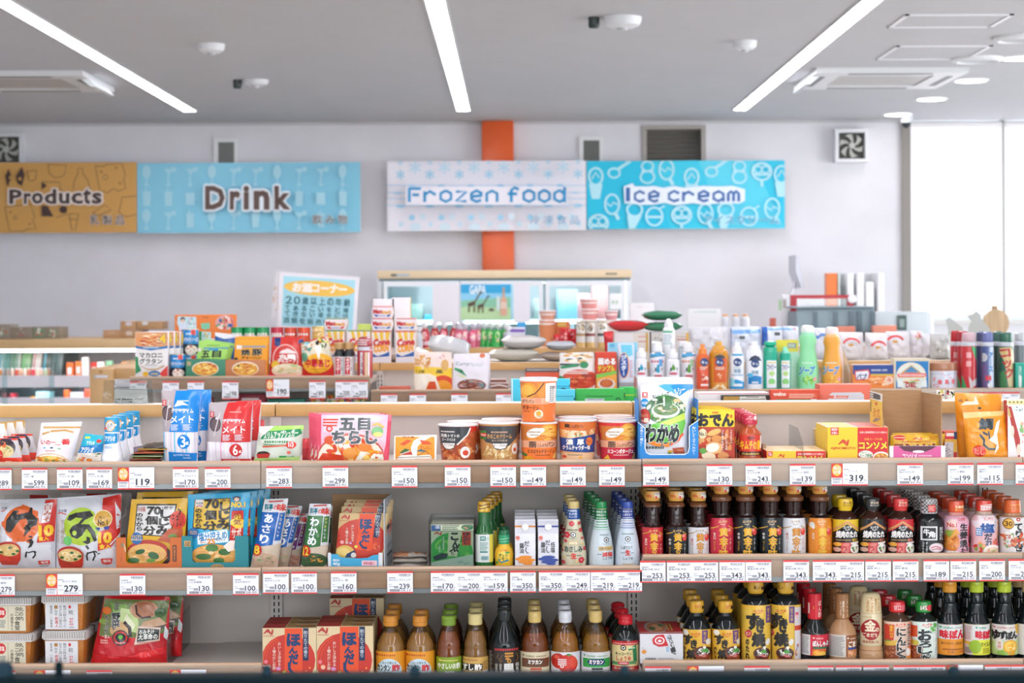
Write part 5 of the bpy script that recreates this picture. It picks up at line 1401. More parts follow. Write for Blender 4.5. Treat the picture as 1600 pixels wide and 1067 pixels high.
# dashi display carton
c=Ctx(B3,'2',1205)
t=thing('display_carton','open display carton with pale blue front for gold dashi packets','carton',c.loc(0))
u=lambda x,y:c.c(x,y)
wv=[(880,700),(985,705),(1010,735),(1100,745),(1200,748),(1300,742),(1350,715),(1450,705)]
p=[u(*q)for q in wv]+[(u(1450,0)[0],0),(u(880,0)[0],0)]
tri=geometry.tessellate_polygon([[Vector((a_,b_,0))for a_,b_ in p]])
n=len(p)
M=MB().add([(a_,-.001,b_)for a_,b_ in p]+[(a_,0,b_)for a_,b_ in p],[tuple(f)for f in tri]+[tuple(i+n for i in f[::-1])for f in tri]+[(i,(i+1)%n,(i+1)%n+n,i+n)for i in range(n)],mat('3a9fc8','paper'))
art(M,[R(880,690,915,900,'d4d6da'),R(1410,690,1460,900,'d4d6da'),T(935,755,1005,780,'顆粒','e8eef2',.02),T(935,788,1008,830,'40g','e8eef2',.02),R(1235,770,1395,825,'e4c4cc'),T(1255,782,1365,815,'特価！','c03a5a',.03)],u,lambda a_,b_:-.001,clip=(p[-1][0],p[-2][0],.0,.2),kind='paper')
M.build('front_panel',t)
dB=.15
dn=1+dB/D0
def bk(x,y):
 U_,V_=c.c(x,y)
 return(U_+c.x0)*dn-c.x0,(V_+c.zb-EYE)*dn+EYE-c.zb
q0,q1=bk(925,80),bk(1545,68)
MB().box(q0[0],q1[0],dB,dB+.002,0,q0[1],card).build('back_panel',t)
M=MB().prism([(q1[0],dB),(q1[0]+.0015,dB),(u(1462,0)[0]+.0015,.001),(u(1462,0)[0],.001)],0,q1[1],mat('c9cfd6','paper'),ax='z')
for k,(y0,y1)in enumerate(((.17,.2),(.3,.305),(.33,.335),(.55,.6))):
 M.prism([(q1[0]+.0016,dB*.85),(q1[0]+.0019,dB*.85),(u(1462,0)[0]+.0019+.004,.03),(u(1462,0)[0]+.0016+.004,.03)],q1[1]*y0,q1[1]*y1,mat('4a5058','paper'),ax='z')
M.build('side_panel',t)
M=MB().prism([(q0[0]-.0015,dB),(q0[0],dB),(u(885,0)[0]+.0015,.001),(u(885,0)[0],.001)],0,u(0,690)[1],mat('c9a888','paper'),ax='z')
M.build('side_panel',t)
MB().box(u(885,0)[0],u(1450,0)[0],.001,dB,0,.001,card).build('bottom_panel',t)
hd=[E(1220,560,270,220,'c23c2c'),FD(1330,620,120,70,['d8502c','c8442c','e0683c'],18,.25,46),P([1212,288,1375,288,1350,500,1340,660,1170,660,1190,500],'df4f28'),P([1385,288,1440,288,1405,535,1355,530],'1f3050'),T(1375,300,1425,520,'削りたての香り','c8d0d8',.01,v=1),T(1220,345,1335,440,'ほ','1c3f6e',.08),T(1240,445,1305,490,'ん','1c3f6e',.08),T(1235,505,1315,575,'だ','1c3f6e',.08),L([1230,570,1215,590,1245,635,1290,640],24,'1c3f6e'),T(1020,300,1105,345,'Aj','b8322c',.05,sh=.2),Q(1000,352,1110,360,1,'b8322c',3),T(1125,400,1155,570,'おいしさ決める','e8dcc8',.01,v=1),T(1065,430,1095,600,'3種のお節','e8dcc8',.01,v=1),E(1060,690,100,78,'d8b25a'),E(1040,680,70,40,'e6c878'),P([1060,740,1080,700,1165,660,1170,740],'26406a'),E(1150,715,30,28,'d8d4cc',10),E(1030,580,22,20,'e8a0a0',8),E(1175,625,18,16,'d8d040',6),E(1118,588,14,14,'c89ac8',8)]
o=pouch('dashi_packet','gold dashi packet with red dot in the display carton','dashi packet',B3,'2',(1000,282,1502,284,1448,945),.016,'c9ac78',hd,base=DECK['2']+.0013,d=D0+.012,crk=.001,seed=47,n=12,kind='satin')
for k in range(3):
 dup(o,o.location+Vector((.003*(k+1),.03*(k+1),(.0125,.0185,.023)[k])),'gold dashi packet in the display carton, %s one from the front'%ORD[k+1])
 # flat sachets
for k in range(3):
 o=pouch('dashi_stick_sachet','flat brown and white dashi sachet lying on the shelf, %s of its pile'%('bottom','middle','top')[k],'sachet',B4,'2',(85,500,440,500,440,85),.012,'a8a098',[R(0,500,600,640,'9a5a3c'),R(60,600,250,700,'b07a58'),FD(300,600,150,60,['8a4a34','b88a68','c8b8a4'],16,.3,48+k)],crk=.002,seed=48+k,n=8,rx=-1.5,base=DECK['2']+.013+.0115*k,d=D0+.01+.004*k,group='flat dashi sachets')
 # kelp dashi box
kb=[R(480,380,960,830,'cdd6b4'),R(480,395,590,460,'24487a'),T(535,402,580,440,'北海道','d8e0e8',.02),Q(605,400,800,455,3,'3a4a4a',3),E(870,425,65,30,'2f6a4a'),FD(860,425,60,25,['b88a68','4a8a5a'],8,.4,51),R(480,460,960,470,'a8b498'),T(520,472,598,505,'Aj','c83a2c',.05,sh=.2),E(700,700,230,220,'3fae4e'),FD(720,660,190,150,['54b84e','2f9a48','7ac85a','48a848'],40,.3,52),P([672,475,812,475,760,730,660,720],'cfd8b0'),R(812,470,905,612,'d0502c'),T(825,480,892,600,'ほんだし','1f2f4a',.05,v=1),T(700,485,770,555,'こ','24282a',.08),T(715,565,785,625,'ん','24282a',.08),T(685,625,775,680,'ぶ','24282a',.08),T(700,680,735,715,'だし','24282a',.05),P([510,730,600,690,670,700,650,745,530,770],'2c3f44'),T(610,520,630,660,'北海道産昆布','e4f0dc',.01,v=1),T(570,610,590,680,'日高昆布','e4f0dc',.01,v=1),P([480,790,960,700,960,830,480,830],'b9cdb8'),FD(850,790,100,30,['a8c4b4','8ab0a0'],14,.3,53)]
o=box('kelp_dashi_box','green kelp dashi box beside the tall lemon bottles','dashi box',B4,'2',487,398,932,.05,('cdd6b4','b9a888','c8ccb8'),kb,kind='satin')
column(o,2,.055,group='kelp dashi boxes')
c=Ctx(B4,'2',705)
h=c.c(0,352)[1]
u0,u1=c.c(465,0)[0],c.c(945,0)[0]
cl=mat('eef2f2','clear')
tag(MB().box(u0,u1,-.006,-.005,0,h*.8,cl).box(u0,u0+.001,-.005,.13,0,h,cl).box(u1-.001,u1,-.005,.13,0,h,cl).box(u0,u1,.129,.13,0,h,cl).build('clear_tray',loc=c.loc()),'clear plastic tray standing around the green kelp dashi boxes','tray')
# lemon bottles
gb=bottle('lemon_juice_bottle','tall green lemon juice bottle with gold foil cap','juice bottle',B4,'2',1040,[('cap','d0a02c','film',[(158,50),(164,62),(200,68),(255,70),(272,66)],[FD(1050,215,70,55,['e0b848','b8861c','e8c868'],16,.35,54),L([990,240,1110,215],10,'5a3a1c'),L([990,205,1110,185],8,'5a3a1c')]),
('bottle_body','23602f','gloss',[(270,58),(280,62),(395,62),(430,75),(475,92),(495,95),(None,93)])],(500,790,'d5dad6',[R(1000,520,1060,565,'2f7f7a'),T(1005,528,1055,555,'100%','d8e8e4',.02),E(1080,545,18,20,'b8ccc8'),Q(1000,580,1090,670,6,'6a9a98',3),R(1000,675,1080,690,'2f7f7a'),B(1010,725,1090,765,'3f8f98',4),R(1100,500,1140,800,'d8c84a')]),sq=2.6)
column(gb,4,.072,dx=.009,group='tall green lemon juice bottles')
yb=bottle('lemon_juice_bottle','small yellow lemon juice bottle with green cap','juice bottle',B4,'2',1247,[('cap','1f6a44','film',[(462,40),(466,52),(508,54),(514,50)]),('collar','2f9a6a','film',[(512,58),(540,60),(610,56)],[L([1190,560,1310,545],8,'8ac8a8'),L([1190,585,1310,575],6,'8ac8a8')]),('bottle_body','e0b02c','film',[(600,54),(625,60),(660,88),(710,100),(760,98),(None,90)],[E(1245,735,68,62,'e8c848'),T(1195,700,1285,735,'ポッカ','2f5a30',.04),T(1195,738,1290,772,'レモン','2f5a30',.04),L([1190,760,1220,792,1300,770],14,'2f7fa0'),T(1205,660,1290,680,'レモン果汁','c83a30',.02),E(1285,690,25,10,'3f9a4a',8),P([1165,790,1180,775,1195,800,1170,812],'4fa04a')])])
column(yb,2,.07,group='small yellow lemon bottles')
# soy sauce cartons
def carton(lab,x0,x1,tb,colr,txt2,grp):
 c=Ctx(B5,'2',(x0+x1)/2)
 t=thing('soy_carton',lab,'soy sauce carton',c.loc(0),grp)
 hw=c.c(x1,0)[0]*.98
 zt,zr=c.c(0,487)[1],c.c(0,368)[1]
 zf=c.c(0,355)[1]
 dp=hw*2
 w_=mat('dcdce4','satin')
 M=MB().bev(-hw,hw,0,dp,0,zt,w_,b=.0015)
 ridge=dp*.5
 vs=[(-hw,.0,zt),(hw,0,zt),(hw,dp,zt),(-hw,dp,zt),(-hw,ridge-.001,zr),(hw,ridge-.001,zr),(-hw,ridge+.001,zr),(hw,ridge+.001,zr)]
 M.add(vs,[(0,1,5,4),(2,3,6,7),(1,2,7,5),(3,0,4,6)],w_)
 xm=(x0+x1)/2
 a=[E(x0+35,535,22,22,'d87868',12),Q(x0+12,560,x0+60,568,1,'d87868',3)]+txt2+[E(xm+5,735,70,16,colr),E(xm-30,755,80,18,colr),E(xm+50,765,60,16,colr),E(xm+5,785,78,17,colr),E(xm+30,805,50,12,colr)]
 art(M,a,c.c,lambda u_,v_:0,clip=(-hw+.001,hw-.001,.001,zt),kind='satin')
 # band on the roof
 s=(ridge-.001)/(zr-zt)
 art(M,[R(x0-20,415,x1+20,430,colr)],c.c,lambda u_,v_:(v_-zt)*s,clip=(-hw,hw,zt,zr),kind='satin',base=.0006)
 M.build('carton_body',t)
 MB().bev(-hw,hw,ridge-.0015,ridge+.0015,zr-.001,zf,w_,b=.0005).build('top_seal',t)
 M=MB().lathe([(.0085,0),(.0085,.010),(.0075,.012)],mat('eeeef2','satin'),20)
 o=M.build('cap',t)
 o.location=(0,ridge*.42,c.c(0,447)[1])
 o.rotation_euler=(radians(62),0,0)
 return t
s1=carton('white soy dashi carton with orange cloud print',92,312,0,'e08a2c',[T(195,570,245,620,'だ','3a3a3e',.03),L([215,630,210,670,225,695,240,690],9,'3a3a3e'),T(145,590,190,695,'醤油','3a3a3e',.03,v=1)],None)
column(s1,4,.068,group='orange cloud soy cartons')
s2=carton('white low salt soy dashi carton with dark blue cloud print',332,552,0,'3a4f9a',[T(415,560,462,610,'だ','3a3a3e',.03),L([430,620,425,660,440,690,455,680],9,'3a3a3e'),T(368,580,412,690,'醤油','3a3a3e',.03,v=1),T(468,580,515,685,'低塩','3a3a3e',.03,v=1)],None)
column(s2,4,.068,group='blue cloud soy cartons')
def hexa(x,y,c):
 return[E(x,y,32,30,c,6,30),E(x,y,23,21,'e4e6e6',6,30),E(x,y,11,11,c,8),T(x-38,y+33,x+38,y+48,'キッコーマン',c,.02)]
fl=[]
for x,y,r in((690,395,30),(640,510,34),(785,460,24),(770,390,18),(830,650,22),(790,765,34),(600,790,22),(625,570,18),(590,665,16),(800,540,14)):
 fl+=[E(x+r*.5*cos(k*1.256),y+r*.5*sin(k*1.256),r*.5,r*.5,'c8323e',9)for k in range(5)]+[E(x,y,r*.22,r*.22,'e8a8a0',8)]
for x,y in((610,630),(605,740),(690,820),(800,600),(740,780)):
 fl.append(E(x,y,14,14,'d8c078',8))
k1=bottle('soy_squeeze_bottle','cream soy sauce squeeze bottle with red flower print','soy sauce bottle',B5,'2',712,[('cap','d0b877','film',[(162,50),(168,58),(200,61),(240,61)]),('neck_band','1f4c94','film',[(240,62),(340,70),(350,70)],[T(660,252,748,272,'100%','d8e4f0',.03),T(660,280,748,305,'丸大豆','d8e4f0',.03),T(660,312,745,332,'生しょうゆ','d8e4f0',.03)]),
('bottle_body','d3ccb0','film',[(350,70),(430,80),(510,98),(600,116),(700,131),(780,134),(None,126)],fl+hexa(705,505,'2c3034')+[Q(640,445,750,465,1,'5a5a4a',3),R(655,572,755,605,'c8b070'),T(662,578,748,600,'超特選','f4ecd8',.02),T(615,622,800,680,'おさしみ','2a4a44',.05),T(680,692,738,748,'生','d03a34',.06),Q(632,708,675,725,1,'4a4a44',4),Q(742,708,790,725,1,'4a4a44',5)])],sq=2.2)
column(k1,3,.075,dx=-.003,group='floral soy bottles')
k2=bottle('soy_squeeze_bottle','white soy sauce squeeze bottle with green cap','soy sauce bottle',B5,'2',1000,[('cap','1f8a4a','film',[(165,50),(172,57),(205,60),(238,60)]),('neck_band','16703c','film',[(240,62),(340,70),(355,72)],[R(900,238,1100,246,'d8c890'),T(950,262,1050,282,'鮮度の一滴','d4e8d8',.03),T(950,295,1050,315,'減塩なのに','d4e8d8',.03),Q(945,330,1050,345,1,'d4e8d8',3)]),
('bottle_body','c6d2d8','film',[(355,72),(430,82),(480,95),(560,112),(660,126),(760,131),(None,128)],[R(900,370,1100,382,'3f9a5a'),R(900,400,1100,410,'5aa86a'),R(900,425,1100,434,'3f9a5a'),R(900,450,1100,458,'8ac49a')]+hexa(1052,560,'2c3034')+[Q(985,500,1080,516,1,'5a6a6a',3),R(970,625,1120,668,'c8a868'),T(985,632,1105,660,'味わい','4a3a24',.03),T(1008,685,1115,730,'減塩','d0342c',.05),T(1015,735,1112,762,'しょうゆ','2c3034',.02),Q(955,700,1000,715,1,'5a6a6a',4)])],sq=2.2)
column(k2,4,.078,dx=-.0065,group='green capped soy bottles')
k3=bottle('soy_squeeze_bottle','white soy sauce squeeze bottle with dark blue cap','soy sauce bottle',B5,'2',1275,[('cap','2f4aa0','film',[(165,50),(172,57),(205,60),(238,60)]),('neck_band','223a8c','film',[(240,62),(330,68),(345,70)],[R(1150,238,1400,246,'c8b890'),T(1225,258,1325,278,'鮮度の一滴','d4d8f0',.03),T(1225,290,1325,312,'しぼりたて','d4d8f0',.03),Q(1220,325,1330,338,1,'d4d8f0',3)]),
('bottle_body','c6d2dc','film',[(345,70),(430,82),(480,95),(560,112),(660,126),(760,131),(None,128)],[R(1150,360,1400,368,'b89ab8'),R(1150,385,1400,395,'5a6ab0'),R(1150,410,1400,418,'8a8ac0'),R(1150,432,1400,440,'5a6ab0')]+hexa(1275,550,'2c3034')+[Q(1215,490,1340,506,1,'5a6a6a',3),T(1205,622,1322,652,'しぼりたて','2c3034',.03),T(1248,662,1302,716,'生','d0342c',.06),T(1225,735,1325,762,'しょうゆ','2c3034',.02),Q(1200,685,1242,698,1,'5a6a6a',4),Q(1308,685,1335,698,1,'5a6a6a',5),R(1215,800,1330,815,'c8b898')])],sq=2.2)
column(k3,4,.078,dx=-.004,group='blue capped soy bottles')
# barbecue sauces
def gold(lab,z,cx,big,colr,gcol,sub,extra,n,grp,tone='d8a83c'):
 if big:
  cap=[(62,70),(68,80),(110,82),(140,78),(152,70)]
  body=[(150,62),(160,68),(185,100),(205,106),(222,102),(234,86),(300,86),(340,78),(372,82),(386,100),(395,112),(470,122),(600,125),(None,122)]
  l0,ty,s=400,500,1.0
  skirt=[(152,66),(185,103),(208,108),(224,104)]
 else:
  cap=[(118,66),(124,78),(160,80),(175,84),(205,80),(225,74)]
  body=[(222,60),(240,66),(262,88),(282,90),(292,72),(375,72),(390,78),(440,74),(475,92),(490,108),(None,108)]
  l0,ty,s=495,560,.92
  skirt=[(238,70),(262,91),(285,92)]
 g=118 if big else 108
 a=[P([cx-20-g,ty+10,cx-40,ty-22,cx-40,ty-14,cx-20-g,ty+22],tone),P([cx+60,ty-28,cx+g,ty+10,cx+g,ty+20,cx+60,ty-18],tone),T(cx-42,l0+22,cx+48,l0+46,'エバラ',gcol[1],.05,sh=.1),L([cx-25,l0+58,cx,l0+66,cx+28,l0+56],6,gcol[1])]
 x=cx+12
 for i,ch in enumerate('黄金の味'):
  q=(.9 if i!=2 else .5)*s
  y=ty+(0,92,172,225)[i]*s
  hh=(84,76,50,84)[i]*s
  a.append(T(x-50*q,y,x+50*q,y+hh,ch,gcol[0],.05))
 a+=[T(cx-g+25,ty+50,cx-g+48,ty+120,sub,gcol[2],.03,v=1),R(cx-g+22,ty+140,cx-g+50,ty+142,tone),T(cx-g+26,ty+150,cx-g+46,ty+240,'マイルド',tone,.01,v=1),E(cx+82,ty+40,26,36,'d8443c'),E(cx+70,ty+20,18,18,'e88a7a',10),T(cx+74,ty+110,cx+92,ty+230,'フルーツ',gcol[2],.01,v=1)]+extra
 b=bottle('barbecue_sauce_bottle',lab,'sauce bottle',z,'2r',cx,[('cap','cf9640','film',cap,[E(cx-40,(cap[0][0]+cap[-1][0])/2,30,16,'c86a2c',12),P([cx+20,cap[1][0]+8,cx+80,cap[1][0]+8,cx+80,cap[-2][0]-12,cx+20,cap[-2][0]-12],'ece4d8'),E(cx+35,cap[-2][0]-22,13,14,'d83a30',10),T(cx+22,cap[1][0]+12,cx+76,cap[1][0]+36,'フルーツ','3a2c24',.03)]),('cap_skirt','6e4226','film',skirt),
 ('bottle_body','2a1714','gloss',body)],(l0,None,colr,a),n=24 if not big else 28)
 return column(b,n,.088 if big else .078,group=grp)
GY=('e2ac38','e8b878','f0e4d4')
gold('small barbecue sauce bottle with bright red label',B6,203,False,'c22c36',GY,'甘口',[],4,'small red label sauces')
gold('small barbecue sauce bottle with black label',B6,452,False,'1e2426',('e2ac38','d8b07a','e8e4dc'),'中辛',[],4,'small black label sauces')
gold('small barbecue sauce bottle with white label',B6,684,False,'d6d6da',('c8862c','a8884a','b8503a'),'辛口',[],4,'small white label sauces','b08a50')
gold('large barbecue sauce bottle with red label',B6,928,True,'c22c40',GY,'甘口',[],4,'large red label sauces')
gold('large barbecue sauce bottle with black label beside the red one',B6,1180,True,'1c2224',('e2ac38','d8b07a','e8e4dc'),'中辛',[],4,'first large black label sauces')
gold('large barbecue sauce bottle with black label beside the white one',B6,1440,True,'1c2224',('e2ac38','d8b07a','e8e4dc'),'中辛',[],4,'second large black label sauces')
gold('large barbecue sauce bottle with white label',B7,418,True,'d8d9dd',('c8862c','a8884a','b8503a'),'辛口',[],4,'large white label sauces','b08a50')
gold('large barbecue sauce bottle with orange label',B7,692,True,'dc8427',('e2b83c','f0d0a0','f0d8b0'),'旨味',[E(600,470,26,30,'d8d4cc',10),E(610,490,14,22,'e8e4dc',10)],3,'large orange label sauces','e8b050')
def grill(lab,cx,z,capc,topc,sub,scol,n,grp):
 a=[R(cx-200,400,cx+200,800,topc),P([cx-150,520,cx-10,430,cx+10,430,cx+150,520,cx+150,545,cx,450,cx-150,545],'c9925c'),P([cx-150,560,cx-5,462,cx+5,462,cx+150,560,cx+150,800,cx-150,800],'1f1d1f'),T(cx-42,480,cx+45,505,'エバラ','e8e4e0',.05,sh=.1),L([cx-25,515,cx,522,cx+28,513],6,'e8e4e0'),T(cx-108,530,cx+112,600,'焼肉のたれ','ece8e4',.06,sh=.08),Q(cx-110,618,cx+45,632,1,'c8a060',3),T(cx+52,610,cx+108,640,sub,scol,.03),P([cx-120,665,cx+130,640,cx+130,660,cx-120,690],'e4d8d0'),
 P([cx-65,650,cx+40,650,cx+45,800,cx-65,800],'c8504c'),P([cx-50,660,cx+20,655,cx+20,690,cx-50,690],'d87a70'),FD(cx-15,730,45,50,['d86a64','b83a3a','e49a90'],18,.3,61),E(cx+85,715,52,52,'e8e8e0'),FD(cx+85,715,46,46,['5a8a4a','e8e4d0','8a3a3a','c8d8a0'],16,.3,62),E(cx-95,670,38,22,'e0a03c'),E(cx-100,725,40,24,'d8a898',14)]
 b=bottle('grill_sauce_bottle',lab,'sauce bottle',z,'2r',cx,[('cap',capc,'film',[(198,60),(206,76),(240,80),(285,80),(300,72),(328,68)],[T(cx-30,232,cx+60,254,'炭火焼','f0d8b0' if capc!='e0b824' else '6a4a1c',.02),T(cx-30,258,cx+60,280,'おいしい！','f0e4d8' if capc!='e0b824' else '8a3a1c',.02)]),('bottle_body','3a2018','gloss',[(325,64),(340,70),(380,112),(402,132),(415,136),(None,134)])],(412,None,topc,a),sq=2.5)
 return column(b,n,.082,dx=-.0005,group=grp)
grill('grill meat sauce bottle with yellow cap',958,B7,'e0b824','d8b42a','甘口','f0c83c',2,'yellow capped grill sauces')
grill('grill meat sauce bottle with black cap',1240,B7,'26282a','2a2a2c','辛口','e07a5a',4,'black capped grill sauces')
grill('grill meat sauce bottle with bright red cap',337,B8,'d03434','c83038','醤油','e88a7a',5,'red capped grill sauces')
ch=[]
for i in range(14):
 for j in range(7):
  if(i+j)%2:
   ch.append(R(520+i*17,212+j*19,537+i*17,231+j*19,'5a5656'))
b=bottle('soy_marinade_bottle','black meat marinade bottle with checked white cap','sauce bottle',B8,'2r',638,[('cap','d8d4d4','film',[(205,70),(212,84),(260,88),(350,88),(358,80)],ch+[P([602,268,680,256,692,330,615,342],'c8322c'),Q(612,275,682,325,3,'e8b0a8',3)]),('bottle_body','191b1c','gloss',[(355,78),(365,84),(400,128),(425,140),(None,138)])],None,sq=3.0)
M=MB()
c=Ctx(B8,'2r',638)
pr=[(138*.15*D0/F+.0003,0.001),(140*.15*D0/F+.0003,c.c(0,440)[1])]
M.lathe(pr,mat('1b1d1e','film'),32,3.0,close=False)
wrap(M,[R(528,482,698,628,'d4d4d4'),R(545,498,682,612,'1b1d1e'),T(556,510,612,575,'牛','dcdcdc',.06),T(608,535,672,598,'角','dcdcdc',.06),T(720,490,765,625,'醤油だれ','c8c8c8',.02,v=1),T(575,645,600,770,'すっきり','d4d4d4',.02,v=1),T(540,645,562,770,'コクうま','d4d4d4',.02,v=1),E(690,705,80,50,'c8b8bc'),E(690,705,68,40,'e4d8dc'),L([630,705,680,690,740,710],12,'c86a70'),L([640,725,690,715,745,725],9,'b85a60')],c,pr[::-1],3.0,'film')
M.build('label',b)
column(b,4,.078,group='checked cap marinades')
b=bottle('ginger_sauce_bottle','pink ginger pork sauce bottle with orange red cap','sauce bottle',B8,'2r',918,[('cap','d8512f','film',[(222,64),(230,78),(270,82),(335,82),(348,74)],[T(895,272,990,300,'生姜焼','f0d8a8',.04),T(895,306,990,330,'おいしい','e8c060',.03)]),('bottle_body','c98a80','gloss',[(345,76),(372,82),(390,110),(430,133),(560,133),(620,124),(700,133),(None,130)])],
(378,None,'d9a2b4',[E(855,465,56,58,'e0c0b8'),T(808,445,900,490,'No.1','c8322c',.04),T(912,395,990,425,'エバラ','c8322c',.05),T(935,455,1015,525,'生','26282a',.05),T(935,535,1015,610,'姜','26282a',.05),T(935,622,1015,700,'焼','26282a',.05),T(945,708,990,760,'た','26282a',.05),T(1000,705,1030,740,'の','26282a',.04),L([1045,480,1030,560,1050,640,1035,700],22,'d83a4a'),E(850,650,80,95,'cf7a2c'),FD(850,640,70,85,['e09a48','b8601c','d88a3c'],22,.3,63),P([790,550,900,505,930,560,850,600],'d89a48'),P([790,560,800,520,870,530,830,600],'8a9a3a'),E(850,760,85,22,'e8e0dc')]),sq=2.4)
column(b,4,.072,group='ginger sauces')
b=bottle('salt_sauce_bottle','pale pink salt sauce bottle with red cap','sauce bottle',B8,'2r',1214,[('cap','d5432f','film',[(218,64),(226,78),(260,82),(322,82),(336,74)],[P([1165,268,1300,255,1300,318,1165,326],'f0e0dc'),T(1172,292,1295,318,'プラス1品','c83a34',.04),Q(1180,266,1290,282,1,'c86a60',3)]),('bottle_body','b8a090','gloss',[(334,78),(362,86),(382,112),(430,140),(560,142),(620,134),(700,142),(None,140)])],
(372,None,'e0b4b8',[E(1220,430,150,110,'e6d8dc'),T(1185,392,1290,420,'エバラ','c8322c',.05),T(1150,455,1290,545,'塩','1f4f94',.07),T(1190,558,1268,620,'だ','26405a',.06),T(1200,622,1275,690,'れ','26405a',.06),R(1108,500,1168,580,'3a7ab8'),Q(1112,506,1164,574,3,'e8eef4',4),T(1290,425,1315,520,'さっぱり','3a5a8a',.01,v=1),T(1325,430,1345,620,'焼肉焼肉','d88a2c',.02,v=1),FD(1150,700,70,60,['d8503c','e8904a','c83a2c','8aa04a'],20,.3,64),FD(1310,660,60,60,['d86a5a','c84a44','e8a090'],16,.35,65),E(1275,735,95,60,'f0e8e4'),E(1275,740,78,44,'e8d0b0'),FD(1275,738,70,38,['e8c8a8','d89a80','a8b880'],14,.35,66)]),sq=2.4)
column(b,5,.076,group='salt sauces')
b=bottle('teriyaki_sauce_bottle','teriyaki sauce bottle with orange cap at the frame edge','sauce bottle',B8,'2r',1512,[('cap','d8622c','film',[(212,64),(220,80),(260,86),(345,88),(356,78)],[Q(1470,255,1580,275,1,'e8a848',3),Q(1460,290,1580,312,1,'c8882c',4)]),('bottle_body','b08868','gloss',[(352,80),(375,90),(400,130),(430,138),(None,136)])],
(392,None,'d9d4d2',[E(1445,455,56,58,'8a5a1c'),E(1445,455,46,48,'d8a83c'),T(1410,430,1480,480,'30','6a3a14',.04),E(1542,412,24,20,'c8322c',6),E(1542,412,10,8,'e8e4e0',6),T(1505,455,1580,525,'て','26282a',.06),T(1515,530,1585,590,'り','26282a',.06),T(1505,595,1590,660,'や','26282a',.06),T(1505,665,1590,740,'き','26282a',.06),FD(1450,620,90,90,['c8603c','b84a34','d88a5c','8aa06a','e8dcd0'],40,.25,67),FD(1580,640,60,90,['c84a34','d8704a'],14,.3,68),T(1415,540,1460,680,'鶏の照焼','ece8e4',.02,v=1),R(1490,710,1515,750,'e8e4e0')]),sq=2.4)
column(b,5,.072,group='teriyaki sauces')
# ---------------------------------------------------------------- near gondola, lower shelf
C1,C2,C3,C4,C5,C6,C7,C8=(0,907,.15),(200,907,.15),(400,907,.15),(580,907,.15),(780,907,.15),(980,907,.15),(1180,907,.15),(1360,907,.15)
def tub(lab,x0,x1,yl0,yl1,yb,la,base=None):
 c=Ctx(C1,'3',(x0+x1)/2)
 if base is not None:
  c.zb=base
 t=thing('miso_tub',lab,'miso tub',c.loc(0),'stacked miso tubs')
 hw=c.c(x1,0)[0]
 h0=c.c(0,yl1)[1]
 h1=c.c(0,yl0)[1]
 dp=hw*2*.92
 hwb=hw*.86
 M=MB()
 n=40
 vs,fs=[],[]
 def ringv(w_,d_,z_):
  out=[]
  for k in range(n):
   a_=2*pi*k/n
   c_,s_=cos(a_),sin(a_)
   q=(abs(c_)**7+abs(s_)**7)**(-1/7)
   out.append((w_*q*c_,dp/2+d_*q*s_,z_))
  return out
 vs=ringv(hwb,dp/2*.88,0)+ringv(hwb*1.02,dp/2*.9,.002)+ringv(hw*.97,dp/2*.985,h0)
 for i in range(2):
  fs+=[(i*n+k,i*n+(k+1)%n,(i+1)*n+(k+1)%n,(i+1)*n+k)for k in range(n)]
 fs+=[tuple(range(n))[::-1],tuple(range(2*n,3*n))]
 M.add(vs,fs,nmat('miso_paste','b06a2c','bf7a38',ns=160,rough=.3))
 M.build('tub_body',t)
 M=MB()
 vs=ringv(hw*1.02,dp/2*1.02,h0-.003)+ringv(hw*1.045,dp/2*1.045,h0+.002)+ringv(hw*1.03,dp/2*1.03,h1-.002)+ringv(hw*.97,dp/2*.97,h1)
 fs=[(i*n+k,i*n+(k+1)%n,(i+1)*n+(k+1)%n,(i+1)*n+k)for i in range(3)for k in range(n)]+[tuple(range(3*n,4*n))]
 M.add(vs,fs,mat('d6d4d2','film'))
 w_=hw*1.02
 k=int(w_*2/.0042)
 for i in range(k):
  x=-w_*.94+i*w_*1.88/k
  M.prism([(x,h0+.001),(x+.0019,h0+.001),(x+.0028,h1-.0015),(x+.0009,h1-.0015)],dp/2-dp/2*1.045-.0012,dp/2-dp/2*1.045+.002,mat('e8e6e4','film'))
  M.prism([(x+.0021,h0+.001),(x+.0037,h0+.001),(x+.0046,h1-.0015),(x+.003,h1-.0015)],dp/2-dp/2*1.045-.0003,dp/2-dp/2*1.045+.002,mat('6a5a50','film'))
 M.build('lid',t)
 M=MB()
 sf=lambda u_,v_:dp/2-dp/2*(.9+(.985-.9)*v_/h0)-.0005
 art(M,la,c.c,sf,clip=(-hw*.9,hw*.9,.002,h0-.003),kind='paper',base=.0003)
 M.build('label',t)
 return t
def lab1(y):
 return[R(-180,y+5,266,y+268,'d6cdb4'),R(-180,y+5,264,y+266,'d8d0b8'),E(12,y+75,48,56,'c8262c'),T(-22,y+50,45,y+100,'減塩','f0d8d0',.04),T(195,y+15,245,y+160,'丸の内','26241f',.015,v=1),T(148,y+15,205,y+258,'タニタ食堂','26241f',.015,v=1),T(105,y+85,138,y+262,'の減塩みそ','26241f',.0,v=1),Q(0,y+150,60,y+235,4,'7a8a8a',3),L([82,y+15,82,y+250],3,'8a846c')]
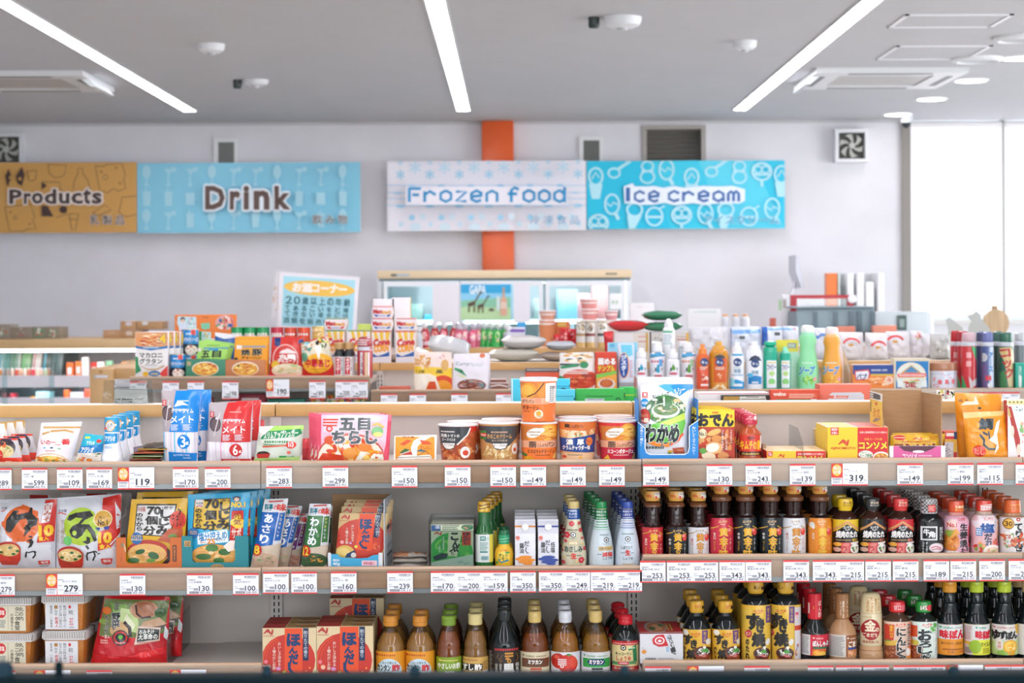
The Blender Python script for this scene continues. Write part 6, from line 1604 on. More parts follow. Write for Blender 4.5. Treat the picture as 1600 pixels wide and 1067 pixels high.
def lab2(y):
 return[R(470,y,810,y+275,'d8d9dc'),T(655,y+22,690,y+255,'贅沢の糀を使った','3a3a3c',.0,v=1),T(610,y+22,645,y+255,'甘さと深い旨みの','3a3a3c',.0,v=1),R(565,y+22,600,y+58,'a87a3c'),T(565,y+70,600,y+130,'みそ','3a3a3c',.0,v=1),T(570,y+145,605,y+255,'糀美人','d04a4a',.01,v=1),T(520,y+22,545,y+255,'無添加 一年熟成','5a5a5c',.0,v=1),E(726,y+38,14,18,'d02c2c',12),T(712,y+72,762,y+118,'糀','7a7a7c',.0),Q(722,y+150,760,y+235,3,'d88a8a',3),L([718,y+252,770,y+252],5,'4a4a5a')]
zt=Ctx(C1,'3',0).raw(0,552)[1]
t1=tub('cream labelled miso tub at the bottom of its stack',-170,345,558,628,None,lab1(635))
t2=tub('cream labelled miso tub on top of its stack',-175,345,172,248,None,lab1(260),base=zt)
t3=tub('white labelled miso tub at the bottom of its stack',430,895,530,610,None,lab2(630))
zt2=Ctx(C1,'3',0).raw(0,524)[1]
t4=tub('white labelled miso tub on top of its stack',425,892,150,232,None,lab2(236),base=zt2)
for t_,s in((t1,'cream labelled miso tub in the bottom rear of its stack'),(t2,'cream labelled miso tub at the top rear of its stack'),(t3,'white labelled miso tub in the bottom rear of its stack'),(t4,'white labelled miso tub at the top rear of its stack')):
 dup(t_,t_.location+Vector((0,.105,0)),s)
veg=[P([1060,160,1750,160,1700,880,905,880],'c2242c'),P([1060,210,1740,230,1690,560,1400,600,1010,590,1030,400],'6a7a44'),P([1120,250,1320,270,1280,340,1180,380],'7aa04a'),P([1240,300,1420,330,1440,560,1290,520,1200,420],'b8cc88'),P([1300,360,1400,470,1380,520,1270,450],'e0e4c0'),E(1480,320,150,90,'c09070'),P([1400,240,1560,240,1640,360,1500,400,1420,370],'a86c4c'),L([1395,270,1410,360,1470,400,1560,390],22,'3a2420'),E(1240,520,110,80,'c8a070'),L([1280,440,1340,500,1350,590],34,'2f1c22'),P([1480,440,1640,400,1720,470,1580,500,1440,520],'c09a78'),P([1470,505,1700,480,1640,560,1480,545],'2c2024'),E(1650,350,60,50,'3a5a30',10),E(1090,330,50,40,'d8702c',10),E(1060,440,60,30,'86a04c',10),
T(1165,245,1225,320,'大きな','1c2a2c',.05,'e8dcd0',.05,v=1),T(1150,350,1235,490,'野菜','1c2a2c',.06,'e8dcd0',.05,v=1),T(1160,485,1200,520,'が','1c2a2c',.05,'e8dcd0',.05),T(1065,380,1125,560,'たっぷり','1c2a2c',.05,'e8dcd0',.05,v=1),E(1250,600,88,80,'24282a'),E(1250,600,76,68,'b8302c'),E(1250,598,55,48,'24282a'),E(1250,592,26,24,'6ab04a',8),T(1195,640,1305,665,'フリーズドライ','e8dcd0',.01),
T(1045,570,1135,612,'一食入','f0d8d0',.02),Q(1035,620,1120,665,2,'e8a8a0',3),P([1430,480,1660,500,1650,640,1400,670],'cfb8a8'),P([1435,500,1650,520,1640,620,1425,640],'24322e'),T(1445,515,1600,560,'おみそ汁','e4e4dc',.03),T(1440,560,1630,618,'大革命の','e4e4dc',.04),Q(1430,640,1620,655,1,'b84a4a',3),P([905,880,960,780,1300,800,1500,740,1720,700,1720,880],'d8242a'),P([1700,480,1740,560,1720,640,1690,600],'d8dce0')]
o=pouch('vegetable_soup_bag','red vegetable miso soup bag with mushroom and cabbage picture','soup bag',C1,'3',(1062,172,1742,192,1718,908),.07,'c8262c',veg,crk=.004,seed=71,n=13,stand=True)
dup(o,o.location+Vector((.020,.075,.004)),'red vegetable miso soup bag standing behind the front one')
def divider2(x,lab):
 c=Ctx((0,0,1),'3',x)
 M=MB().prism([(.01,.0005),(.01,.062),(.33,.098),(.33,.0005)],-.0008,.0008,mat('efeeee','clear'),ax='x')
 return tag(M.build('shelf_divider',loc=(c.x0,YS,c.zb)),lab,'divider','clear shelf dividers')
divider2(258.5,'clear plastic divider on the lower shelf beside the red vegetable soup bag')
M=MB().box(-.075,.075,0,.32,.0003,.0018,mat('c8c2bc','satin'))
tag(M.build('shelf_plate',loc=(Ctx((0,0,1),'3',366).x0,YS+.014,DECK['3'])),'flat grey plate lying in the empty stretch of the lower shelf','shelf plate')
# dashi boxes
def dashib(x0,x1,y0,s):
 k=(x1-x0)/590
 def X(v):return x0+(v-630)*k
 def Y(v):return y0+(v-475)*k
 return[R(x0,y0-10,x1+10,1200,'d8c49c'),E(X(915),Y(830),295*k,285*k,'c23428'),L([(X(915)+275*k*cos(a_),Y(830)-265*k*sin(a_))for a_ in[2.0+i*.13 for i in range(12)]],10*k,'d8562c'),L([(X(915)+245*k*cos(a_),Y(830)-240*k*sin(a_))for a_ in[2.0+i*.13 for i in range(12)]],6*k,'d8562c'),R(X(875),y0-10,X(1068),1200,'dd5026'),R(X(1075),y0-10,X(1135),Y(832),'1c2f52'),T(X(1083),Y(505),X(1125),Y(800),'削りたての香り','d8e0e8',.01,v=1),
 T(X(905),Y(545),X(1040),Y(670),'ほ','1c3a68',.08),T(X(925),Y(690),X(1010),Y(752),'ん','1c3a68',.08),T(X(925),Y(765),X(1020),Y(868),'だ','1c3a68',.08),L([X(925),Y(850),X(925),Y(920),X(965),Y(975),X(1010),Y(985)],32*k,'1c3a68'),T(X(648),Y(490),X(745),Y(550),'Aj','b8282c',.05,sh=.2),Q(X(642),Y(560),X(760),Y(570),1,'b8282c',3),T(X(800),Y(632),X(835),Y(890),'おいしさ決める','ecdccc',.01,v=1),T(X(742),Y(685),X(778),Y(930),'3種のだしお節','ecdccc',.01,v=1),E(X(670),Y(845),22*k,22*k,'e07a8a',8),E(X(700),Y(900),26*k,26*k,'ecb89a',6),E(X(808),Y(918),26*k,22*k,'c88ab8',8),E(X(872),Y(960),22*k,22*k,'d0d048',6),E(X(770),Y(1030),90*k,70*k,'dcb85a'),E(X(1150),Y(910),10*k,10*k,'e89a4a',8),E(X(1108),Y(945),9*k,9*k,'e89a4a',8)]
tp=[R(.0,.0,.42,1,'b0302c'),R(.05,.2,.4,.4,'c85048'),R(.42,0,1,1,'c8b488'),E(.78,.55,.2,.35,'3a2a20'),E(.78,.5,.17,.28,'a8743c'),R(.45,.1,.6,.9,'b08a50')]
o=box('dashi_granule_box','red dot dashi box under the purple tube pack','dashi box',C3,'3m',66,492,628,.05,('d8c49c','d0bb90','c8b488'),dashib(66,628,492,1),top=tp)
column(o,3,.052,group='first dashi boxes')
o=box('dashi_granule_box','red dot dashi box beside the amber vinegar bottles','dashi box',C3,'3m',630,475,1220,.05,('d8c49c','d0bb90','c8b488'),dashib(630,1220,475,1),top=tp)
hh=Ctx(C3,'3m',900).c(0,475)[1]
column(o,3,.052,group='second dashi boxes')
q=dup(o,o.location+Vector((.012,.2,.035)),'raised dashi box standing behind its row')
q['group']='second dashi boxes'
# vinegar bottles
def vinegar(lab,z,cx,capc,cap,shell,liq,lc,label,n,grp,step=.085,sq=2.0,lyt=None,dark=False,dx=0.0,row='3m'):
 if dark:
  secs=[('cap',capc,'film',cap),('bottle_body',lc,'gloss',shell)]
 else:
  inner=[(y,hw-8 if hw else 0)for y,hw in shell if y is None or y>liq]
  tab=[(y,hw)for y,hw in shell if y is not None]
  inner=[(liq,lerp(tab,liq)-8)]+inner
  secs=[('cap',capc,'film',cap),('shell',mat('e9eeee','clear'),'clear',shell),('liquid',mat(lc,'liquid'),'liquid',inner)]
 b=bottle('vinegar_bottle',lab,'vinegar bottle',z,row,cx,secs,label,sq=sq)
 return column(b,n,step,dx=dx,group=grp)
def ribs(cx,k=0):
 return[]
kl=lambda cx:[R(cx-170,700,cx+170,1100,'df9626'),Q(cx-130,765,cx+60,795,1,'b8501c',3),P([cx-150,770,cx-120,770,cx-135,800],'b8401c'),E(cx-5,940,130,125,'c0d4dc'),T(cx-100,845,cx+70,870,'いろいろ使える','2c3a3c',.03),T(cx-130,878,cx+10,942,'カンタン','24282a',.06),T(cx+30,878,cx+105,942,'酢','c03038',.07),R(cx-70,955,cx+28,1000,'8a6a4a')]
vs_=lambda cx:[(488,50),(505,56),(525,62),(600,112),(660,142),(695,152),(725,150),(745,156),(None,154)]
vinegar('amber vinegar bottle with orange cap beside the dashi boxes',C4,190,'cf8a34',[(385,66),(392,76),(450,78),(455,82),(490,78),(496,70)],vs_(190),560,'c48a48',(742,None,'df9626',kl(190)),3,'first amber vinegar bottles')
vinegar('amber vinegar bottle with orange cap beside the green label bottle',C4,500,'cf8a34',[(385,66),(392,76),(450,78),(455,82),(490,78),(496,70)],vs_(500),560,'c48a48',(742,None,'df9626',kl(500)),2,'second amber vinegar bottles')
sv=[(480,56),(510,64),(560,88),(640,118),(690,128),(715,122),(745,130),(790,134),(None,132)]
vinegar('mild vinegar bottle with moss green cap and green label',C4,802,'7a9a34',[(382,70),(390,78),(420,78),(425,74),(470,76),(484,72)],sv,545,'a85c34',(800,None,'7d9c2a',[Q(720,825,900,845,1,'d8d06a',3),P([700,825,725,825,712,845],'e8d84a'),T(690,862,925,920,'やさしいお酢','eef0dc',.04),R(765,945,865,1010,'e4e4dc')]),4,'green vinegar bottles')
vinegar('sushi vinegar bottle with cream cap and black and tan label',C4,1080,'d8c88a',[(362,68),(370,76),(385,76),(390,73),(465,75),(476,70)],sv,540,'b07a40',(800,None,'cda455',[Q(960,818,1110,840,1,'a86a3c',3),R(945,868,1160,938,'26221e'),T(950,872,1002,935,'す','f0ece4',.05),T(1018,872,1062,935,'し','f0ece4',.05),T(1080,872,1150,935,'酢','f0ece4',.05),T(950,948,1140,985,'昆布だし入','8a5a2c',.03),R(1165,940,1220,1000,'d8d8dc'),Q(1165,840,1215,930,5,'8a6a3c',4)]),3,'sushi vinegar bottles')
vinegar('black vinegar bottle with black cap and dark label',C4,1385,'22282a',[(318,64),(328,72),(350,76),(430,74),(440,70)],[(435,55),(455,60),(530,95),(620,140),(690,168),(710,165),(None,162)],0,'10181a',(705,None,'2a2220',[Q(1290,705,1530,738,1,'c03038',3),R(1392,752,1480,770,'c88a2c'),R(1392,780,1480,798,'c88a2c'),R(1400,805,1440,825,'c88a2c'),E(1438,840,22,22,'c88a2c'),E(1438,840,10,10,'2a2220'),L([1330,760,1310,800,1340,830,1350,880],6,'8a6034'),L([1370,770,1345,810,1365,850],6,'8a6034'),L([1510,760,1530,810,1505,850],6,'8a6034'),T(1375,870,1490,985,'黒','dcdcd8',.05),T(1505,860,1540,985,'純玄米','d8d8d4',.02,v=1),T(1290,870,1318,960,'国産米','b8b4ac',.01,v=1),T(1335,870,1360,985,'国産玄米','c8c4bc',.01,v=1),Q(1225,740,1262,990,14,'9a9690',5)]),5,'black vinegar bottles',dark=True)
mv=[(455,50),(470,52),(520,80),(580,112),(640,140),(690,146),(720,142),(745,154),(None,153)]
def mitsu(cx,bg,band,pill,bars,top):
 a=[R(cx-170,740,cx+170,1100,bg),P([cx-130,775,cx-105,775,cx-118,800],top),T(cx-95,775,cx-5,798,'mizkan',top,.02),Q(cx+15,782,cx+120,797,1,top,3),P([cx-132,812,cx+150,812,cx+150,905,cx-132,905],band),E(cx+5,850,95,34,pill),R(cx-70,818,cx+80,883,pill),T(cx-68,828,cx+78,870,'ミツカン','f0ece4',.06)]
 for k in range(3):
  a.append(R(cx-45,910+k*32,cx+72,932+k*32,bars))
 return a+[E(cx+10,1020,30,24,bars)]
vinegar('grain vinegar bottle with cream cap and brown banded label',C5,370,'d3b66e',[(340,60),(348,68),(400,69),(405,72),(420,70),(450,68),(458,62)],mv,560,'9a4f22',(748,None,'d4c9a8',mitsu(370,'d4c9a8','6e4630','5a3826','c8502c','6a5a3c')),4,'grain vinegar bottles')
ap=[R(500,740,900,1100,'d8d8dc'),E(615,840,75,80,'b8281f'),E(600,800,30,20,'d8503c'),E(715,870,105,100,'c62c24'),E(770,850,40,60,'d84a34'),P([690,775,760,765,740,790],'5a9a3c'),E(720,770,20,8,'3a6a2c')]
for k in range(4):
 ap.append(R(612,818+k*18,702,828+k*18,'e8e0dc'))
ap+=[E(655,890,20,20,'e8e0dc'),E(655,890,9,9,'c62c24'),T(540,965,810,1030,'りんご酢','c8302c',.06)]
vinegar('apple vinegar bottle with white cap and red apple label',C5,690,'d3d6dc',[(335,60),(343,68),(400,69),(408,74),(420,70),(450,68),(458,62)],mv,560,'c07a30',(748,None,'d8d8dc',ap),3,'apple vinegar bottles')
vinegar('rice vinegar bottle with cream cap and green banded label',C5,1008,'d3b66e',[(332,60),(340,68),(395,69),(400,72),(420,70),(445,68),(455,62)],mv,570,'b57a2c',(748,None,'d2d2d4',mitsu(1008,'d2d2d4','2f9a44','1c3a6a','2a2c30','4a9a5a')),3,'rice vinegar bottles')
b=bottle('soy_sauce_bottle','round soy sauce bottle with glossy red cap and red banded label','soy sauce bottle',C5,'3m',1320,[('cap','c8232f','film',[(368,30),(378,60),(392,72),(410,78),(425,70),(440,76),(462,76),(476,68)]),('bottle_body','141a1a','gloss',[(474,58),(490,64),(520,92),(570,128),(620,142),(640,144),(955,142),(985,138),(None,125)])],
(632,962,'b8242c',[R(1150,675,1500,895,'d6c48c'),Q(1190,650,1460,668,1,'e0a8a0',3),E(1293,700,34,32,'26282a',6,30),E(1293,700,22,20,'e4dcc8',6,30),E(1293,700,12,11,'26282a',8),T(1215,748,1378,780,'キッコーマン','26241c',.05),T(1222,788,1372,835,'しょうゆ','b8382c',.05),P([1345,710,1430,670,1440,850,1400,850,1390,720,1350,730],'2f7a4a'),Q(1355,690,1420,715,1,'d8e4c8',4),P([1180,850,1430,835,1430,870,1180,885],'5a8a5a'),R(1240,845,1350,875,'c8304a'),Q(1255,853,1335,868,1,'f0d8d8',5),T(1200,905,1405,928,'深い味とコクの香り','e8c8a8',.02)]))
column(b,5,.09,dx=-.004,group='round soy sauce bottles')
# udon soup box
ud=[R(100,540,620,830,'d3d4d8'),P([380,560,430,680,330,690,270,660,260,610,300,570],'c8242c'),E(335,625,60,52,'c8242c'),E(338,625,52,40,'e4dcdc'),E(338,625,38,28,'c8242c'),E(338,628,20,14,'e4dcdc')]
for ch_,x,y,r_ in(('う',440,585,75),('ど',455,620,75),('ん',465,655,75),('ス',472,690,75),('ー',478,722,75),('プ',485,752,75)):
 ud.append(T(x-22,y-18,x+22,y+18,ch_,'33353a',.03,r=r_))
ud+=[E(420,600,8,6,'4a9ad0',8),Q(405,690,440,740,3,'6ab0d8',3),E(175,740,26,22,'d8903c',8),Q(155,690,170,715,2,'8ab0d0',4),B(188,802,300,828,'5a5c60',8),Q(325,802,520,828,2,'9a9ca0',5)]
o=box('udon_soup_box','white udon soup box with red top lying beside the soy bottles','udon soup box',C6,'3r',132,552,582,.17,('d3d4d8','c8c8cc','c02c30'),ud,top=[R(0,0,1,1,'c4282e'),E(.42,.5,.26,.48,'a8a8a4'),E(.43,.52,.22,.4,'c87a4c'),E(.45,.5,.14,.25,'e0a87a'),E(.33,.6,.08,.14,'4a6a34'),E(.56,.35,.06,.12,'4a7a3c'),R(.68,.2,.72,.8,'d8b04a'),R(.76,.2,.8,.8,'d8b04a'),R(.02,.92,.98,.97,'e8c8c4')])
def suki(lab,z,cx,tall,n,grp,off=0):
 x=cx+off
 if not tall:
  cap=[(226,62),(233,74),(270,77),(320,78),(330,74),(350,68)]
  body=[(348,58),(385,66),(400,84),(460,118),(500,142),(520,146),(None,145)]
  l0=512
  a=[R(x-200,500,x+220,1000,'d7a733'),T(x-70,545,x+25,570,'エバラ','c8402c',.06,sh=.15),L([x-45,578,x-20,584,x+10,576],6,'c8402c'),P([x+42,520,x+108,520,x+104,660,x+46,655],'5f3f78'),T(x+60,535,x+92,640,'割下不要','c8a050',.02,v=1),E(x+115,640,30,32,'dcd8cc'),E(x-125,545,30,28,'e8e4d8',12),
  T(x-140,570,x-60,665,'す','24201c',.08),T(x-70,620,x-12,705,'き','24201c',.08),T(x-110,720,x-15,812,'焼','24201c',.08),T(x-150,700,x-120,820,'のたれ','24201c',.04,v=1),E(x+60,745,105,62,'5a2a1c'),P([x-40,750,x+160,750,x+130,830,x-10,830],'8a3f24'),E(x+62,745,88,45,'3a2420'),FD(x+62,740,85,42,['e8e4d8','d8d4c8','f0ece0'],34,.16,72),E(x+80,728,38,20,'4f9a44',10),FD(x+60,775,70,18,['c8343c','e08a8a'],12,.35,73),E(x+70,695,18,16,'ece8dc',10)]
 else:
  cap=[(24,68),(32,82),(70,85),(120,85),(140,78),(152,70)]
  body=[(150,64),(165,84),(215,138),(255,152),(265,155),(None,153)]
  l0=258
  a=[R(x-220,250,x+260,1000,'d7b040'),R(x-160,262,x+60,290,'dfae34'),T(x-42,305,x+58,330,'エバラ','c8402c',.06,sh=.15),L([x-18,338,x+5,343,x+36,335],6,'c8402c'),P([x+90,268,x+148,268,x+145,445,x+90,440],'5f3f78'),T(x+105,290,x+132,420,'割下不要','c8a050',.02,v=1),T(x-105,352,x+12,505,'す','24201c',.085),T(x-8,400,x+68,535,'き','24201c',.085),T(x-52,548,x+78,682,'焼','24201c',.085),E(x-92,555,35,42,'b82c34',10),T(x-115,535,x-70,575,'旨コク','e8c8a8',.02),T(x-118,615,x-82,815,'のたれ','24201c',.06,v=1),E(x+112,640,24,36,'dcdad4',14,20),P([x+150,280,x+260,280,x+260,900,x+150,900],'cfc8c8'),FD(x+175,380,25,60,['c8344a','e8a0a8'],10,.4,74),R(x+150,470,x+260,520,'c8442c'),FD(x+175,720,25,90,['b85a3a','e0c0a0','8a9ab8'],12,.35,75),
  P([x-40,760,x+140,760,x+115,835,x-15,835],'8a3f24'),E(x+50,755,92,62,'5a2a1c'),E(x+52,755,80,48,'3a2420'),FD(x+52,748,76,42,['e8e4d8','d8d4c8','f0ece0'],34,.16,76),E(x+65,738,32,18,'4f9a44',10),FD(x+50,785,62,18,['c8343c','e08a8a'],12,.35,77),E(x+75,698,18,16,'ece8dc',10)]
 b=bottle('sukiyaki_sauce_bottle',lab,'sauce bottle',z,'3r',cx,[('cap','d2a02e','film',cap,[T(cx-25+off,cap[2][0]-4,cx+40+off,cap[3][0]-18,'エバラ' if off>=0 and not tall else '新しい','c8502c' if not tall else '4a2c1c',.05),R(cx+50,cap[2][0]+5,cx+90,cap[3][0]-10,'4a2c1c')]),('bottle_body','12181a','gloss',body)],(l0,None,'d7a733',a),sq=2.5)
 return column(b,n,.086,group=grp)
suki('small yellow sukiyaki sauce bottle beside the udon soup box',C6,735,False,3,'first small sukiyaki sauces')
suki('small yellow sukiyaki sauce bottle beside the tall one',C6,1038,False,4,'second small sukiyaki sauces',20)
suki('tall yellow sukiyaki sauce bottle beside the small ones',C6,1356,True,3,'first tall sukiyaki sauces')
suki('tall yellow sukiyaki sauce bottle beside the red necked ponzu',C7,337,True,3,'second tall sukiyaki sauces',-75)
wl=[R(505,570,572,770,'cfccc8'),Q(512,580,568,765,14,'7a7a7c',3)]
b=bottle('ponzu_bottle','dark ponzu bottle with long red neck wrap','ponzu bottle',C7,'3r',640,[('cap','c8202f','film',[(150,68),(155,73),(410,75),(418,70)],[Q(570,215,582,390,1,'f0c8c0'),T(668,220,705,395,'ぽん酢','f0d0c8',.01,v=1),E(620,285,6,5,'e8b04a',8),E(620,302,6,5,'e8b04a',8)]),('bottle_body','12181a','gloss',[(410,62),(430,68),(490,110),(540,136),(560,142),(800,142),(None,136)])],
(566,782,'c8283c',[R(400,560,575,800,'cfccc8'),Q(505,580,568,765,14,'7a7a7c',3),P([595,592,625,592,610,612],'f0d0d0'),T(635,592,710,610,'mizkan','f0d0d0',.02),T(600,628,775,685,'ぽんしゃぶ','f4f0f0',.06,'8a1424',.04),R(605,690,755,712,'3a6a4a'),P([600,715,790,715,790,800,580,800],'d86a2c'),E(640,755,36,30,'e8a83c'),E(700,765,40,28,'e8b84a'),P([735,780,750,700,790,690,790,790],'26282c')]))
column(b,3,.08,dx=-.001,group='red necked ponzu bottles')
b=bottle('sesame_sauce_bottle','tan sesame sauce bottle with long brown neck wrap','sesame sauce bottle',C7,'3r',930,[('cap','97653c','film',[(150,66),(155,71),(410,74),(418,68)],[Q(865,170,1000,405,16,'a87a50',3),T(918,225,942,400,'濃厚なごま','e8d8c0',.02,v=1),T(895,230,912,380,'たっぷり','e8d8c0',.01,v=1),T(965,170,985,390,'ごましゃぶ','e8d8c0',.01,v=1)]),('bottle_body','b08660','film',[(410,62),(430,70),(480,112),(530,138),(570,146),(800,146),(None,140)])],
(568,798,'cfc8c0',[Q(795,585,935,785,14,'7a7a7c',3),R(945,560,1150,810,'8e5228'),P([955,595,980,595,967,615],'e8d8c8'),T(990,598,1060,615,'mizkan','e8d8c8',.02),T(975,635,1100,695,'ごまし','f0e8dc',.06),R(970,700,1100,722,'3a4a8a'),P([965,725,1100,725,1100,800,965,800],'c88a5c'),FD(1020,760,60,32,['d89a6a','e8b890','c06a4a'],14,.35,78)]))
column(b,3,.08,dx=-.002,group='brown necked sesame bottles')
b=bottle('sesame_dressing_bottle','cream sesame dressing bottle with rounded gold lettered top','sesame dressing bottle',C7,'3r',1228,[('cap','d9c79c','film',[(138,60),(146,78),(165,92),(200,102),(345,112),(352,108)],[T(1165,180,1195,330,'ごまだれ','b8742c',.03,v=1),T(1205,178,1235,340,'たっぷり','c07a2c',.05,v=1),T(1250,190,1275,330,'香ばしい','b8742c',.02,v=1),T(1285,190,1305,320,'ごま','b8742c',.02,v=1)]),
('bottle_body','b8916a','film',[(348,108),(360,112),(680,114),(690,108),(705,118),(730,122),(740,116),(752,124),(790,128),(None,124)],[FD(1228,780,120,22,['c8a27c','a88058'],20,.2,79)])],
(352,688,'d8c9a4',[E(1212,515,95,110,'9c2428'),T(1150,420,1255,530,'金','ecdcc0',.05),T(1255,495,1295,535,'の','ecdcc0',.05),T(1125,550,1282,590,'ごまだれ','ecdcc0',.04),T(1130,630,1290,655,'焙煎荒挽ごま','a83a2c',.03),Q(1130,378,1220,392,1,'b89a6a',3)]))
column(b,2,.10,dx=-.012,group='cream sesame dressings')
def ebara(lab,cx,capc,bg,main,side,kind,dx,n,grp):
 a=[R(cx-200,420,cx+200,1000,bg),T(cx-40,447,cx+65,475,'エバラ','c8322c',.06,sh=.15),L([cx-15,482,cx+10,488,cx+40,480],6,'c8322c')]
 if kind==0:
  a+=[P([cx-140,460,cx-50,460,cx-60,620,cx-140,640],'c8382c'),L([cx-110,475,cx-60,470,cx-70,600],6,'d8a02c'),T(cx-100,470,cx-70,600,'濃厚みそ','f0b83c',.03,v=1),E(cx-105,655,45,36,'4f8a3c',10),FD(cx-105,655,40,30,['6aa04a','3a6a30'],10,.4,80),P([cx-150,640,cx-20,620,cx-20,680,cx-150,690],'d8b04a'),P([cx-150,685,cx-10,670,cx+10,830,cx-150,830],'8a4a30'),FD(cx-80,750,70,60,['a8603c','7a3c24','c07a50'],30,.22,81),R(cx+95,440,cx+200,1000,'d8622c'),P([cx+70,800,cx+120,700,cx+140,830],'e8903c'),E(cx+95,745,28,40,'e8e0dc',12)]
  ys=(500,588,655,725,790)
  for ch_,y in zip(main,ys):
   w_=48 if y<780 else 30
   a.append(T(cx-w_+20,y,cx+w_+15,y+(74 if y<780 else 50),ch_,'26201c',.07,'f0e4dc',.06))
  for i,ch_ in enumerate(side):
   a.append(T(cx+82,455+i*62,cx+122,508+i*62,ch_,'26201c',.05,'f0e4dc',.05))
 else:
  a+=[P([cx-140,470,cx-85,470,cx-85,590,cx-140,590],'c8502c'),E(cx-110,650,40,30,'c8b84a',10),P([cx-150,690,cx-30,660,cx-30,840,cx-150,840],'8a4a34'),FD(cx-90,750,55,60,['a8603c','c07a50','7a3c24'],20,.25,82),P([cx+60,560,cx+110,560,cx+120,830,cx+70,830],'dfe6e0'),FD(cx+85,490,45,55,['6ab85a','8ac87a','5aa04a'],18,.35,83),L([cx+80,580,cx+85,820],8,'b8d0c0'),T(cx+100,600,cx+120,780,'さっぱり','4aa0b8',.02,v=1)]
  for ch_,y,w_,h_ in(('お',512,70,110),('ろ',632,62,62),('し',690,70,70),('の',762,26,35),('た',775,45,60)):
   a.append(T(cx-w_-5+(30 if ch_=='の' else 0),y,cx+w_-10+(30 if ch_=='の' else 0),y+h_,ch_,'24282a',.07,'e4ece4',.06))
 b=bottle('meat_sauce_bottle',lab,'sauce bottle',C8,'3r',cx,[('cap',capc,'film',[(228,62),(236,78),(265,84),(335,82),(346,72)],[T(cx-45,268,cx+25,318,'甘口' if kind==0 else '64%','f0dcd8',.02),E(cx+55,295,34,34,'d8606a' if kind==0 else 'c83c44',12)]),('bottle_body','4a3428' if kind==0 else '1c2420','gloss',[(344,66),(365,76),(395,108),(425,132),(440,139),(None,138)])],(432,None,bg,a),sq=2.6)
 return column(b,n,.086,dx=dx,group=grp)
ebara('garlic sauce bottle with bright red cap and orange label',302,'cc2228','d9b9a4','にんにくの','スタミナ',0,-.004,4,'red capped garlic sauces')
ebara('grated radish sauce bottle with bright green cap',578,'1f8a34','cfdcd2','','',1,-.004,3,'green capped radish sauces')
pz=[(135,58),(150,66),(240,66),(252,78),(330,92),(350,100),(362,94),(430,124),(460,134),(780,137),(800,132),(None,126)]
def ponz(lab,cx,capc,a,bg,n,grp):
 b=bottle('ponzu_bottle',lab,'ponzu bottle',C8,'3r',cx,[('cap',capc,'film',[(22,62),(28,73),(60,75),(66,78),(80,74),(130,75),(138,68)]),('bottle_body','10181a','gloss',pz)],(460,778,bg,a))
 return column(b,n,.082,dx=-.002,group=grp)
def hd(cx,c1='3f9a78'):
 return[P([cx-128,482,cx-95,482,cx-110,505],c1),T(cx-88,480,cx+5,502,'mizkan',c1,.02),Q(cx+20,488,cx+120,500,1,c1,3)]
ponz('dark ponzu bottle with orange cap and red lettering',855,'d8952a',[R(700,450,1010,625,'d6d6d4')]+hd(855)+[T(740,520,812,602,'味','c8202f',.08),T(828,520,905,602,'ぽ','c8202f',.09),T(915,520,990,602,'ん','c8202f',.09),R(700,612,1010,800,'d98a26'),T(745,640,985,670,'鍋ものおろし焼肉餃子','6a3a14',.02),Q(760,705,975,730,1,'8a4a1c',4),T(805,735,950,755,'ポン酢しょうゆ','6a3a14',.01),E(962,742,12,14,'c83030',4,45)],'d98a26',3,'orange capped ponzu bottles')
ponz('dark mild ponzu bottle with lime cap beside the orange capped one',1137,'b4c832',[R(980,450,1300,625,'d6d6d4'),R(980,450,1068,800,'cfc4c0'),Q(1005,480,1062,620,7,'a87a7a',3),P([1000,640,1068,640,1068,690,1000,660],'d8b03c'),B(1010,700,1062,760,'6a5a5a',4),P([1092,484,1122,484,1108,505],'3f9a78'),T(1130,482,1210,502,'mizkan','3f9a78',.02),T(1098,525,1165,605,'味','c8202f',.08),T(1178,525,1265,605,'ぽ','c8202f',.09),R(1068,620,1300,800,'d3d43a'),E(1095,690,60,70,'8fb02c'),T(1150,645,1270,690,'マイルド','33361a',.05),Q(1172,705,1260,760,3,'8a7a1c',5)],'d3d43a',3,'first lime capped ponzu bottles')
ponz('dark yuzu ponzu bottle with lime cap and cut yuzu picture',1428,'b4c832',[R(1250,450,1600,640,'d0ccc4'),P([1510,462,1600,462,1600,560,1530,560],'dcae2c')]+hd(1420,'c86a7a')+[T(1288,525,1352,612,'ゆ','1f2222',.09),T(1352,530,1412,605,'ず','1f2222',.09),T(1412,535,1478,610,'ぽ','1f2222',.09),T(1480,535,1540,605,'ん','1f2222',.09),P([1250,640,1600,620,1600,800,1250,800],'b9c88a'),E(1350,672,36,52,'d8d4c8'),T(1332,635,1368,710,'本格','c86a5a',.01,v=1),E(1380,755,52,30,'8ab04a'),E(1460,690,78,72,'d89f2a'),E(1460,688,64,58,'e6bc4c'),FD(1460,688,56,50,['f0d488','e0a834'],14,.32,84),P([1430,740,1520,720,1500,790,1440,790],'d8a030')],'c8c8a8',3,'second lime capped ponzu bottles')
b=ponz('dark ponzu bottle at the frame edge beside the yuzu bottle',1690,'c8a878',[],'d0ccc4',3,'ponzu bottles at the frame edge')
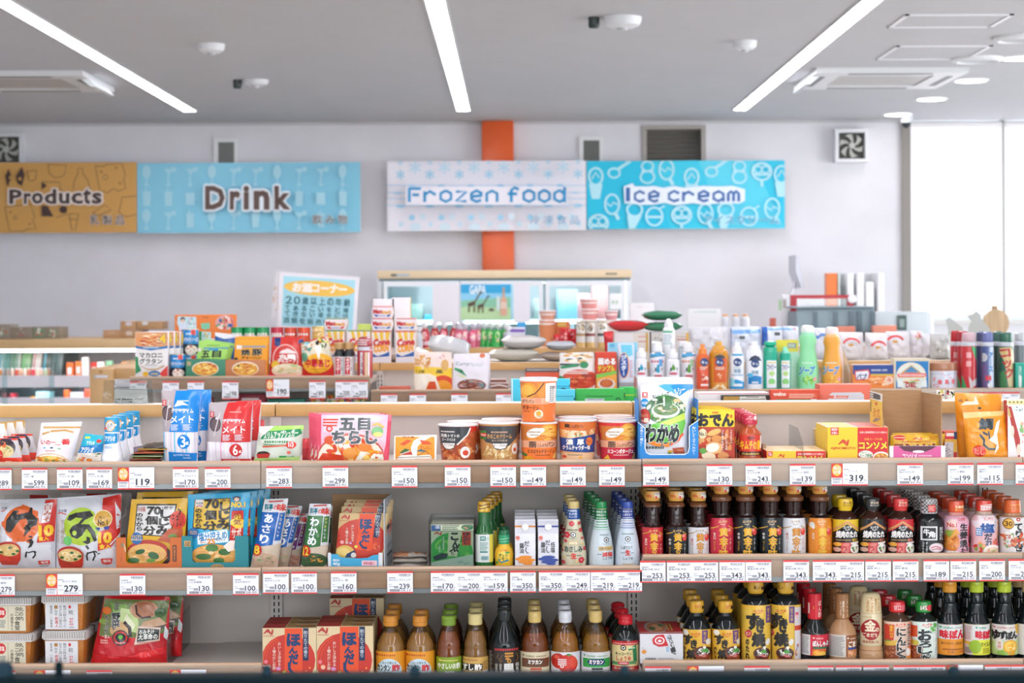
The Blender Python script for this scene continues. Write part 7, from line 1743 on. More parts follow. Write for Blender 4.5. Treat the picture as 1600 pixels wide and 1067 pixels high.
# ---------------------------------------------------------------- dark railing close to the camera
DR=2.1
zr=EYE-(1052-PY)*DR/F
xa,xb=W(-140,1050,DR).x,W(1740,1050,DR).x
t=thing('display_railing','dark blue green railing with short upright posts in front of the gondola','railing',(0,DR,0))
rm=mat('0e1c20','dull')
MB().bev(xa,xb,-.02,.02,zr-.06,zr,rm,b=.004).build('top_bar',t)
MB().bev(xa,xb,-.012,.012,.35,.39,rm,b=.004).build('lower_bar',t)
MB().box(xa,xb,-.004,.004,.39,zr-.06,mat('0e1c20','dull')).build('panel',t)
for x,top,r in((5,1035,.011),(92,1034,.0045),(417,1040,.0055),(648,1040,.0055),(976,1040,.0055),(1490,1040,.0065)):
 q=W(x,top,DR)
 M=MB().lathe([(r,zr-.001),(r,q.z-r*.6),(r*.7,q.z)],mat('22343e' if r>.005 else '0e1c20','dull'),16)
 o=M.build('post',t)
 o.location=(q.x,0,0)
for x in(xa+.05,0,xb-.05):
 MB().box(x-.02,x+.02,-.02,.02,0,.36,rm).build('leg',t)
 # ---------------------------------------------------------------- second gondola, drinks side shelf
E1,E2,E3,E4,E5,E6,E7,E8=(0,490,.15),(200,480,.15),(400,420,.15),(560,440,.15),(760,420,.15),(940,460,.15),(1140,480,.15),(1360,470,.15)
gr=[R(60,250,430,420,'e0a070'),FD(240,340,170,70,['d86a34','e8b070','f0d8b0','c8582c','e89a54'],40,.25,91),T(330,285,392,370,'4','f0c83a',.08,'2a62a8',.05),P([75,400,240,430,415,400,415,425,240,450,80,425],'2a72b0'),R(155,410,330,432,'2a72b0'),Q(160,412,325,430,1,'e8eef4',3),P([110,450,380,450,375,620,110,600],'ece9e6'),T(122,475,358,525,'マカロニ','26282c',.04),T(122,535,355,588,'グラタン','26282c',.04),Q(175,595,300,606,1,'6a6a6c',3),P([70,510,105,520,110,600,140,660,75,700],'1f8a54'),P([110,600,200,640,300,640,380,600,380,615,300,655,200,655],'c8a068'),P([330,690,420,600,420,730,360,730],'d83a34'),E(185,695,32,26,'e0b02c'),E(275,690,60,30,'2a72b0'),Q(240,680,320,705,2,'f0d048',4)]
o=box('gratin_box','white macaroni gratin box with yellow figure four','gratin box',E2,'g',75,258,415,.03,('ece9ea','e4e2e4','ecebee'),gr,group='gratin boxes')
column(o,4,.034,dx=.0172,group='gratin boxes')
def tin(name,lab,cat,z,row,cx,y0,yb,hw,colr,a,topc='c8c4b0',d=None,n=1,grp=None,dx=0.0):
 zb=None if yb is None else yb
 b=bottle(name,lab,cat,z,row,cx,[('tin_body',colr,'film',[(y0+6,hw),(zb,hw)],a),('rim',topc,'metal',[(y0,hw*.9),(y0,hw*1.015),(y0+7,hw*1.015)])],yb=yb,d=d,n=28)
 return column(b,n,.08,dx=dx,group=grp)if n>1 else b
def ws(cx,y0,y1):
 h=y1-y0
 return[R(cx-200,y0,cx+200,y0+h*.62,'2a86c8'),Q(cx-35,y0+h*.12,cx+60,y0+h*.24,1,'cfe4f4',3),R(cx+15,y0,cx+60,y0+h*.22,'d8504c'),T(cx-60,y0+h*.34,cx+78,y0+h*.5,'ホワイトソース','f0f2f4',.05),R(cx-200,y0+h*.6,cx+200,y1+10,'1f2c3a'),E(cx+15,y0+h*.85,62,h*.2,'e8dcd0'),FD(cx+15,y0+h*.8,56,h*.16,['f0e4d8','d8b0a0','c8a08c','b86a5a'],18,.3,92)]
tin('sauce_tin','lower blue white sauce tin in front of the tin stack','tin',E2,'g',505,488,None,82,'2a86c8',ws(505,495,720))
tin('sauce_tin','blue white sauce tin at the bottom of the rear stack of two','tin',E2,'g',640,496,None,84,'2a86c8',ws(640,490,715),d=7.36)
tin('sauce_tin','blue white sauce tin on top of the rear stack of two','tin',E2,'g',633,228,486,86,'2a86c8',ws(640,232,482),d=7.36)
def rice(lab,z,x0,x1,ytop,tc,food,seed,lab2,q,pc,txt):
 tray_=box('display_tray',lab,'display tray',z,'g',x0,ytop,x1,.09,(tc,tc,tc),food)
 p=pouch('fried_rice_packet',lab2,'fried rice packet',z,'g',q,.02,pc,txt,d=7.268+.03,crk=.001,seed=seed,n=9,dep=0,yb=None)
 return p
fr=lambda cx,s:[E(cx,640,140,75,'e8dcc8'),E(cx,645,130,66,'e0a23c'),FD(cx,640,125,62,['f0c858','d8842c','e8b048','c8582c','f4dc88'],46,.2,s)]
gx=[P([760,440,840,440,840,430,940,430,940,455],'2a9ad0'),Q(790,412,1060,440,1,'3a8ac0',3),R(715,425,760,460,'ece4e0'),T(768,455,850,520,'五','1c2420',.05,sh=.1),T(880,455,965,520,'目','1c2420',.05,sh=.1),T(765,528,940,558,'チャーハン','2a4a24',.04),R(680,540,760,580,'26302c'),Q(820,390,960,405,1,'5a8a3a',4)]
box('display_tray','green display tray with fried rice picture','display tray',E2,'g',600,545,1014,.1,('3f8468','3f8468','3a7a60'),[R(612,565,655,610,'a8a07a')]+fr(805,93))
o=pouch('fried_rice_packet','lime green fried rice packet in the green tray','fried rice packet',E2,'g',(742,345,1062,392,960,672),.014,'a8dc6a',gx,d=7.285,crk=.001,seed=94,n=9,kind='paper')
dup(o,o.location+Vector((.012,.04,.004)),'lime green fried rice packet behind the front one in the green tray')
yx=[R(1100,300,1460,420,'f0a828'),Q(1110,320,1440,335,1,'d8902a',3),R(1130,395,1185,435,'ece4e0'),Q(1195,395,1440,425,1,'3a9ac8',4),T(1180,440,1270,500,'焼','1c1c1a',.05,'f4e4c0',.04),T(1295,435,1395,500,'豚','1c1c1a',.05,'f4e4c0',.04),T(1185,510,1385,542,'チャーハン','5a2c14',.04),P([1085,540,1130,520,1160,560,1090,570],'26302c')]
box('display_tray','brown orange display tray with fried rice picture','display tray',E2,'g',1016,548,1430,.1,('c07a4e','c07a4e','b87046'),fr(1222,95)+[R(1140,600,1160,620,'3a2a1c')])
o=pouch('fried_rice_packet','orange fried rice packet in the brown orange tray','fried rice packet',E2,'g',(1112,310,1455,312,1440,1092),.014,'eea426',yx,d=7.285,crk=.001,seed=96,n=9,kind='paper')
dup(o,o.location+Vector((.002,.04,.002)),'orange fried rice packet behind the front one in the brown orange tray')
# red pouches
rc=[R(100,690,560,1300,'d23a34'),P([190,718,255,718,250,810,190,800],'24407a'),P([440,735,500,735,500,780,440,780],'24407a'),L([(305+130*cos(a_),940-150*sin(a_))for a_ in[i*.25 for i in range(26)]],10,'e8c8c0'),P([240,880,260,855,330,830,400,860,420,880],'ece0dc'),T(240,890,410,940,'丸鶏','f0ece8',.07),T(225,938,415,975,'がらスープ','f0ece8',.06),E(200,1000,45,45,'e8c03c',9),E(330,1060,170,75,'e8dcb8'),FD(330,1050,160,60,['d8d8a8','f0e8d0','b8c88a','e8c890'],26,.25,97)]
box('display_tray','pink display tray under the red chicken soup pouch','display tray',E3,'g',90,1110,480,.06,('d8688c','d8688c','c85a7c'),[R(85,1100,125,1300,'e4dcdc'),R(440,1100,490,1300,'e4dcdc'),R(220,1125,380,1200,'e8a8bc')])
pouch('chicken_soup_pouch','red chicken soup stock pouch standing in the pink tray','soup pouch',E3,'g',(165,708,492,712,470,125),.03,'d23a34',rc,d=7.285,crk=.002,seed=98,n=10)
ca_=[R(400,660,850,1300,'d43028'),P([440,800,740,700,790,850,780,950,480,1000],'e0d8c0'),FD(520,800,80,70,['8ac0c8','e8e0d0','d88a5a','5a9a8a'],20,.3,99),FD(690,760,80,70,['3a3028','e8e4d8','d8c04a','6a8a3a','c86a3a'],26,.3,100),E(640,985,155,105,'eeb02c',22,-8),T(515,940,765,1025,'中華あじ','c8202a',.07),Q(560,1035,740,1055,1,'d88a2c',4),E(500,920,40,50,'5a9a7a',10),P([610,800,680,790,660,950,640,900],'f4ece4')]
pouch('seasoning_pouch','red Chinese seasoning pouch with yellow oval beside the oyster sauces','seasoning pouch',E3,'g',(455,775,745,690,815,485),.04,'d43028',ca_,crk=.003,seed=101,n=10,rz=0)
for k,cx in enumerate((855,955)):
 b=bottle('oyster_sauce_bottle','dark oyster sauce bottle with tan cap '+('beside the red seasoning pouch' if k==0 else 'beside the striped bottle'),'sauce bottle',E3,'g',cx,[('cap','b8905a','film',[(770,36),(776,42),(835,42),(840,38)]),('bottle_body','1c2022','gloss',[(838,32),(850,34),(880,50),(905,52),(None,50)])],
 (915,1270,'d8d4d4',[R(cx-30,925,cx+24,1100,'c8283a'),T(cx-24,935,cx+18,1090,'オイスター','f0e8e4',.05,v=1),E(cx+15,1180,30,60,'d8a060'),FD(cx,1170,40,60,['3a2c24','c88a4c','8a3a2c'],14,.35,102),T(cx+24,940,cx+46,1060,'ソース','26282a',.02,v=1)]))
 column(b,2,.08,group='oyster sauce bottles '+('by the pouch' if k==0 else 'by the striped bottle'))
b=bottle('cooking_sauce_bottle','red and white striped sauce bottle at the shelf end','sauce bottle',E3,'g',1122,[('cap','a8343c','film',[(712,40),(722,62),(760,74),(800,76),(812,70)],[Q(1050,730,1200,800,3,'e4d8d8',3)]),('bottle_body','b83a40','film',[(810,68),(850,78),(None,76)],[R(1040,812,1210,850,'cfd4dc'),R(1085,870,1110,1290,'ece8ec'),R(1135,870,1160,1290,'e0c8a0'),R(1165,870,1180,1290,'ece8ec'),T(1090,900,1115,1100,'うま味','3a3a44',.02,v=1),E(1100,1240,50,40,'d8c87a',10)])])
column(b,2,.09,dx=-.004,group='striped sauce bottles')
# behind: lidded tins, packs, pop board
for k,(cx,colr)in enumerate(((1130,'1f9a5a'),(1262,'1f9a5a'),(1395,'1f9a5a'),(1545,'c02c44'))):
 tin('spice_tin',('green lidded spice tin behind the orange fried rice packet, %s of three'%ORD[k].replace('front','first'))if k<3 else 'crimson lidded spice tin behind the red chicken pouch','spice tin',E2,'g',cx,210,None,66,colr,[R(cx-100,290,cx+100,800,'d8d4d0'),Q(cx-50,262,cx+50,296,1,'ece8e4',3)],topc=colr,d=7.50)
for k,(cx,colr,s)in enumerate(((350,'cf4a2c','first'),(488,'d8522c','second'))):
 tin('spice_tin','orange lidded spice tin behind the red chicken pouch, %s of two'%s,'spice tin',E3,'g',cx,612,None,66,colr,[Q(cx-50,665,cx+50,700,1,'ece8e4',3)],topc=colr,d=7.50)
tin('spice_tin','pale gold lidded spice tin behind the red seasoning pouch','spice tin',E3,'g',640,600,None,62,'d8b860',[FD(640,650,60,50,['f0dca0','c8a040','e8d8b0'],16,.35,103)],topc='d8c078',d=7.50)
pouch('sauce_packet','white and blue packet above the lime green packet','packet',E2,'g',(900,262,1165,290,1160,900),.03,'e4e6ee',[P([890,295,1000,330,1160,310,1160,340,900,340],'2a5aa8'),R(900,340,1170,700,'3a6ab0')],d=7.46,crk=.003,seed=104,n=8)
pouch('sauce_packet','small green and silver packet behind the sauce tins','packet',E2,'g',(735,250,862,258,855,735),.02,'b8d0c8',[R(725,250,762,700,'1f9a5a'),FD(810,290,40,40,['c8d8d8','d8b84a','8ab8c0'],12,.4,105)],d=7.46,n=6)
c=Ctx(E2,'g',805,d=8.0)
t=thing('promotion_board','orange promotion board with a person and vegetables above the lime packet','promotion board',c.loc())
u0,u1,h0,h1=c.c(485,0)[0],c.c(1130,0)[0],c.c(0,330)[1],c.c(0,80)[1]
M=MB().bev(u0,u1,0,.01,h0,h1,mat('df7a34','paper'),b=.003)
art(M,[P([520,95,710,100,715,240,540,230,510,170],'bcd8e0'),E(570,125,26,24,'3a3a4a',12),P([540,150,600,150,620,240,530,240],'cfd8e8'),E(572,140,18,20,'e0c0a8',12),FD(660,160,45,60,['d8e4e4','c8b0c0','8ac0c8'],14,.4,106),T(775,95,838,115,'サラダ','7a4a1c',.03),P([760,170,850,160,855,220,800,235,765,215],'7ac0a0'),E(1010,160,100,75,'d8a0a0'),FD(1010,160,100,75,['d86a5a','e8b0a8','c84a4a','5aa06a','f0d8d0','3a5a9a'],36,.28,107)],c.c,lambda u_,v_:0,clip=(u0,u1,h0,h1),kind='paper',step=.0003)
M.build('board',t)
MB().box(u0+.1,u0+.112,.002,.012,.0485,h0+.01,mat('d8d8d8','satin')).box(u1-.112,u1-.1,.002,.012,.0485,h0+.01,mat('d8d8d8','satin')).build('stand',t)
# low red packets on the shelf under
DECK['gl']=zl(648,7.24)-LIP
DIST['gl']=7.30
for x0,x1,y0,colr,s in((330,355,930,'8a2030','dark red packet under the sauce shelf behind the blue sugar pack'),(1060,1430,905,'8e2234','wide dark red packet under the fried rice trays'),(790,880,940,'a83a44','small dark red packet under the lime tray')):
 box('seasoning_packet',s,'packet',E2,'gl',x0 if x0>400 else 700,y0,x1 if x1>400 else 760,.04,(colr,colr,colr),[R((x0+x1)/2-60,y0+40,(x0+x1)/2+120,2000,'d8c8c8')])
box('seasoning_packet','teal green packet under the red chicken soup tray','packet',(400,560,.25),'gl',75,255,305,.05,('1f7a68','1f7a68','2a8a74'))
for k,(x,cc)in enumerate(((340,'d87a34'),(440,'c8b04a'),(520,'6a5a9a'),(600,'8aa04a'))):
 pouch('seasoning_packet','small colourful packet under the oyster sauces, %s from the teal packet'%('next' if k==0 else ORD[k]),'packet',(400,560,.25),'gl',(x,228,x+85,230,x+85,x),.02,cc,[FD(x+42,270,40,60,['d84a3c','e8c84a','5a9a5a','d8d0c8'],14,.4,108+k)],n=6)
 # ---------------------------------------------------------------- second gondola, detergent side
cy=[R(590,730,1000,1300,'f0c832'),P([600,735,975,735,975,900,600,880],'ecd8d0'),FD(680,830,90,70,['d89a4a','e0a868','c8843c','ecd0a8'],26,.28,112),E(900,870,40,60,'d8a860'),FD(850,780,60,40,['ecd0d0','e8dcd8','d8b0a8'],12,.4,113),T(625,920,690,955,'洋','3a2c1c',.03),T(810,920,880,955,'風','3a2c1c',.03),P([600,960,760,960,700,1130,600,1130],'f4ecdc'),E(880,1090,130,115,'d8421f'),E(880,1110,95,85,'e8962a'),P([700,960,800,980,860,1130,780,1130],'f2e6d4'),P([740,1040,800,1040,820,1130,700,1130],'d8562c')]
o=pouch('curry_pouch','yellow curry pouch with red swirl beside the white curry pouch','curry pouch',E4,'h',(612,735,972,735,970,600),.02,'f0c832',cy,crk=.001,seed=114,n=9,kind='satin')
column(o,2,.04,dx=-.012,group='yellow curry pouches')
cm=[R(950,730,1400,1300,'e6e2ea'),T(1015,835,1150,885,'Curry','4a6a74',.0),T(1155,840,1295,882,'Market','b0bcc4',-.005),P([1000,895,1080,915,1130,990,1060,950,1000,920],'3f9a6a'),E(1070,935,18,14,'2a6a4a',9),P([1010,960,1090,975,1130,1010,1060,990],'d8e0b0'),E(1180,1080,150,65,'8a4a3a'),FD(1180,1070,145,55,['b87a64','6a8a94','d8a08a','7a3a30','9ab0b0','c8a0a0'],46,.18,115),E(1290,770,30,24,'d8744a',9)]
o=pouch('curry_pouch','white curry pouch with curry bowl picture','curry pouch',E4,'h',(990,755,1352,745,1350,975),.02,'e6e2ea',cm,crk=.0012,seed=116,n=9,kind='satin')
column(o,2,.04,dx=.006,group='white curry pouches')
for k,(x0,y0,x1,s)in enumerate(((1375,1060,1560,'brown flat tray pack beside the white curry pouch'),(1375,1020,1540,'grey flat tray pack behind the brown one'))):
 box('tray_pack',s,'tray pack',E4,'h',x0,y0,x1,.09,('7a4a3a','6a4a3c','b8a49c'),[L([x0,1090,x0+90,1075,x1,1095],14,'d8d0cc')],d=7.29+.1*k)
box('roux_box','flat red and orange box at the end of the curry shelf','roux box',(560,560,.25),'h',130,180,320,.1,('b85a44','a84a3c','d8603c'),d=7.35)
box('tray_pack','dark and orange flat pack behind the stacked pumpkin cups','tray pack',E5,'h',405,1040,760,.1,('4a4c50','8a4a3a','5a5c60'),[Q(420,1045,740,1060,1,'d8d0cc',3),R(400,1075,760,1300,'d85a3c')],d=7.4)
rcv=[R(740,860,1120,1400,'e8e2e0'),FD(950,930,160,50,['e0b070','ece0d0','d8a050','3a4a44','f0e8d8'],30,.3,118),R(760,985,1120,998,'2a3438'),P([770,1030,960,1015,960,1040,800,1060],'2a8a5a'),E(1015,1000,40,30,'2f8a5a'),P([1040,1000,1120,960,1120,1100,1060,1080],'6a3a34')]
rc2=[R(1160,560,2200,1200,'e6e0de')]
z3=(800,400,.25)
cur=[R(290,590,530,900,'e6e0de'),FD(410,630,100,40,['e0b070','ece0d0','d8a050','3a4a44','f0e8d8'],26,.3,118),R(300,672,420,684,'2a3438'),P([300,690,400,672,420,690,310,705],'2a8a5a'),E(450,680,28,22,'2f8a5a'),E(425,770,115,62,'cf4a2c'),FD(425,770,100,50,['a8301f','d8603c','7a241c','e07a4a','c23c24'],26,.28,119),L([(425+118*cos(a_),775+64*sin(a_))for a_ in[i*.3 for i in range(11)]],10,'f0eae6'),Q(330,715,510,738,2,'f0e4dc',4),P([295,745,330,760,310,820,295,820],'2f7a4a')]
o=pouch('curry_pouch','white and red stew pouch behind the turquoise carton','curry pouch',z3,'h',(300,605,512,600,518,290),.022,'e6e0de',cur,crk=.0012,seed=120,n=9,kind='satin')
tz=[R(500,590,700,900,'d8442c'),P([545,640,655,640,650,720,545,720],'d8442c'),T(540,640,645,678,'固める','f4f0ec',.07,'3a2c1c',.05),T(538,684,640,718,'テンプル','f0d030',.07,'3a2c1c',.05),P([525,740,655,715,655,735,525,765],'7ac04a'),P([525,765,655,735,655,840,525,840],'e8a03c'),E(590,800,55,34,'d8d4d0'),E(590,795,42,26,'b85a28'),P([560,790,590,765,620,790,600,815,570,815],'c86a30')]
o=box('oil_hardener_box','red and orange oil hardener box with white lettering','box',z3,'h',524,602,655,.03,('d8442c','c83a2c','d8503c'),tz)
column(o,3,.034,group='oil hardener boxes')
pb=[R(640,500,800,900,'d3dce8'),P([680,555,750,555,755,620,690,640],'6cc4e0'),E(700,685,28,78,'1f4fa0'),E(700,685,33,82,'e89a3c'),E(699,685,28,77,'1f4fa0'),T(684,620,714,745,'ジスター','e8f0f8',.06,v=1),Q(735,650,755,760,8,'c88aa8',3),R(640,790,800,840,'a8aab0')]
o=pouch('cleaner_pouch','clear and blue drain cleaner pack with hanging tab','cleaner pack',z3,'h',(662,545,765,545,770,662),.03,'d3dce8',pb,crk=.002,seed=121,n=9)
box('hanging_card','pale blue hang card behind the drain cleaner pack','card',z3,'h',598,540,785,.012,('8cd0e8','8cd0e8','8cd0e8'),[R(610,548,640,570,'5ab8dc')],d=7.36)
def joy(lab,cx,y0,hw,drop,big,d=None):
 a=[P([cx-6,690,cx+2,672,cx+14,695,cx+10,712,cx-6,712],drop),E(cx+3,702,13,13,drop,12),T(cx-28,698,cx-8,722,'J','3a4a5a',.01),T(cx+18,698,cx+36,720,'Y','3a4a5a',.01),E(cx+3,735,28,8,'c85a6a')]
 if big:
  a=[P([cx-50,590,cx+50,560,cx+50,620,cx-50,640],'8a9498'),P([cx-50,610,cx+50,600,cx+50,625,cx-50,632],'3a9ac8'),Q(cx-40,648,cx+40,670,1,'c86a7a' if drop!='5a9a3a' else 'd88a6a',3),R(cx+8,645,cx+30,690,'5aa0d8' if drop!='5a9a3a' else '9ac8a0')]+[tuple([e[0],e[1],e[2]+15]+[e[3],e[4]]+list(e[5:]))if e[0]=='E' else e for e in a]
 cap=[(y0,14),(y0+6,18),(y0+22,20),(y0+24,30),(y0+58,32),(y0+62,28)]
 return bottle('dish_soap_bottle',lab,'dish soap',z3,'h',cx,[('cap','e6e6ea','film',cap),('bottle_body','e4e4ea','film',[(y0+60,26),(y0+75,hw*.96),(y0+95,hw),(None,hw)],a)],sq=2.6,d=d)
joy('white dish soap bottle with blue drop, first beside the drain cleaner',806,575,37,'2a9ac0',False)
joy('large white dish soap pack with blue drop',910,540,50,'2a9ac0',True,7.3)
joy('white dish soap bottle with green drop',1006,580,42,'5a9a3a',False)
joy('large white dish soap pack with green drop beside the orange soap',1104,540,47,'5a9a3a',True,7.3)
bottle('cleaner_bottle','tall white cleaner bottle with green band above the dish soaps','cleaner bottle',z3,'h',980,[('cap','e8e8ec','film',[(392,8),(400,16),(414,18),(418,26),(448,28)]),('bottle_body','e6e8ec','film',[(446,26),(456,36),(480,40),(None,38)],[R(930,468,1005,478,'3fae78'),Q(952,490,1000,540,4,'a8c0c8',3),R(950,545,1000,550,'8ac0b0')])],d=7.45)
for k,x in enumerate((905,1075)):
 bottle('dish_soap_bottle','white capped soap refill behind the dish soaps, '+('beside the tall cleaner bottle' if k==0 else 'with spray trigger head'),'dish soap',z3,'h',x,[('cap','e8e8ec','film',[(535,24),(540,30),(562,30)]),('bottle_body','a8b4b8','film',[(560,28),(575,36),(None,38)],[Q(x-25,580,x+25,640,4,'d8e0e4',3)])],d=7.42)
def kyu(lab,cx,cap,body,hw,ytop,ysh,a,refill=False):
 s=[('bottle_body',body,'film',[(ysh-8,hw*.6),(ysh,hw*.82),(ysh+25,hw),(None,hw*.95)],a)]
 cp=[(ytop,hw*.3),(ytop+4,hw*.34),(ytop+25,hw*.36),(ytop+28,hw*.6),(ysh-6,hw*.68)]
 return bottle('dish_soap_bottle',lab,'dish soap',z3,'h',cx,[('cap',cap,'film',cp)]+s,sq=2.5)
dsk=lambda cx:[E(cx+8,663,26,26,'24427a'),T(cx-10,655,cx+26,674,'キュ','dce4ee',.05)]
kyu('orange dish soap bottle with orange cap beside the white dish soaps',1192,'e8862c','d8502c',40,552,620,[R(1140,618,1250,700,'dc6a2c')]+dsk(1195)+[Q(1175,690,1225,712,2,'f0dcd0',3),FD(1205,755,22,36,['e8a88a','f0d0c0','c83a24'],10,.4,122),R(1180,800,1230,812,'ece0dc')])
kyu('amber dish soap refill bottle with black cap mark',1296,'d8a040','d8902c',62,535,590,[R(1225,600,1370,640,'c8861f'),P([1266,640,1275,622,1300,614,1325,624,1332,640],'3a3c44'),R(1262,640,1345,790,'d8622c')]+dsk(1290)+[Q(1272,692,1332,712,2,'f0dcc8',3),FD(1300,745,20,25,['f0d0b0','e8a070'],8,.4,123),P([1250,830,1290,800,1300,812,1265,838],'ecd8b0'),P([1300,812,1320,800,1350,838,1330,838],'ecd8b0')])
kyu('white dish soap bottle with blue wave',1408,'e8eaee','e4e8ee',47,540,612,[R(1350,612,1470,624,'3a9ac8')]+dsk(1402)+[T(1388,705,1430,730,'除菌','8aa8c0',.05),Q(1385,690,1430,700,1,'b0bcc8',3),Q(1375,738,1445,750,1,'3a9ac8',4),P([1355,790,1400,770,1460,790,1460,840,1355,840],'2a9ad8'),E(1370,790,24,28,'8ad0e8',12),R(1385,798,1440,815,'e8f0f4')])
kyu('white dish soap refill bottle with dark blue arch',1520,'ececf0','e6e8ee',58,535,590,[P([1480,655,1495,630,1520,620,1545,630,1560,655],'34405a'),E(1520,672,26,26,'24427a'),T(1502,664,1538,682,'キュ','dce4ee',.05),T(1500,715,1540,738,'除菌','8aa8c0',.05),P([1478,760,1520,745,1562,755,1562,800,1478,800],'2a86c8'),E(1490,745,18,14,'5ab8e0',10),R(1500,785,1540,795,'e8f0f4')])
fam=lambda cx,w_:[R(cx-w_,555,cx+w_,800,'e8eaf0'),Q(cx-w_+8,565,cx+w_-8,590,1,'d8c84a',3),T(cx-w_+6,598,cx+w_-8,655,'ファミリー','24427a',.06),P([cx-20,670,cx+20,665,cx+5,730],'d86aa0'),E(cx,690,30,26,'b8dc8a'),E(cx,775,36,34,'8ad07a'),R(cx-w_,800,cx+w_,840,'e8eaf0')]
b=bottle('dish_soap_bottle','teal dish soap bottle with white label','dish soap',E7,'h',430,[('cap','1fae8a','film',[(352,30),(360,62),(392,66),(400,60),(410,40),(420,70),(470,72)]),('bottle_body','1fa88a','film',[(465,66),(485,74),(None,72)],fam(440,52))],sq=2.6)
c=Ctx(E7,'h',620)
t=bottle('dish_soap_bottle','teal dish soap bottle on a pale green card with yellow top','dish soap',E7,'h',585,[('cap','8adcc0','film',[(410,20),(420,24),(445,26),(450,36),(485,38)]),('bottle_body','1fa88a','film',[(480,44),(500,56),(None,54)],fam(585,42))],sq=2.6)
M=MB()
u0,u1,h1,h2=c.c(505,0)[0],c.c(735,0)[0],c.c(0,345)[1],c.c(0,470)[1]
xo=Ctx(E7,'h',585).x0-c.x0
M.box(u0-xo,u1-xo,.032,.034,.0,h2,mat('b8e4cc','paper')).box(u0-xo,u1-xo,.032,.034,h2,h1,mat('e8d84a','paper'))
c.x0=Ctx(E7,'h',585).x0
art(M,[R(625,375,715,430,'8a9aa0'),Q(635,385,705,420,2,'e8e8d0',3),Q(650,560,690,820,8,'d8f0e0',4)],c.c,lambda u_,v_:.032,kind='paper')
M.build('backing_card',t)
def sopr(lab,cx,colr,cap,tip,hw,y0,fruit):
 a=[FD(cx+10,760,90,50,fruit,22,.3,125),T(cx-95,612,cx+55,700,'ソープ','2f86c8',.08,'eef4f4',.05,sh=.2),Q(cx-70,570,cx+40,590,1,'d8e8dc',3),E(cx+62,750,22,24,'e0a0a0',12)]
 return bottle('soap_spray_bottle',lab,'soap bottle',E7,'h',cx,[('cap',tip,'film',[(y0,30),(y0+8,hw*.55),(y0+40,hw*.66),(y0+75,hw*.62)]),('collar',cap,'film',[(y0+72,hw*.62),(y0+110,hw*.66)]),('bottle_body',colr,'satin',[(y0+105,hw*.74),(y0+160,hw*.86),(y0+220,hw*.72),(y0+290,hw*.78),(y0+420,hw),(None,hw*1.02)],a)],sq=2.4)
sopr('large pale green soap spray bottle',828,'8fdcA4'.lower(),'a4e4c0','e4ece8',108,188,['a8d84a','8ac83a','c8e87a','5ab84a'])
sopr('orange soap spray bottle with pale tip',1080,'e8a23c','f0c088','e8dcd8',104,205,['e8b83c','f0c858','d88a2c','e89a30'])
pouch('soap_refill_pack','orange and silver soap refill behind the orange spray bottle','soap refill',E7,'h',(1130,330,1255,600,1270,1150),.03,'c8b090',[P([1130,330,1180,440,1190,800,1140,800],'ece0e4'),R(1190,600,1270,900,'b0a890')],d=7.4,n=7)
bx=[R(1270,590,1800,700,'2a4a90'),P([1300,660,1450,645,1465,690,1450,760,1310,765],'c83a34'),P([1312,672,1440,660,1452,690,1438,748,1320,752],'e8e6ee'),T(1325,695,1430,748,'バブ','24407a',.06),T(1475,645,1640,665,'温泉炭酸入浴剤','e8ecf4',.02),R(1475,695,1800,718,'d8b84a'),R(1270,765,1800,900,'e88a3c'),P([1470,715,1800,715,1800,840,1400,800],'e8843c'),FD(1560,770,150,60,['f0c090','e07a2c','f4d8b8','e89a58'],22,.3,126),E(1660,760,50,44,'e8c8b0',12),FD(1655,750,30,30,['d86a5a','e8a090'],8,.4,127)]
o=box('bath_tablet_box','orange and blue bath tablet box','bath tablet box',E7,'h',1282,598,1708,.06,('e88a3c','d8a878','e4e2ea'),bx)
dl=[R(240,590,640,1000,'d8cdb4'),R(265,628,605,1000,'1f7ab8'),E(425,790,158,150,'e4dcc8'),E(425,795,140,135,'d8e0d8'),P([330,740,425,665,520,740,560,800,290,800],'d8a860'),P([345,745,425,680,510,745],'4a8ab8'),P([280,760,420,745,585,755,580,790,285,795],'d86a6a'),Q(300,758,570,790,1,'f0c8c0',3),FD(430,840,110,30,['d8b03c','5aa06a','e8d8b0','c8503c'],16,.35,128),T(370,855,480,900,'D&L','b83a30',.06),P([280,820,330,840,350,900,280,900],'e4ece8'),P([540,840,580,820,590,900,500,900],'e4ece8')]
box('laundry_soap_box','cream and blue soap box with round picture','soap box',E8,'h',243,600,616,.07,('d8cdb4','c8bca0','e0d8c8'),dl)
b=bottle('incense_tin','floral patterned incense tin with copper lid','tin',E8,'h',780,[('lid','b07a5c','film',[(642,120),(650,152),(700,156),(718,156),(735,150)]),('tin_body','d8dce8','film',[(730,152),(None,152)],[FD(780,830,150,90,['e4a0a8','c8d4e8','b8d0e0','e8b0b8','e0e0ec'],40,.14,129),T(705,820,750,868,'金','d8505a',.05),T(775,820,820,868,'鳥','d8606a',.05),T(848,815,890,865,'香','d8505a',.05),L([640,770,700,755,780,775,880,750,930,770],8,'b8c4d8')])],n=40)
def spray(lab,cx,hw,y0,yc,capc,colr,a,d=7.27):
 return bottle('spray_can',lab,'spray can',E8,'h',cx,[('cap',capc,'film',[(y0,hw*.6),(y0+12,hw*.88),(yc-12,hw*.94),(yc,hw*.9)]),('collar','c8ccd4','film',[(yc-2,hw*.84),(yc+10,hw),(yc+42,hw*1.0),(yc+46,hw*.92)]),('can_body',colr,'film',[(yc+44,hw*.97),(yc+60,hw),(None,hw)],a)],d=d,n=28)
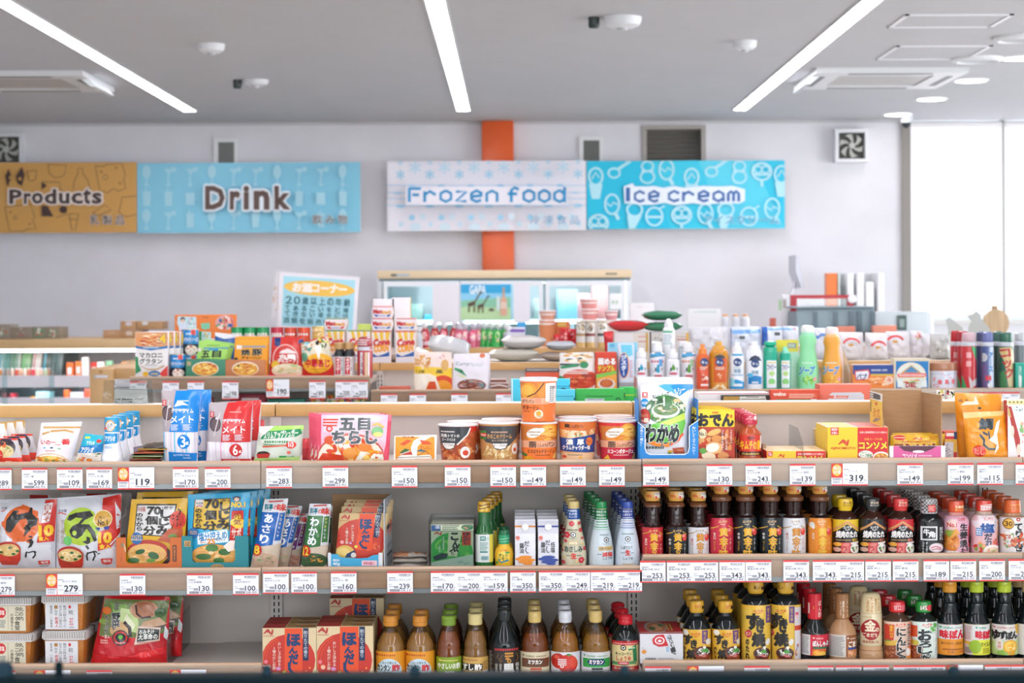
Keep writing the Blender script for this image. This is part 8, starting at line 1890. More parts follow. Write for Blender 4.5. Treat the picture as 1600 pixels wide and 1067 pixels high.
red=lambda cx,w_:[P([cx+w_*.1,480,cx+w_,480,cx+w_,640],'2f9a5a'),P([cx-w_,760,cx-.4*w_,920,cx-w_,920],'2f9a5a'),P([cx-.2*w_,780,cx+.3*w_,840,cx+w_,800,cx+w_,870,cx+.4*w_,900,cx,920],'c8bcc0'),Q(cx-.5*w_,520,cx+.2*w_,700,2,'e0a0a0',3)]
spray('red and green spray can at the front of the red ones',1040,78,330,428,'c8a8b0','bf3238',red(1040,78)+[P([1000,330,1060,330,1060,430],'c8202a')])
spray('red and green spray can behind the front red one',975,60,315,425,'a82c38','b02c34',red(975,60),7.36)
spray('red and green spray can at the rear beside the incense tin',895,52,310,425,'b82a32','b03038',red(895,52),7.45)
spray('blue and white spray can beside the red ones',1235,62,325,430,'6a72a8','4a5a90',[R(1240,480,1310,920,'c8d4e8'),T(1232,540,1280,740,'アース','2a7ab8',.06,v=1),E(1185,590,36,45,'c0c4cc'),P([1150,680,1215,640,1225,900,1150,900],'6a5a8a'),R(1200,780,1260,830,'c8404a'),E(1250,880,30,30,'d8dce4'),E(1250,305,30,30,'e8a0a8')])
spray('dark blue spray can behind the blue and white one',1165,54,320,425,'4a5276','3a4670',[],7.38)
spray('dark green spray can with red lettering',1432,76,330,430,'3a6a58','2a5a44',[P([1340,490,1470,480,1500,560,1500,900,1440,900,1400,640],'c8b88a'),P([1365,500,1440,495,1480,760,1440,740],'c8b070'),T(1380,505,1475,800,'コック','b8343c',.06,v=1,r=-10),P([1340,760,1400,720,1430,900,1340,900],'3f7a4a'),E(1440,370,30,22,'d8b84a')])
spray('dark green spray can behind the front green one',1340,56,318,425,'4a7068','2c4a40',[E(1340,370,20,18,'c8b04a')],7.38)
spray('tall grey spray can at the frame edge behind the teal box',1570,60,330,420,'b8bcc0','6a7478',[],7.45)
box('insect_trap_box','teal box with white lettering at the frame edge beside the green spray can','box',E8,'h',1512,650,1680,.06,('1fa08a','1a8a78','3ab8a0'),[R(1535,680,1570,900,'1fa08a'),T(1540,685,1572,790,'コバエ','e0e8e4',.04,v=1),R(1545,780,1575,900,'dce4e0')])
# ---------------------------------------------------------------- far side of the near gondola: tops seen above the rail
def flat(name,lab,cat,z,x0,y0,x1,dep,col_,a=(),d=5.02):
 return box(name,lab,cat,z,'b',x0,y0,x1,dep,col_,a,d=d)
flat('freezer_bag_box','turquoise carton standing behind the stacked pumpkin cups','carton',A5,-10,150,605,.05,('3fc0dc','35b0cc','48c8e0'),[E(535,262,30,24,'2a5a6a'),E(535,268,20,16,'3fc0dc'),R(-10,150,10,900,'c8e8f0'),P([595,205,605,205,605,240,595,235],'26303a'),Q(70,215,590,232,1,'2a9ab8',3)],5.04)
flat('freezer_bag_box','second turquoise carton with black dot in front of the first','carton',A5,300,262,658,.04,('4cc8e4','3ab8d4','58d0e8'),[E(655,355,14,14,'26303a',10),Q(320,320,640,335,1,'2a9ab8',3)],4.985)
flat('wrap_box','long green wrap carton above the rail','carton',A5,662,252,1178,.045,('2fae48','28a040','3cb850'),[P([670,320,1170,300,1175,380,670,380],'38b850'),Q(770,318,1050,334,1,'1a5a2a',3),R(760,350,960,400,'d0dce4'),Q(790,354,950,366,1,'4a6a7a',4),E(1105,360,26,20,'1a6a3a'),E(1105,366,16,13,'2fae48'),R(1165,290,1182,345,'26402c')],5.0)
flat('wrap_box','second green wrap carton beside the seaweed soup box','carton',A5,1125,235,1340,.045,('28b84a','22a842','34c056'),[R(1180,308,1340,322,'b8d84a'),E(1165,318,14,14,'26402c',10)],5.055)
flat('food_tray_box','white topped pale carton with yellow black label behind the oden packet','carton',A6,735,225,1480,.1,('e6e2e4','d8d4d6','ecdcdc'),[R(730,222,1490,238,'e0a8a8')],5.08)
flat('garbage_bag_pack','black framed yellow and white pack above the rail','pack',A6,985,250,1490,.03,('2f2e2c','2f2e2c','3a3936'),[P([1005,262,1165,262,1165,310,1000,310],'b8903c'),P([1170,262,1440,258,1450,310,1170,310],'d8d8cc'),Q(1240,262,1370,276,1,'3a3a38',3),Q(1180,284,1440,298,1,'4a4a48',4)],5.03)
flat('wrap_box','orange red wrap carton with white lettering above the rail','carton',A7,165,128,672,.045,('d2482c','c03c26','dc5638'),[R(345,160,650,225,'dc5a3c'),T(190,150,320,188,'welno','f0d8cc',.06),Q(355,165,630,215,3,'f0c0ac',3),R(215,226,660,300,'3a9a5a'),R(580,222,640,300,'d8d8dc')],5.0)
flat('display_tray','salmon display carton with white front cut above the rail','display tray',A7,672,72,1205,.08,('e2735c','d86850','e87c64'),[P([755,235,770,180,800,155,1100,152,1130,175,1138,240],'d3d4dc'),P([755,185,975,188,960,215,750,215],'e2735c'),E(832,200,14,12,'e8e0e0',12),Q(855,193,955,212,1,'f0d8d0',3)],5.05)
for k,(x,cc,s)in enumerate(((745,'d8d48a','green and white sweets packet beside the brown carton'),(850,'d8c8c4','red and white sweets packet beside the orange dashi bags'))):
 pouch('sweets_packet',s,'packet',A8,'b',(x-45,130,x+45,132,x+50,x-50),.03,'e0dcd0',[FD(x,160,50,40,['c8c84a','e8e4d8','d84050','3a3a2c']if k==0 else['b8242c','e8e4e0','2c241c','8aa04a'],18,.35,131+k)],d=5.04,n=7)
c=Ctx(E1,'b',1300,d=4.86,base=1.3575)
t=thing('sign_holder','clear plastic bag with small printed note standing on the rail','note holder',c.loc())
u0,u1=c.c(1055,0)[0],c.c(1600,0)[0]
M=MB()
nn=10
vs,fs=[],[]
for j in range(nn+1):
 for i in range(nn+1):
  s_,q_=i/nn,j/nn
  uu=u0+(u1-u0)*s_+(.5-s_)*q_*.012
  vs.append((uu,.012*noise.noise(Vector((s_*4,q_*4,1))),c.c(0,700)[1]*q_+.0005))
fs=[(j*(nn+1)+i,j*(nn+1)+i+1,(j+1)*(nn+1)+i+1,(j+1)*(nn+1)+i)for j in range(nn)for i in range(nn)]
M.add(vs,fs,mat('d8dcda','clearfilm'))
M.build('clear_sleeve',t)
M=MB().box(u0+.03,u1-.02,.014,.0146,.0,c.c(0,790)[1],mat('dcdcda','paper'))
art(M,[T(1150,885,1475,905,'お買上の袋、環境保護の為、マイバッグ','26282a',.03),T(1150,912,1380,930,'ご持参のご協力をお願い','26282a',.03),R(1085,790,1560,796,'a8aaa8')],c.c,lambda u_,v_:.014,clip=(u0+.03,u1-.02,0,.2),kind='paper')
M.build('note',t)
# ---------------------------------------------------------------- on the ledge of the second gondola
def corn(lab,x0,y0,x1,colr,z=E4,hexes=1):
 cx,w_=(x0+x1)/2,(x1-x0)/2
 b=780-(510-y0)*0
 a=[R(x0-10,y0,x1+10,y0+14,colr),R(x0-10,y0+14,x1+10,y0+400,'e4dedc')]
 for k in(-1,0,1):
  a.append(P([cx+k*55-8,y0+100,cx+k*62-20,y0+15,cx+k*70+18,y0+10,cx+k*50+22,y0+100],'e8c040'))
 a+=[T(cx-w_*.8,y0+85,cx+w_*.82,y0+155,'Cone','cc3038',.09,sh=.1,r=-6),T(cx-w_*.75,y0+150,cx+w_*.7,y0+215,'CORN','e8a02c',.09,sh=.1,r=-6),P([x0+10,y0+235,cx-40,y0+265,cx+30,y0+240,x1-20,y0+215,x1-20,y0+265,x0+10,y0+275],'2a62b0'),R(x0-10,y0+275,x1+10,y0+330,'d8d4da')]
 o=box('corn_snack_box',lab,'snack box',z,'t',x0,y0,x1,.045,('e4dedc','d89a3c','d83a34'),a)
 return o
def hexbox(lab,cx,y0,y1,hw,band,ribbon,z=E4,d=None):
 c=Ctx(z,'t',cx,d)
 zc=c.raw(0,y1)[1]
 c.zb=zc
 h=c.c(0,y0)[1]
 w_=c.c(cx+hw,0)[0]
 M=MB().prism([(-w_*.82,0),(w_*.82,0),(w_,h*.5),(w_*.82,h),(-w_*.82,h),(-w_,h*.5)][::1],0,.045,mat('e6e2e6','paper'),mat('dfc2a8','paper'))
 art(M,[R(cx-hw,y0,cx+hw,y0+9,band),T(cx-hw*.8,y0+32,cx-5,y0+75,'Max','c8303c',.08,r=-3),T(cx-5,y0+40,cx+hw*.78,y0+78,'snack','e0a03c',.06),P([cx-hw*.72,y0+82,cx-hw*.4,y0+92,cx-hw*.4,y0+112,cx-hw*.66,y0+104],ribbon),P([cx+hw*.72,y0+82,cx+hw*.4,y0+92,cx+hw*.4,y0+112,cx+hw*.66,y0+104],ribbon),Q(cx-hw*.35,y0+88,cx+hw*.35,y0+110,1,'8aa0d0',3)],c.c,lambda u_,v_:0,clip=(-w_*.85,w_*.85,0,h),kind='paper')
 o=M.build('snack_box_top',loc=c.loc())
 return tag(o,lab,'snack box')
corn('red topped corn snack box beside the striped sauce bottle',138,512,342,'d8343c')
corn('red topped corn snack box beside the silver bags',385,512,600,'d8343c')
hexbox('hexagonal snack box on the first red topped corn box',248,382,506,120,'d84a50','2a62b0')
hexbox('hexagonal snack box at the top of the stack of two',250,256,376,118,'d84a50','2a62b0')
hexbox('hexagonal snack box on the second red topped corn box',497,382,506,118,'d84a50','2a62b0')
z_=E3
corn('green topped corn snack box behind the red seasoning pouch',725,638,925,'1f9a5a',E3)
corn('green topped corn snack box behind the oyster sauces',950,638,1190,'1f9a5a',E3)
hexbox('green edged hexagonal snack box on the green topped corn box',830,515,632,125,'1f9a5a','d83a44',E3)
box('snack_carton','plain white carton behind the hexagonal snack boxes','carton',E4,'t',152,180,372,.06,('e6e2e4','dcd8da','e8e4e6'),d=7.72)
box('snack_carton','plain white carton with yellow side behind the corn snack boxes','carton',E4,'t',350,165,540,.06,('e4e0e2','d8b04a','e4b8b8'),d=7.72)
box('snack_carton','lime topped carton behind the green topped corn boxes','carton',E3,'t',1060,575,1200,.05,('c0d86a','b0c85a','c8e07a'),d=7.70)
def lying(lab,z,pts,dep,thick,colr,seed,d,base=None):
 """soft bag lying down: outline (top/bottom in the photo) gives width and puffed height"""
 x0,x1,yt,yb=pts
 c=Ctx(z,'t',(x0+x1)/2,d,base)
 if base is None:
  c.zb=DECK['t']if yb is None else c.raw(0,yb)[1]
 w_=c.c(x1,0)[0]
 h=c.c(0,yt)[1]
 n=14
 M=MB()
 top,bot=[],[]
 for j in range(n+1):
  for i in range(n+1):
   s_,t_=i/n*2-1,j/n
   e=(max(0,1-abs(s_)**3)*max(0,1-abs(2*t_-1)**3))**.5
   nz=noise.noise(Vector((s_*2.3+seed,t_*2.5,seed)))*.22+noise.noise(Vector((s_*6+seed,t_*6,2)))*.1
   lift=abs(s_)**3*.25*(1 if seed%2 else .3)
   zt_=h*(.5+.5*e*(1+nz)*.82)+h*lift*(noise.noise(Vector((s_,t_,seed+5)))+.3)
   zb_=h*(.5-.5*e)+h*lift*.5
   top.append((s_*w_,t_*dep,max(zt_,zb_+.0008)))
   bot.append((s_*w_,t_*dep,max(zb_,0.0003)))
 fs=[(j*(n+1)+i,j*(n+1)+i+1,(j+1)*(n+1)+i+1,(j+1)*(n+1)+i)for j in range(n)for i in range(n)]
 m=mat(colr,'film')
 M.add(top,fs,m).add(bot,[f[::-1]for f in fs],m)
 k=len(top)
 ed=[(i,i+1)for i in range(n)]+[(n*(n+1)+i+1,n*(n+1)+i)for i in range(n)]+[((j+1)*(n+1),j*(n+1))for j in range(n)]+[(j*(n+1)+n,(j+1)*(n+1)+n)for j in range(n)]
 o_=len(M.v)-2*k
 M.f+=[(a_+o_+k,b_+o_+k,b_+o_,a_+o_)for a_,b_ in ed]
 M.m+=[M.mi(m)]*len(ed)
 o=M.build('snack_bag',loc=c.loc(),ang=50)
 return tag(o,lab,'snack bag')
lying('pale flat snack bag lying beside the corn snack boxes',E4,(255,720,672,None),.14,.05,'cfcccb',3,7.63)
o=lying('grey silver snack bag tilted up behind the curry pouches',E4,(690,1130,640,None),.13,.06,'b9bcc0',4,7.70)
o.rotation_euler=(radians(14),radians(12),0)
o.location.z+=.012
lying('cream grey snack bag under the bag stack beside the wrapped sweets',E5,(20,545,825,None),.2,.06,'b8b4a8',5,7.63)
zb_=Ctx(E5,'t',0).raw(0,848)[1]
lying('silver snack bag with black corners on top of the cream grey one',E5,(150,625,690,None),.2,.06,'c4c2c0',7,7.66,base=zb_)
lying('brown and white snack bag beside the bag stack',E5,(560,960,868,None),.2,.05,'a8988a',9,7.64)
lying('silver snack bag on the brown and white one',E5,(615,930,755,None),.2,.05,'b4bac0',11,7.66,base=Ctx(E5,'t',0).raw(0,862)[1])
# bags of sweets and cotton on the ledge beyond the detergents
def sack(lab,z,q,colr,a,seed,d=7.66,th=.07,name='cotton_bag',cat='bag',row='t'):
 return pouch(name,lab,cat,z,row,q,th,colr,a,d=d,crk=.006,seed=seed,n=11)
arch=lambda cx,y,r:[L([(cx+r*cos(a_),y-r*.8*sin(a_))for a_ in[.35+i*.25 for i in range(11)]],22,'d84a50'),E(cx-10,y-5,30,14,'d8a04a',10)]
sack('white bag with red arch print beside the orange spray bottle',E7,(1130,260,1405,262,1420,1120),'d8d4d8',arch(1275,400,90),21,name='charcoal_bag')
sack('second white bag with red arch print above the bath tablet box',E8,(-40,330,190,335,200,-50),'d8d4d8',arch(90,490,80),22,name='charcoal_bag')
sack('third white bag with red arch print above the cream and blue soap box',E8,(175,320,420,318,440,160),'d6d2d6',arch(270,430,80)+[E(100,580,60,30,'c8885a')],23,d=7.70,name='charcoal_bag')
sack('small white bag with pink print behind the third arch bag',E8,(430,310,560,312,570,425),'d8d4da',[FD(510,370,40,50,['d87a8a','e8a8b0','d8b84a'],10,.4,24)],24,d=7.74,name='charcoal_bag')
sack('clear crinkled bag beside the grey sack',E8,(545,340,665,345,670,550),'ccccd0',[],25,d=7.72)
sack('grey sack standing above the incense tin',E8,(640,345,850,350,850,640),'bcbcba',[FD(750,480,80,80,['c8c8c4','a8a8a4','d0cfc8'],24,.25,26)],26,d=7.68,name='cat_litter_bag')
sack('white and blue sanitary pack beside the large green spray bottle',E7,(20,205,335,200,350,20),'d0d8e8',[P([20,240,330,230,330,270,40,280],'7aa8dc'),R(105,300,160,330,'5a6468'),P([0,230,30,220,25,420,0,420],'2c3f8a')],27,d=7.70,name='sanitary_pack')
sack('white and blue sanitary pack between the other two',E7,(345,205,560,200,570,345),'d3d8e4',[R(340,205,400,400,'2a62b8'),P([400,215,560,210,560,240,400,245],'8ab4e0'),R(470,260,530,295,'4a5458')],28,d=7.70,name='sanitary_pack')
sack('white and blue sanitary pack behind the large green spray bottle',E7,(560,195,730,200,735,560),'d6dae4',[R(560,215,700,240,'8ab4e0'),E(685,225,14,12,'e0a0a8',10)],29,d=7.72,name='sanitary_pack')
sack('white and blue wavy pack between the green and orange spray bottles',E7,(880,215,1040,220,1040,875),'d4d8e6',[P([880,280,920,300,960,270,1040,275,1040,300,960,300,920,335,880,310],'5a86c8')],30,d=7.70,name='sanitary_pack')
sack('clear bag of cotton above the dish soaps',E6,(915,340,1340,335,1350,930),'d0d0d6',[FD(1130,450,190,120,['dcdce2','c4c4cc','d8d8e0'],30,.2,31)],31,d=7.70)
# red and green rice snack bags stacked behind the drain cleaner
box('noodle_carton','striped white noodle carton under the red snack bag','carton',E6,'t',120,392,500,.1,('d0ccc8','c8a890','dcd8d4'),[R(330,400,480,600,'d8d0c8'),L([380,440,470,440],8,'c85a5a'),L([380,490,470,490],8,'c85a5a'),R(460,400,485,600,'c8a050'),R(135,400,330,520,'dcd8d8')],d=7.72)
box('noodle_carton','striped white noodle carton under the green rice bags','carton',E6,'t',515,392,910,.1,('ccc8c4','c8a890','d8d4d0'),[L([780,470,900,470],10,'b85a5a'),L([780,440,900,440],6,'c88a6a'),R(880,400,915,600,'d8a850'),FD(600,470,70,60,['a8a8a4','d8d4d0','8a8a86'],16,.3,33)],d=7.72)
zq=Ctx(E6,'t',0,7.72).raw(0,389)[1]
lying('glossy red snack bag lying on the noodle carton',E6,(70,490,262,None),.16,.05,'c22c30',13,7.71,base=zq)
lying('green edged rice snack bag lower in the stack',E6,(435,850,285,None),.16,.05,'3f7a5a',14,7.71,base=zq)
zq2=Ctx(E6,'t',0,7.72).raw(0,276)[1]
lying('green edged rice snack bag on top of the stack',E6,(435,845,165,None),.16,.05,'3f8060',16,7.73,base=zq2)
pouch('candy_pouch','red pouch standing at the end of the noodle carton','pouch',E6,'t',(20,390,128,380,110,40),.03,'b8262c',[P([20,420,60,380,128,400,100,470],'d83a3c')],d=7.69,crk=.004,seed=34,n=8)
# ---------------------------------------------------------------- third gondola
def jelly(lab,cx,y0,hw,colr,capc,a,lean):
 c=Ctx(E4,'j',cx)
 t=thing('jelly_drink',lab,'jelly drink',c.loc(0))
 h,w_=c.c(0,y0+55)[1],c.c(cx+hw,0)[0]
 M=MB()
 n=8
 vs=[]
 for j in range(n+1):
  for i in range(n+1):
   s_,q_=i/n*2-1,j/n
   ww=w_*(1-.45*max(0,q_-.75)/.25)
   vs.append((s_*ww,-.022*(max(0,1-s_*s_)**.5)*(1-q_**3),h*q_))
 fs=[(j*(n+1)+i,j*(n+1)+i+1,(j+1)*(n+1)+i+1,(j+1)*(n+1)+i)for j in range(n)for i in range(n)]
 M.add(vs,fs,mat(colr,'film')).add([(x,-y+.0006,z)for x,y,z in vs],[f[::-1]for f in fs],mat(colr,'film'))
 art(M,a,c.c,lambda u_,v_:-.022*(max(0,1-(u_/w_)**2)**.5)*(1-min(1,v_/h)**3),clip=(-w_*.8,w_*.8,0,h*.9),cu=[w_*k*.25 for k in range(-3,4)],cv=[h*k/6 for k in range(1,6)],kind='film',base=.001)
 M.build('pouch_body',t)
 h2=c.c(0,y0)[1]
 MB().lathe([(.008,h-.004),(.008,h+.006),(.016,h+.007),(.017,h2)],mat(capc,'satin'),16).build('cap',t)
 t.rotation_euler=(0,radians(lean),radians(lean*2))
 t.location.y+=.06*(int(cx/10)%2)
 return t
for k,cx in enumerate((700,790,880,975)):
 jelly('red jelly drink pouch with white cap, %s of four'%ORD[k].replace('front','first'),cx,428,46,'b82a38','e6e2e6',[E(cx,560,30,46,'e0b0b8'),FD(cx,560,30,60,['d86a74','e8c8a0','c83a48'],10,.4,201+k),R(cx-40,620,cx+40,660,'d8b0b8')],(k-1)*3)
for k,cx in enumerate((1040,1100,1180,1235)):
 jelly('pink jelly drink pouch with grey cap, %s of four'%ORD[k].replace('front','first'),cx,440,44,'d0607c','c8c4d0',[E(cx,570,28,50,'e0a0b4'),FD(cx,560,30,60,['e8c8d0','d84a6a','e8d8b8'],10,.4,211+k)],2+(k-1)*2)
for k,cx in enumerate((1290,1350,1420,1490)):
 jelly('green jelly drink pouch with white cap, %s of four'%ORD[k].replace('front','first'),cx,440,48,'2fa84a','d8e0dc',[E(cx,560,26,50,'9ad08a'),FD(cx,580,26,70,['d8d87a','5ac05a','c8a0a8','2a8a3a'],12,.4,221+k)],6+k*2)
for k,(cx,cc)in enumerate(((640,'c4ccd4'),(1560,'8a6ab8'))):
 jelly('pale jelly drink pouch '+('beside the red ones' if k==0 else 'with purple print beside the green ones'),cx,470,48,'ccd0d8','e4e2e6',[R(cx-40,560,cx+40,620,cc)],-2)
b0=Ctx(E5,'j',300)
box('jelly_pack','white multipack with purple band on the third gondola','pack',E5,'j',205,610,405,.06,('d8d6de','d0ced6','dcdae2'),[P([215,625,400,630,395,660,220,660],'7a5ab8')])
box('cracker_box','small bright blue box behind the purple banded pack','box',E5,'j',320,560,412,.05,('3a9ad0','3a8ac0','5ab0dc'),d=9.42)
def noodle(lab,cx,y0,yb,hw,colr,d=None,base=None):
 return bottle('cup_noodle',lab,'cup noodle',E5,'j',cx,[('cup_body',colr,'paper',[(y0+12,hw*.97),(yb,hw*.74)],[R(cx-200,y0+34,cx+200,y0+50,'ecd8d4'),Q(cx-hw*.5,y0+30,cx+hw*.5,y0+60,1,'e8e0dc',3)]),('lid','e4dcdc','satin',[(y0,hw*.95),(y0+4,hw),(y0+12,hw),(y0+16,hw*.96)])],yb=yb,d=d,n=28)
noodle('peach cup noodle on top of the orange cup',637,432,530,90,'d89a80',d=9.42)
noodle('orange cup noodle under the peach one',628,530,None,90,'d88a5a',d=9.42)
noodle('pink cup noodle on top of its stack behind the tea tins',1070,310,415,96,'d88a84',d=9.42)
noodle('pink cup noodle under the top one behind the tea tins',1080,415,530,92,'d88a86',d=9.42)
box('noodle_carton','pale carton under the pink cup noodles','carton',E5,'j',985,534,1375,.16,('d8ccc8','d0c4c0','dcd4d0'),d=9.36)
noodle('pink and red cup noodle at the end of the third gondola',1305,432,530,72,'d08a8e',d=9.42)
for k,cx in enumerate((985,1085,1205)):
 cc=('a8865a','8a3a34','4a4c4c')[k]
 bottle('tea_tin','tall tea tin with %s band, %s of three'%(('gold','red','dark grey')[k],ORD[k].replace('front','first')),'tea tin',E5,'j',cx,[('lid','b8a890','film',[(545,48),(550,52),(566,52)]),('tin_body','d8d4d0','film',[(564,50),(None,50)],[R(cx-60,560,cx+60,660,'e0dcd6'),FD(cx,615,40,46,[cc,'6a5a48','c8b898'],12,.4,231+k),R(cx-60,672,cx+60,700,cc),R(cx-60,765,cx+60,830,'d8b070')])],d=9.22)
for k,(x,y0,x1,s)in enumerate(((700,680,780,'beside the orange cup'),(760,618,850,'standing behind the front one'),(840,620,942,'beside the tea tins'))):
 pouch('candy_pouch','bright red candy pouch '+s,'pouch',E5,'j',(x,y0,x1,y0+6,x1-10,x+5),.03,'c4262e',[FD((x+x1)/2,y0+70,40,50,['e05a5a','8a1a24','e8a8a8'],10,.4,241+k)],d=9.3+.05*k,crk=.003,seed=41+k,n=7)
box('noodle_carton','orange and white carton behind the red candy pouches','carton',E5,'j',685,548,870,.08,('d87a4a','c86a3c','e0d4cc'),[R(740,560,830,600,'e0c060')],d=9.5)
for k,(x0,y0,x1,cc)in enumerate(((300,92,545,'e4e2e6'),(900,150,1240,'e0e2e6'))):
 box('snack_carton','pale white carton far behind the '+('red snack bag' if k==0 else 'cotton bag'),'carton',E6,'j',x0,y0,x1,.1,(cc,cc,'e8e6ea'),[Q(x0+60,y0+30,x0+120,y0+45,1,'d0c0c8',3)]if k==0 else[Q(960,120+50,1200,150+45,1,'b8d0c4',3)],d=9.5)
for k,x in enumerate((1290,1400,1500)):
 bottle('shampoo_bottle','pale cosmetic bottle with orange top line, %s beyond the cotton bag'%ORD[k].replace('front','first'),'bottle',E6,'j',x,[('cap','d8a070','film',[(205,24),(212,30),(228,30)]),('bottle_body','d4d6dc','film',[(226,26),(245,44),(None,46)],[R(x-30,270,x+30,330,'c8ccd8')])],d=9.4)
 # ---------------------------------------------------------------- liquor corner board
c=Ctx(E3,None,660,9.9,1.30)
t=thing('liquor_notice','pale blue liquor corner notice with yellow oval','notice board',c.loc())
ang=-.0
q=[c.c(245,30),c.c(1075,85),c.c(1040,640),c.c(225,600)]
M=MB().prism([q[3],q[2],q[1],q[0]],0,.006,mat('e8e6ee','paper'))
bp=[P([288,72,1035,120,1005,640,265,585],'a6dcea'),E(660,205,370,80,'f2c458',36,4),T(385,150,580,240,'お酒','f6f0e8',.08,r=3),T(590,165,945,250,'コーナー','f6f0e8',.08,r=3)]
for i,ch_ in enumerate('２０歳以上の年齢'):
 x=310+i*87
 bp.append(T(x,285+i*4,x+62,362+i*4,ch_,'2a6a78',.03))
for i,ch_ in enumerate('てあるこいをと確'):
 x=300+i*87
 bp.append(T(x+4,380+i*4,x+54,430+i*4,ch_,'2a6a78',.03))
for i,ch_ in enumerate('てきない場合には'):
 x=298+i*87
 bp.append(T(x+4,440+i*4,x+54,492+i*4,ch_,'2a6a78',.03))
for i,ch_ in enumerate('酒類を販売しませ'):
 x=288+i*84
 bp.append(T(x,505+i*5,x+62,562+i*5,ch_,'2a6a78',.03))
art(M,bp,c.c,lambda u_,v_:0,kind='paper',base=.0008,step=.0005)
M.build('board',t)
q=[c.c(200,45),c.c(243,30),c.c(223,500),c.c(148,520)]
M=MB().prism([q[3],q[2],q[1],q[0]],.02,.024,mat('e4e2e8','paper'))
art(M,[FD(200,300,30,180,['e0b8a0','d8c8b0','c8a890','e8d8c8'],16,.2,251)],c.c,lambda u_,v_:.02,kind='paper',base=.0008)
M.build('side_card',t)
MB().tube([(-.25,.012,.02),(-.25,.012,-.0)],.006,mat('9aa0a4','metal')).tube([(.0,.012,c.c(0,400)[1]),(.0,.012,-.0)],.006,mat('9aa0a4','metal')).build('stand',t)
tag(MB().bev(-.32,.32,-.06,.16,0,1.3,mat('cfcac4','satin'),b=.004).build('promotion_plinth',loc=(c.x0,9.9,0)),'beige plinth under the pale blue liquor corner notice','plinth')
# ---------------------------------------------------------------- freezer against the back wall
dF=13.1
c=Ctx((0,0,1),None,787,dF,0.0)
t=thing('display_freezer','white glass door display freezer with pale wooden top below the frozen food sign','freezer',c.loc())
uu=lambda x:c.c(x,0)[0]
vv=lambda y:c.c(787,y)[1]
X0,X1=uu(588),uu(985)
wmt=mat('dfe2e6','satin')
M=MB()
M.box(X0,uu(597),0,.7,0,vv(424),wmt).box(uu(976),X1,0,.7,0,vv(424),wmt)
M.box(uu(597),uu(976),.66,.7,0,vv(424),mat('d4e0e2','satin')).box(uu(597),uu(976),0,.66,0,.3,wmt).box(uu(597),uu(976),.0,.66,vv(438),vv(437),wmt)
M.build('cabinet',t)
M=MB().bev(X0,X1,-.015,.7,vv(434.5),vv(422),mat('ddc7a4','satin'),b=.004)
art(M,[R(611,428,620,432,'5a5a50'),R(620,428,640,432,'a8b8c4'),R(946,426.5,964,429,'6a6a5a')],c.c,lambda u_,v_:-.015,kind='paper',base=.001)
M.build('header',t)
MB().box(X0+.01,X1-.01,-.002,-.0003,vv(438.5),vv(435),mat('5a7478','satin')).build('top_seal',t)
for k,(xa,xb)in enumerate(((597,714),(717,846),(850,974))):
 fr_=[uu(xa),uu(xb)]
 w2=.028
 z0,z1=.32,vv(439)
 M=MB()
 for q in((fr_[0],fr_[0]+w2,z0,z1),(fr_[1]-w2,fr_[1],z0,z1),(fr_[0]+w2,fr_[1]-w2,z0,z0+.05),(fr_[0]+w2,fr_[1]-w2,z1-.035,z1)):
  M.box(q[0],q[1],-.03,-.0025,q[2],q[3],wmt)
 dr=M.build('door',t)
 MB().box(fr_[0]+w2,fr_[1]-w2,-.02,-.014,z0+.05,z1-.035,mat('e4f0f2','clear')).build('glass_pane',dr)
 MB().box(fr_[0]-.008,fr_[0]-.001,-.012,-.003,z0,z1,mat('5a7a80','satin')).build('door_seal',dr)
 MB().box(fr_[1]-w2*.8,fr_[1]-w2*.3,-.055,-.031,.75,1.15,mat('b8bcc0','metal')).build('handle',dr)
 t2_=MB()
for zz in(vv(545),vv(500),vv(590)):
 MB().box(uu(598),uu(975),.05,.6,zz-.012,zz,mat('d8dfe0','satin')).build('freezer_shelf',t)
for z_ in(vv(439),vv(502)):
 MB().box(uu(605),uu(968),.02,.045,z_-.014,z_-.0125,emit('e8f4f8',30.0)).build('lamp',t)  # unseen inner lamps; the lower one is added to brighten the dark interior
def note(lab,x0,y0,x1,y1,colr,a,nm='poster',cat='poster'):
 M=MB().box(uu(x0),uu(x1),-.034,-.0315,vv(y1),vv(y0),mat(colr,'paper'))
 if a:
  art(M,a,c.c,lambda u_,v_:-.034,clip=(uu(x0),uu(x1),vv(y1),vv(y0)),kind='paper',base=.0008,step=.0006)
 o=M.build(nm,loc=c.loc())
 return tag(o,lab,cat)
sky=[R(718,444,798,500,'8acce8'),R(718,444,798,458,'2fa6d8'),P([718,470,798,464,798,480,718,482],'8ac8a8'),R(718,480,798,500,'b0d4a0'),P([718,480,740,478,798,484,798,500,718,500],'b8d8a4'),T(734,446,759,459,'GAPA','e4f0f4',.05)]
for gx,gy,s in((738,482,1.0),(752,484,.85)):
 sky+=[P([gx-7*s,gy-8*s,gx+4*s,gy-12*s,gx+5*s,gy-6*s,gx-6*s,gy-2*s],'5a4638'),L([gx+4*s,gy-10*s,gx+12*s,gy-24*s],2.2*s,'5a4638'),E(gx+13*s,gy-24.5*s,3*s,1.6*s,'5a4638',10)]+[L([gx+k_*s,gy-5*s,gx+(k_-.5)*s,gy+6*s],1.2*s,'5a4638')for k_ in(-5.5,-3.5,2.5,4.2)]
sky+=[E(768,484,4.5,2.4,'6a5a48',10),P([784,464,790,464,792,470,792,493,782,493,782,470],'d8a890'),R(785.5,449,788.5,464,'c8986a'),R(776,463,781,485,'d0e0dc'),R(782,472,792,482,'e0c8b8')]
note('giraffe and bottle poster taped on the middle freezer door',718,444,799,501,'9ad0e4',sky)
note('blank white sheet on the freezer door beside the giraffe poster',674,442,716.5,503,'e2dfe4',[])
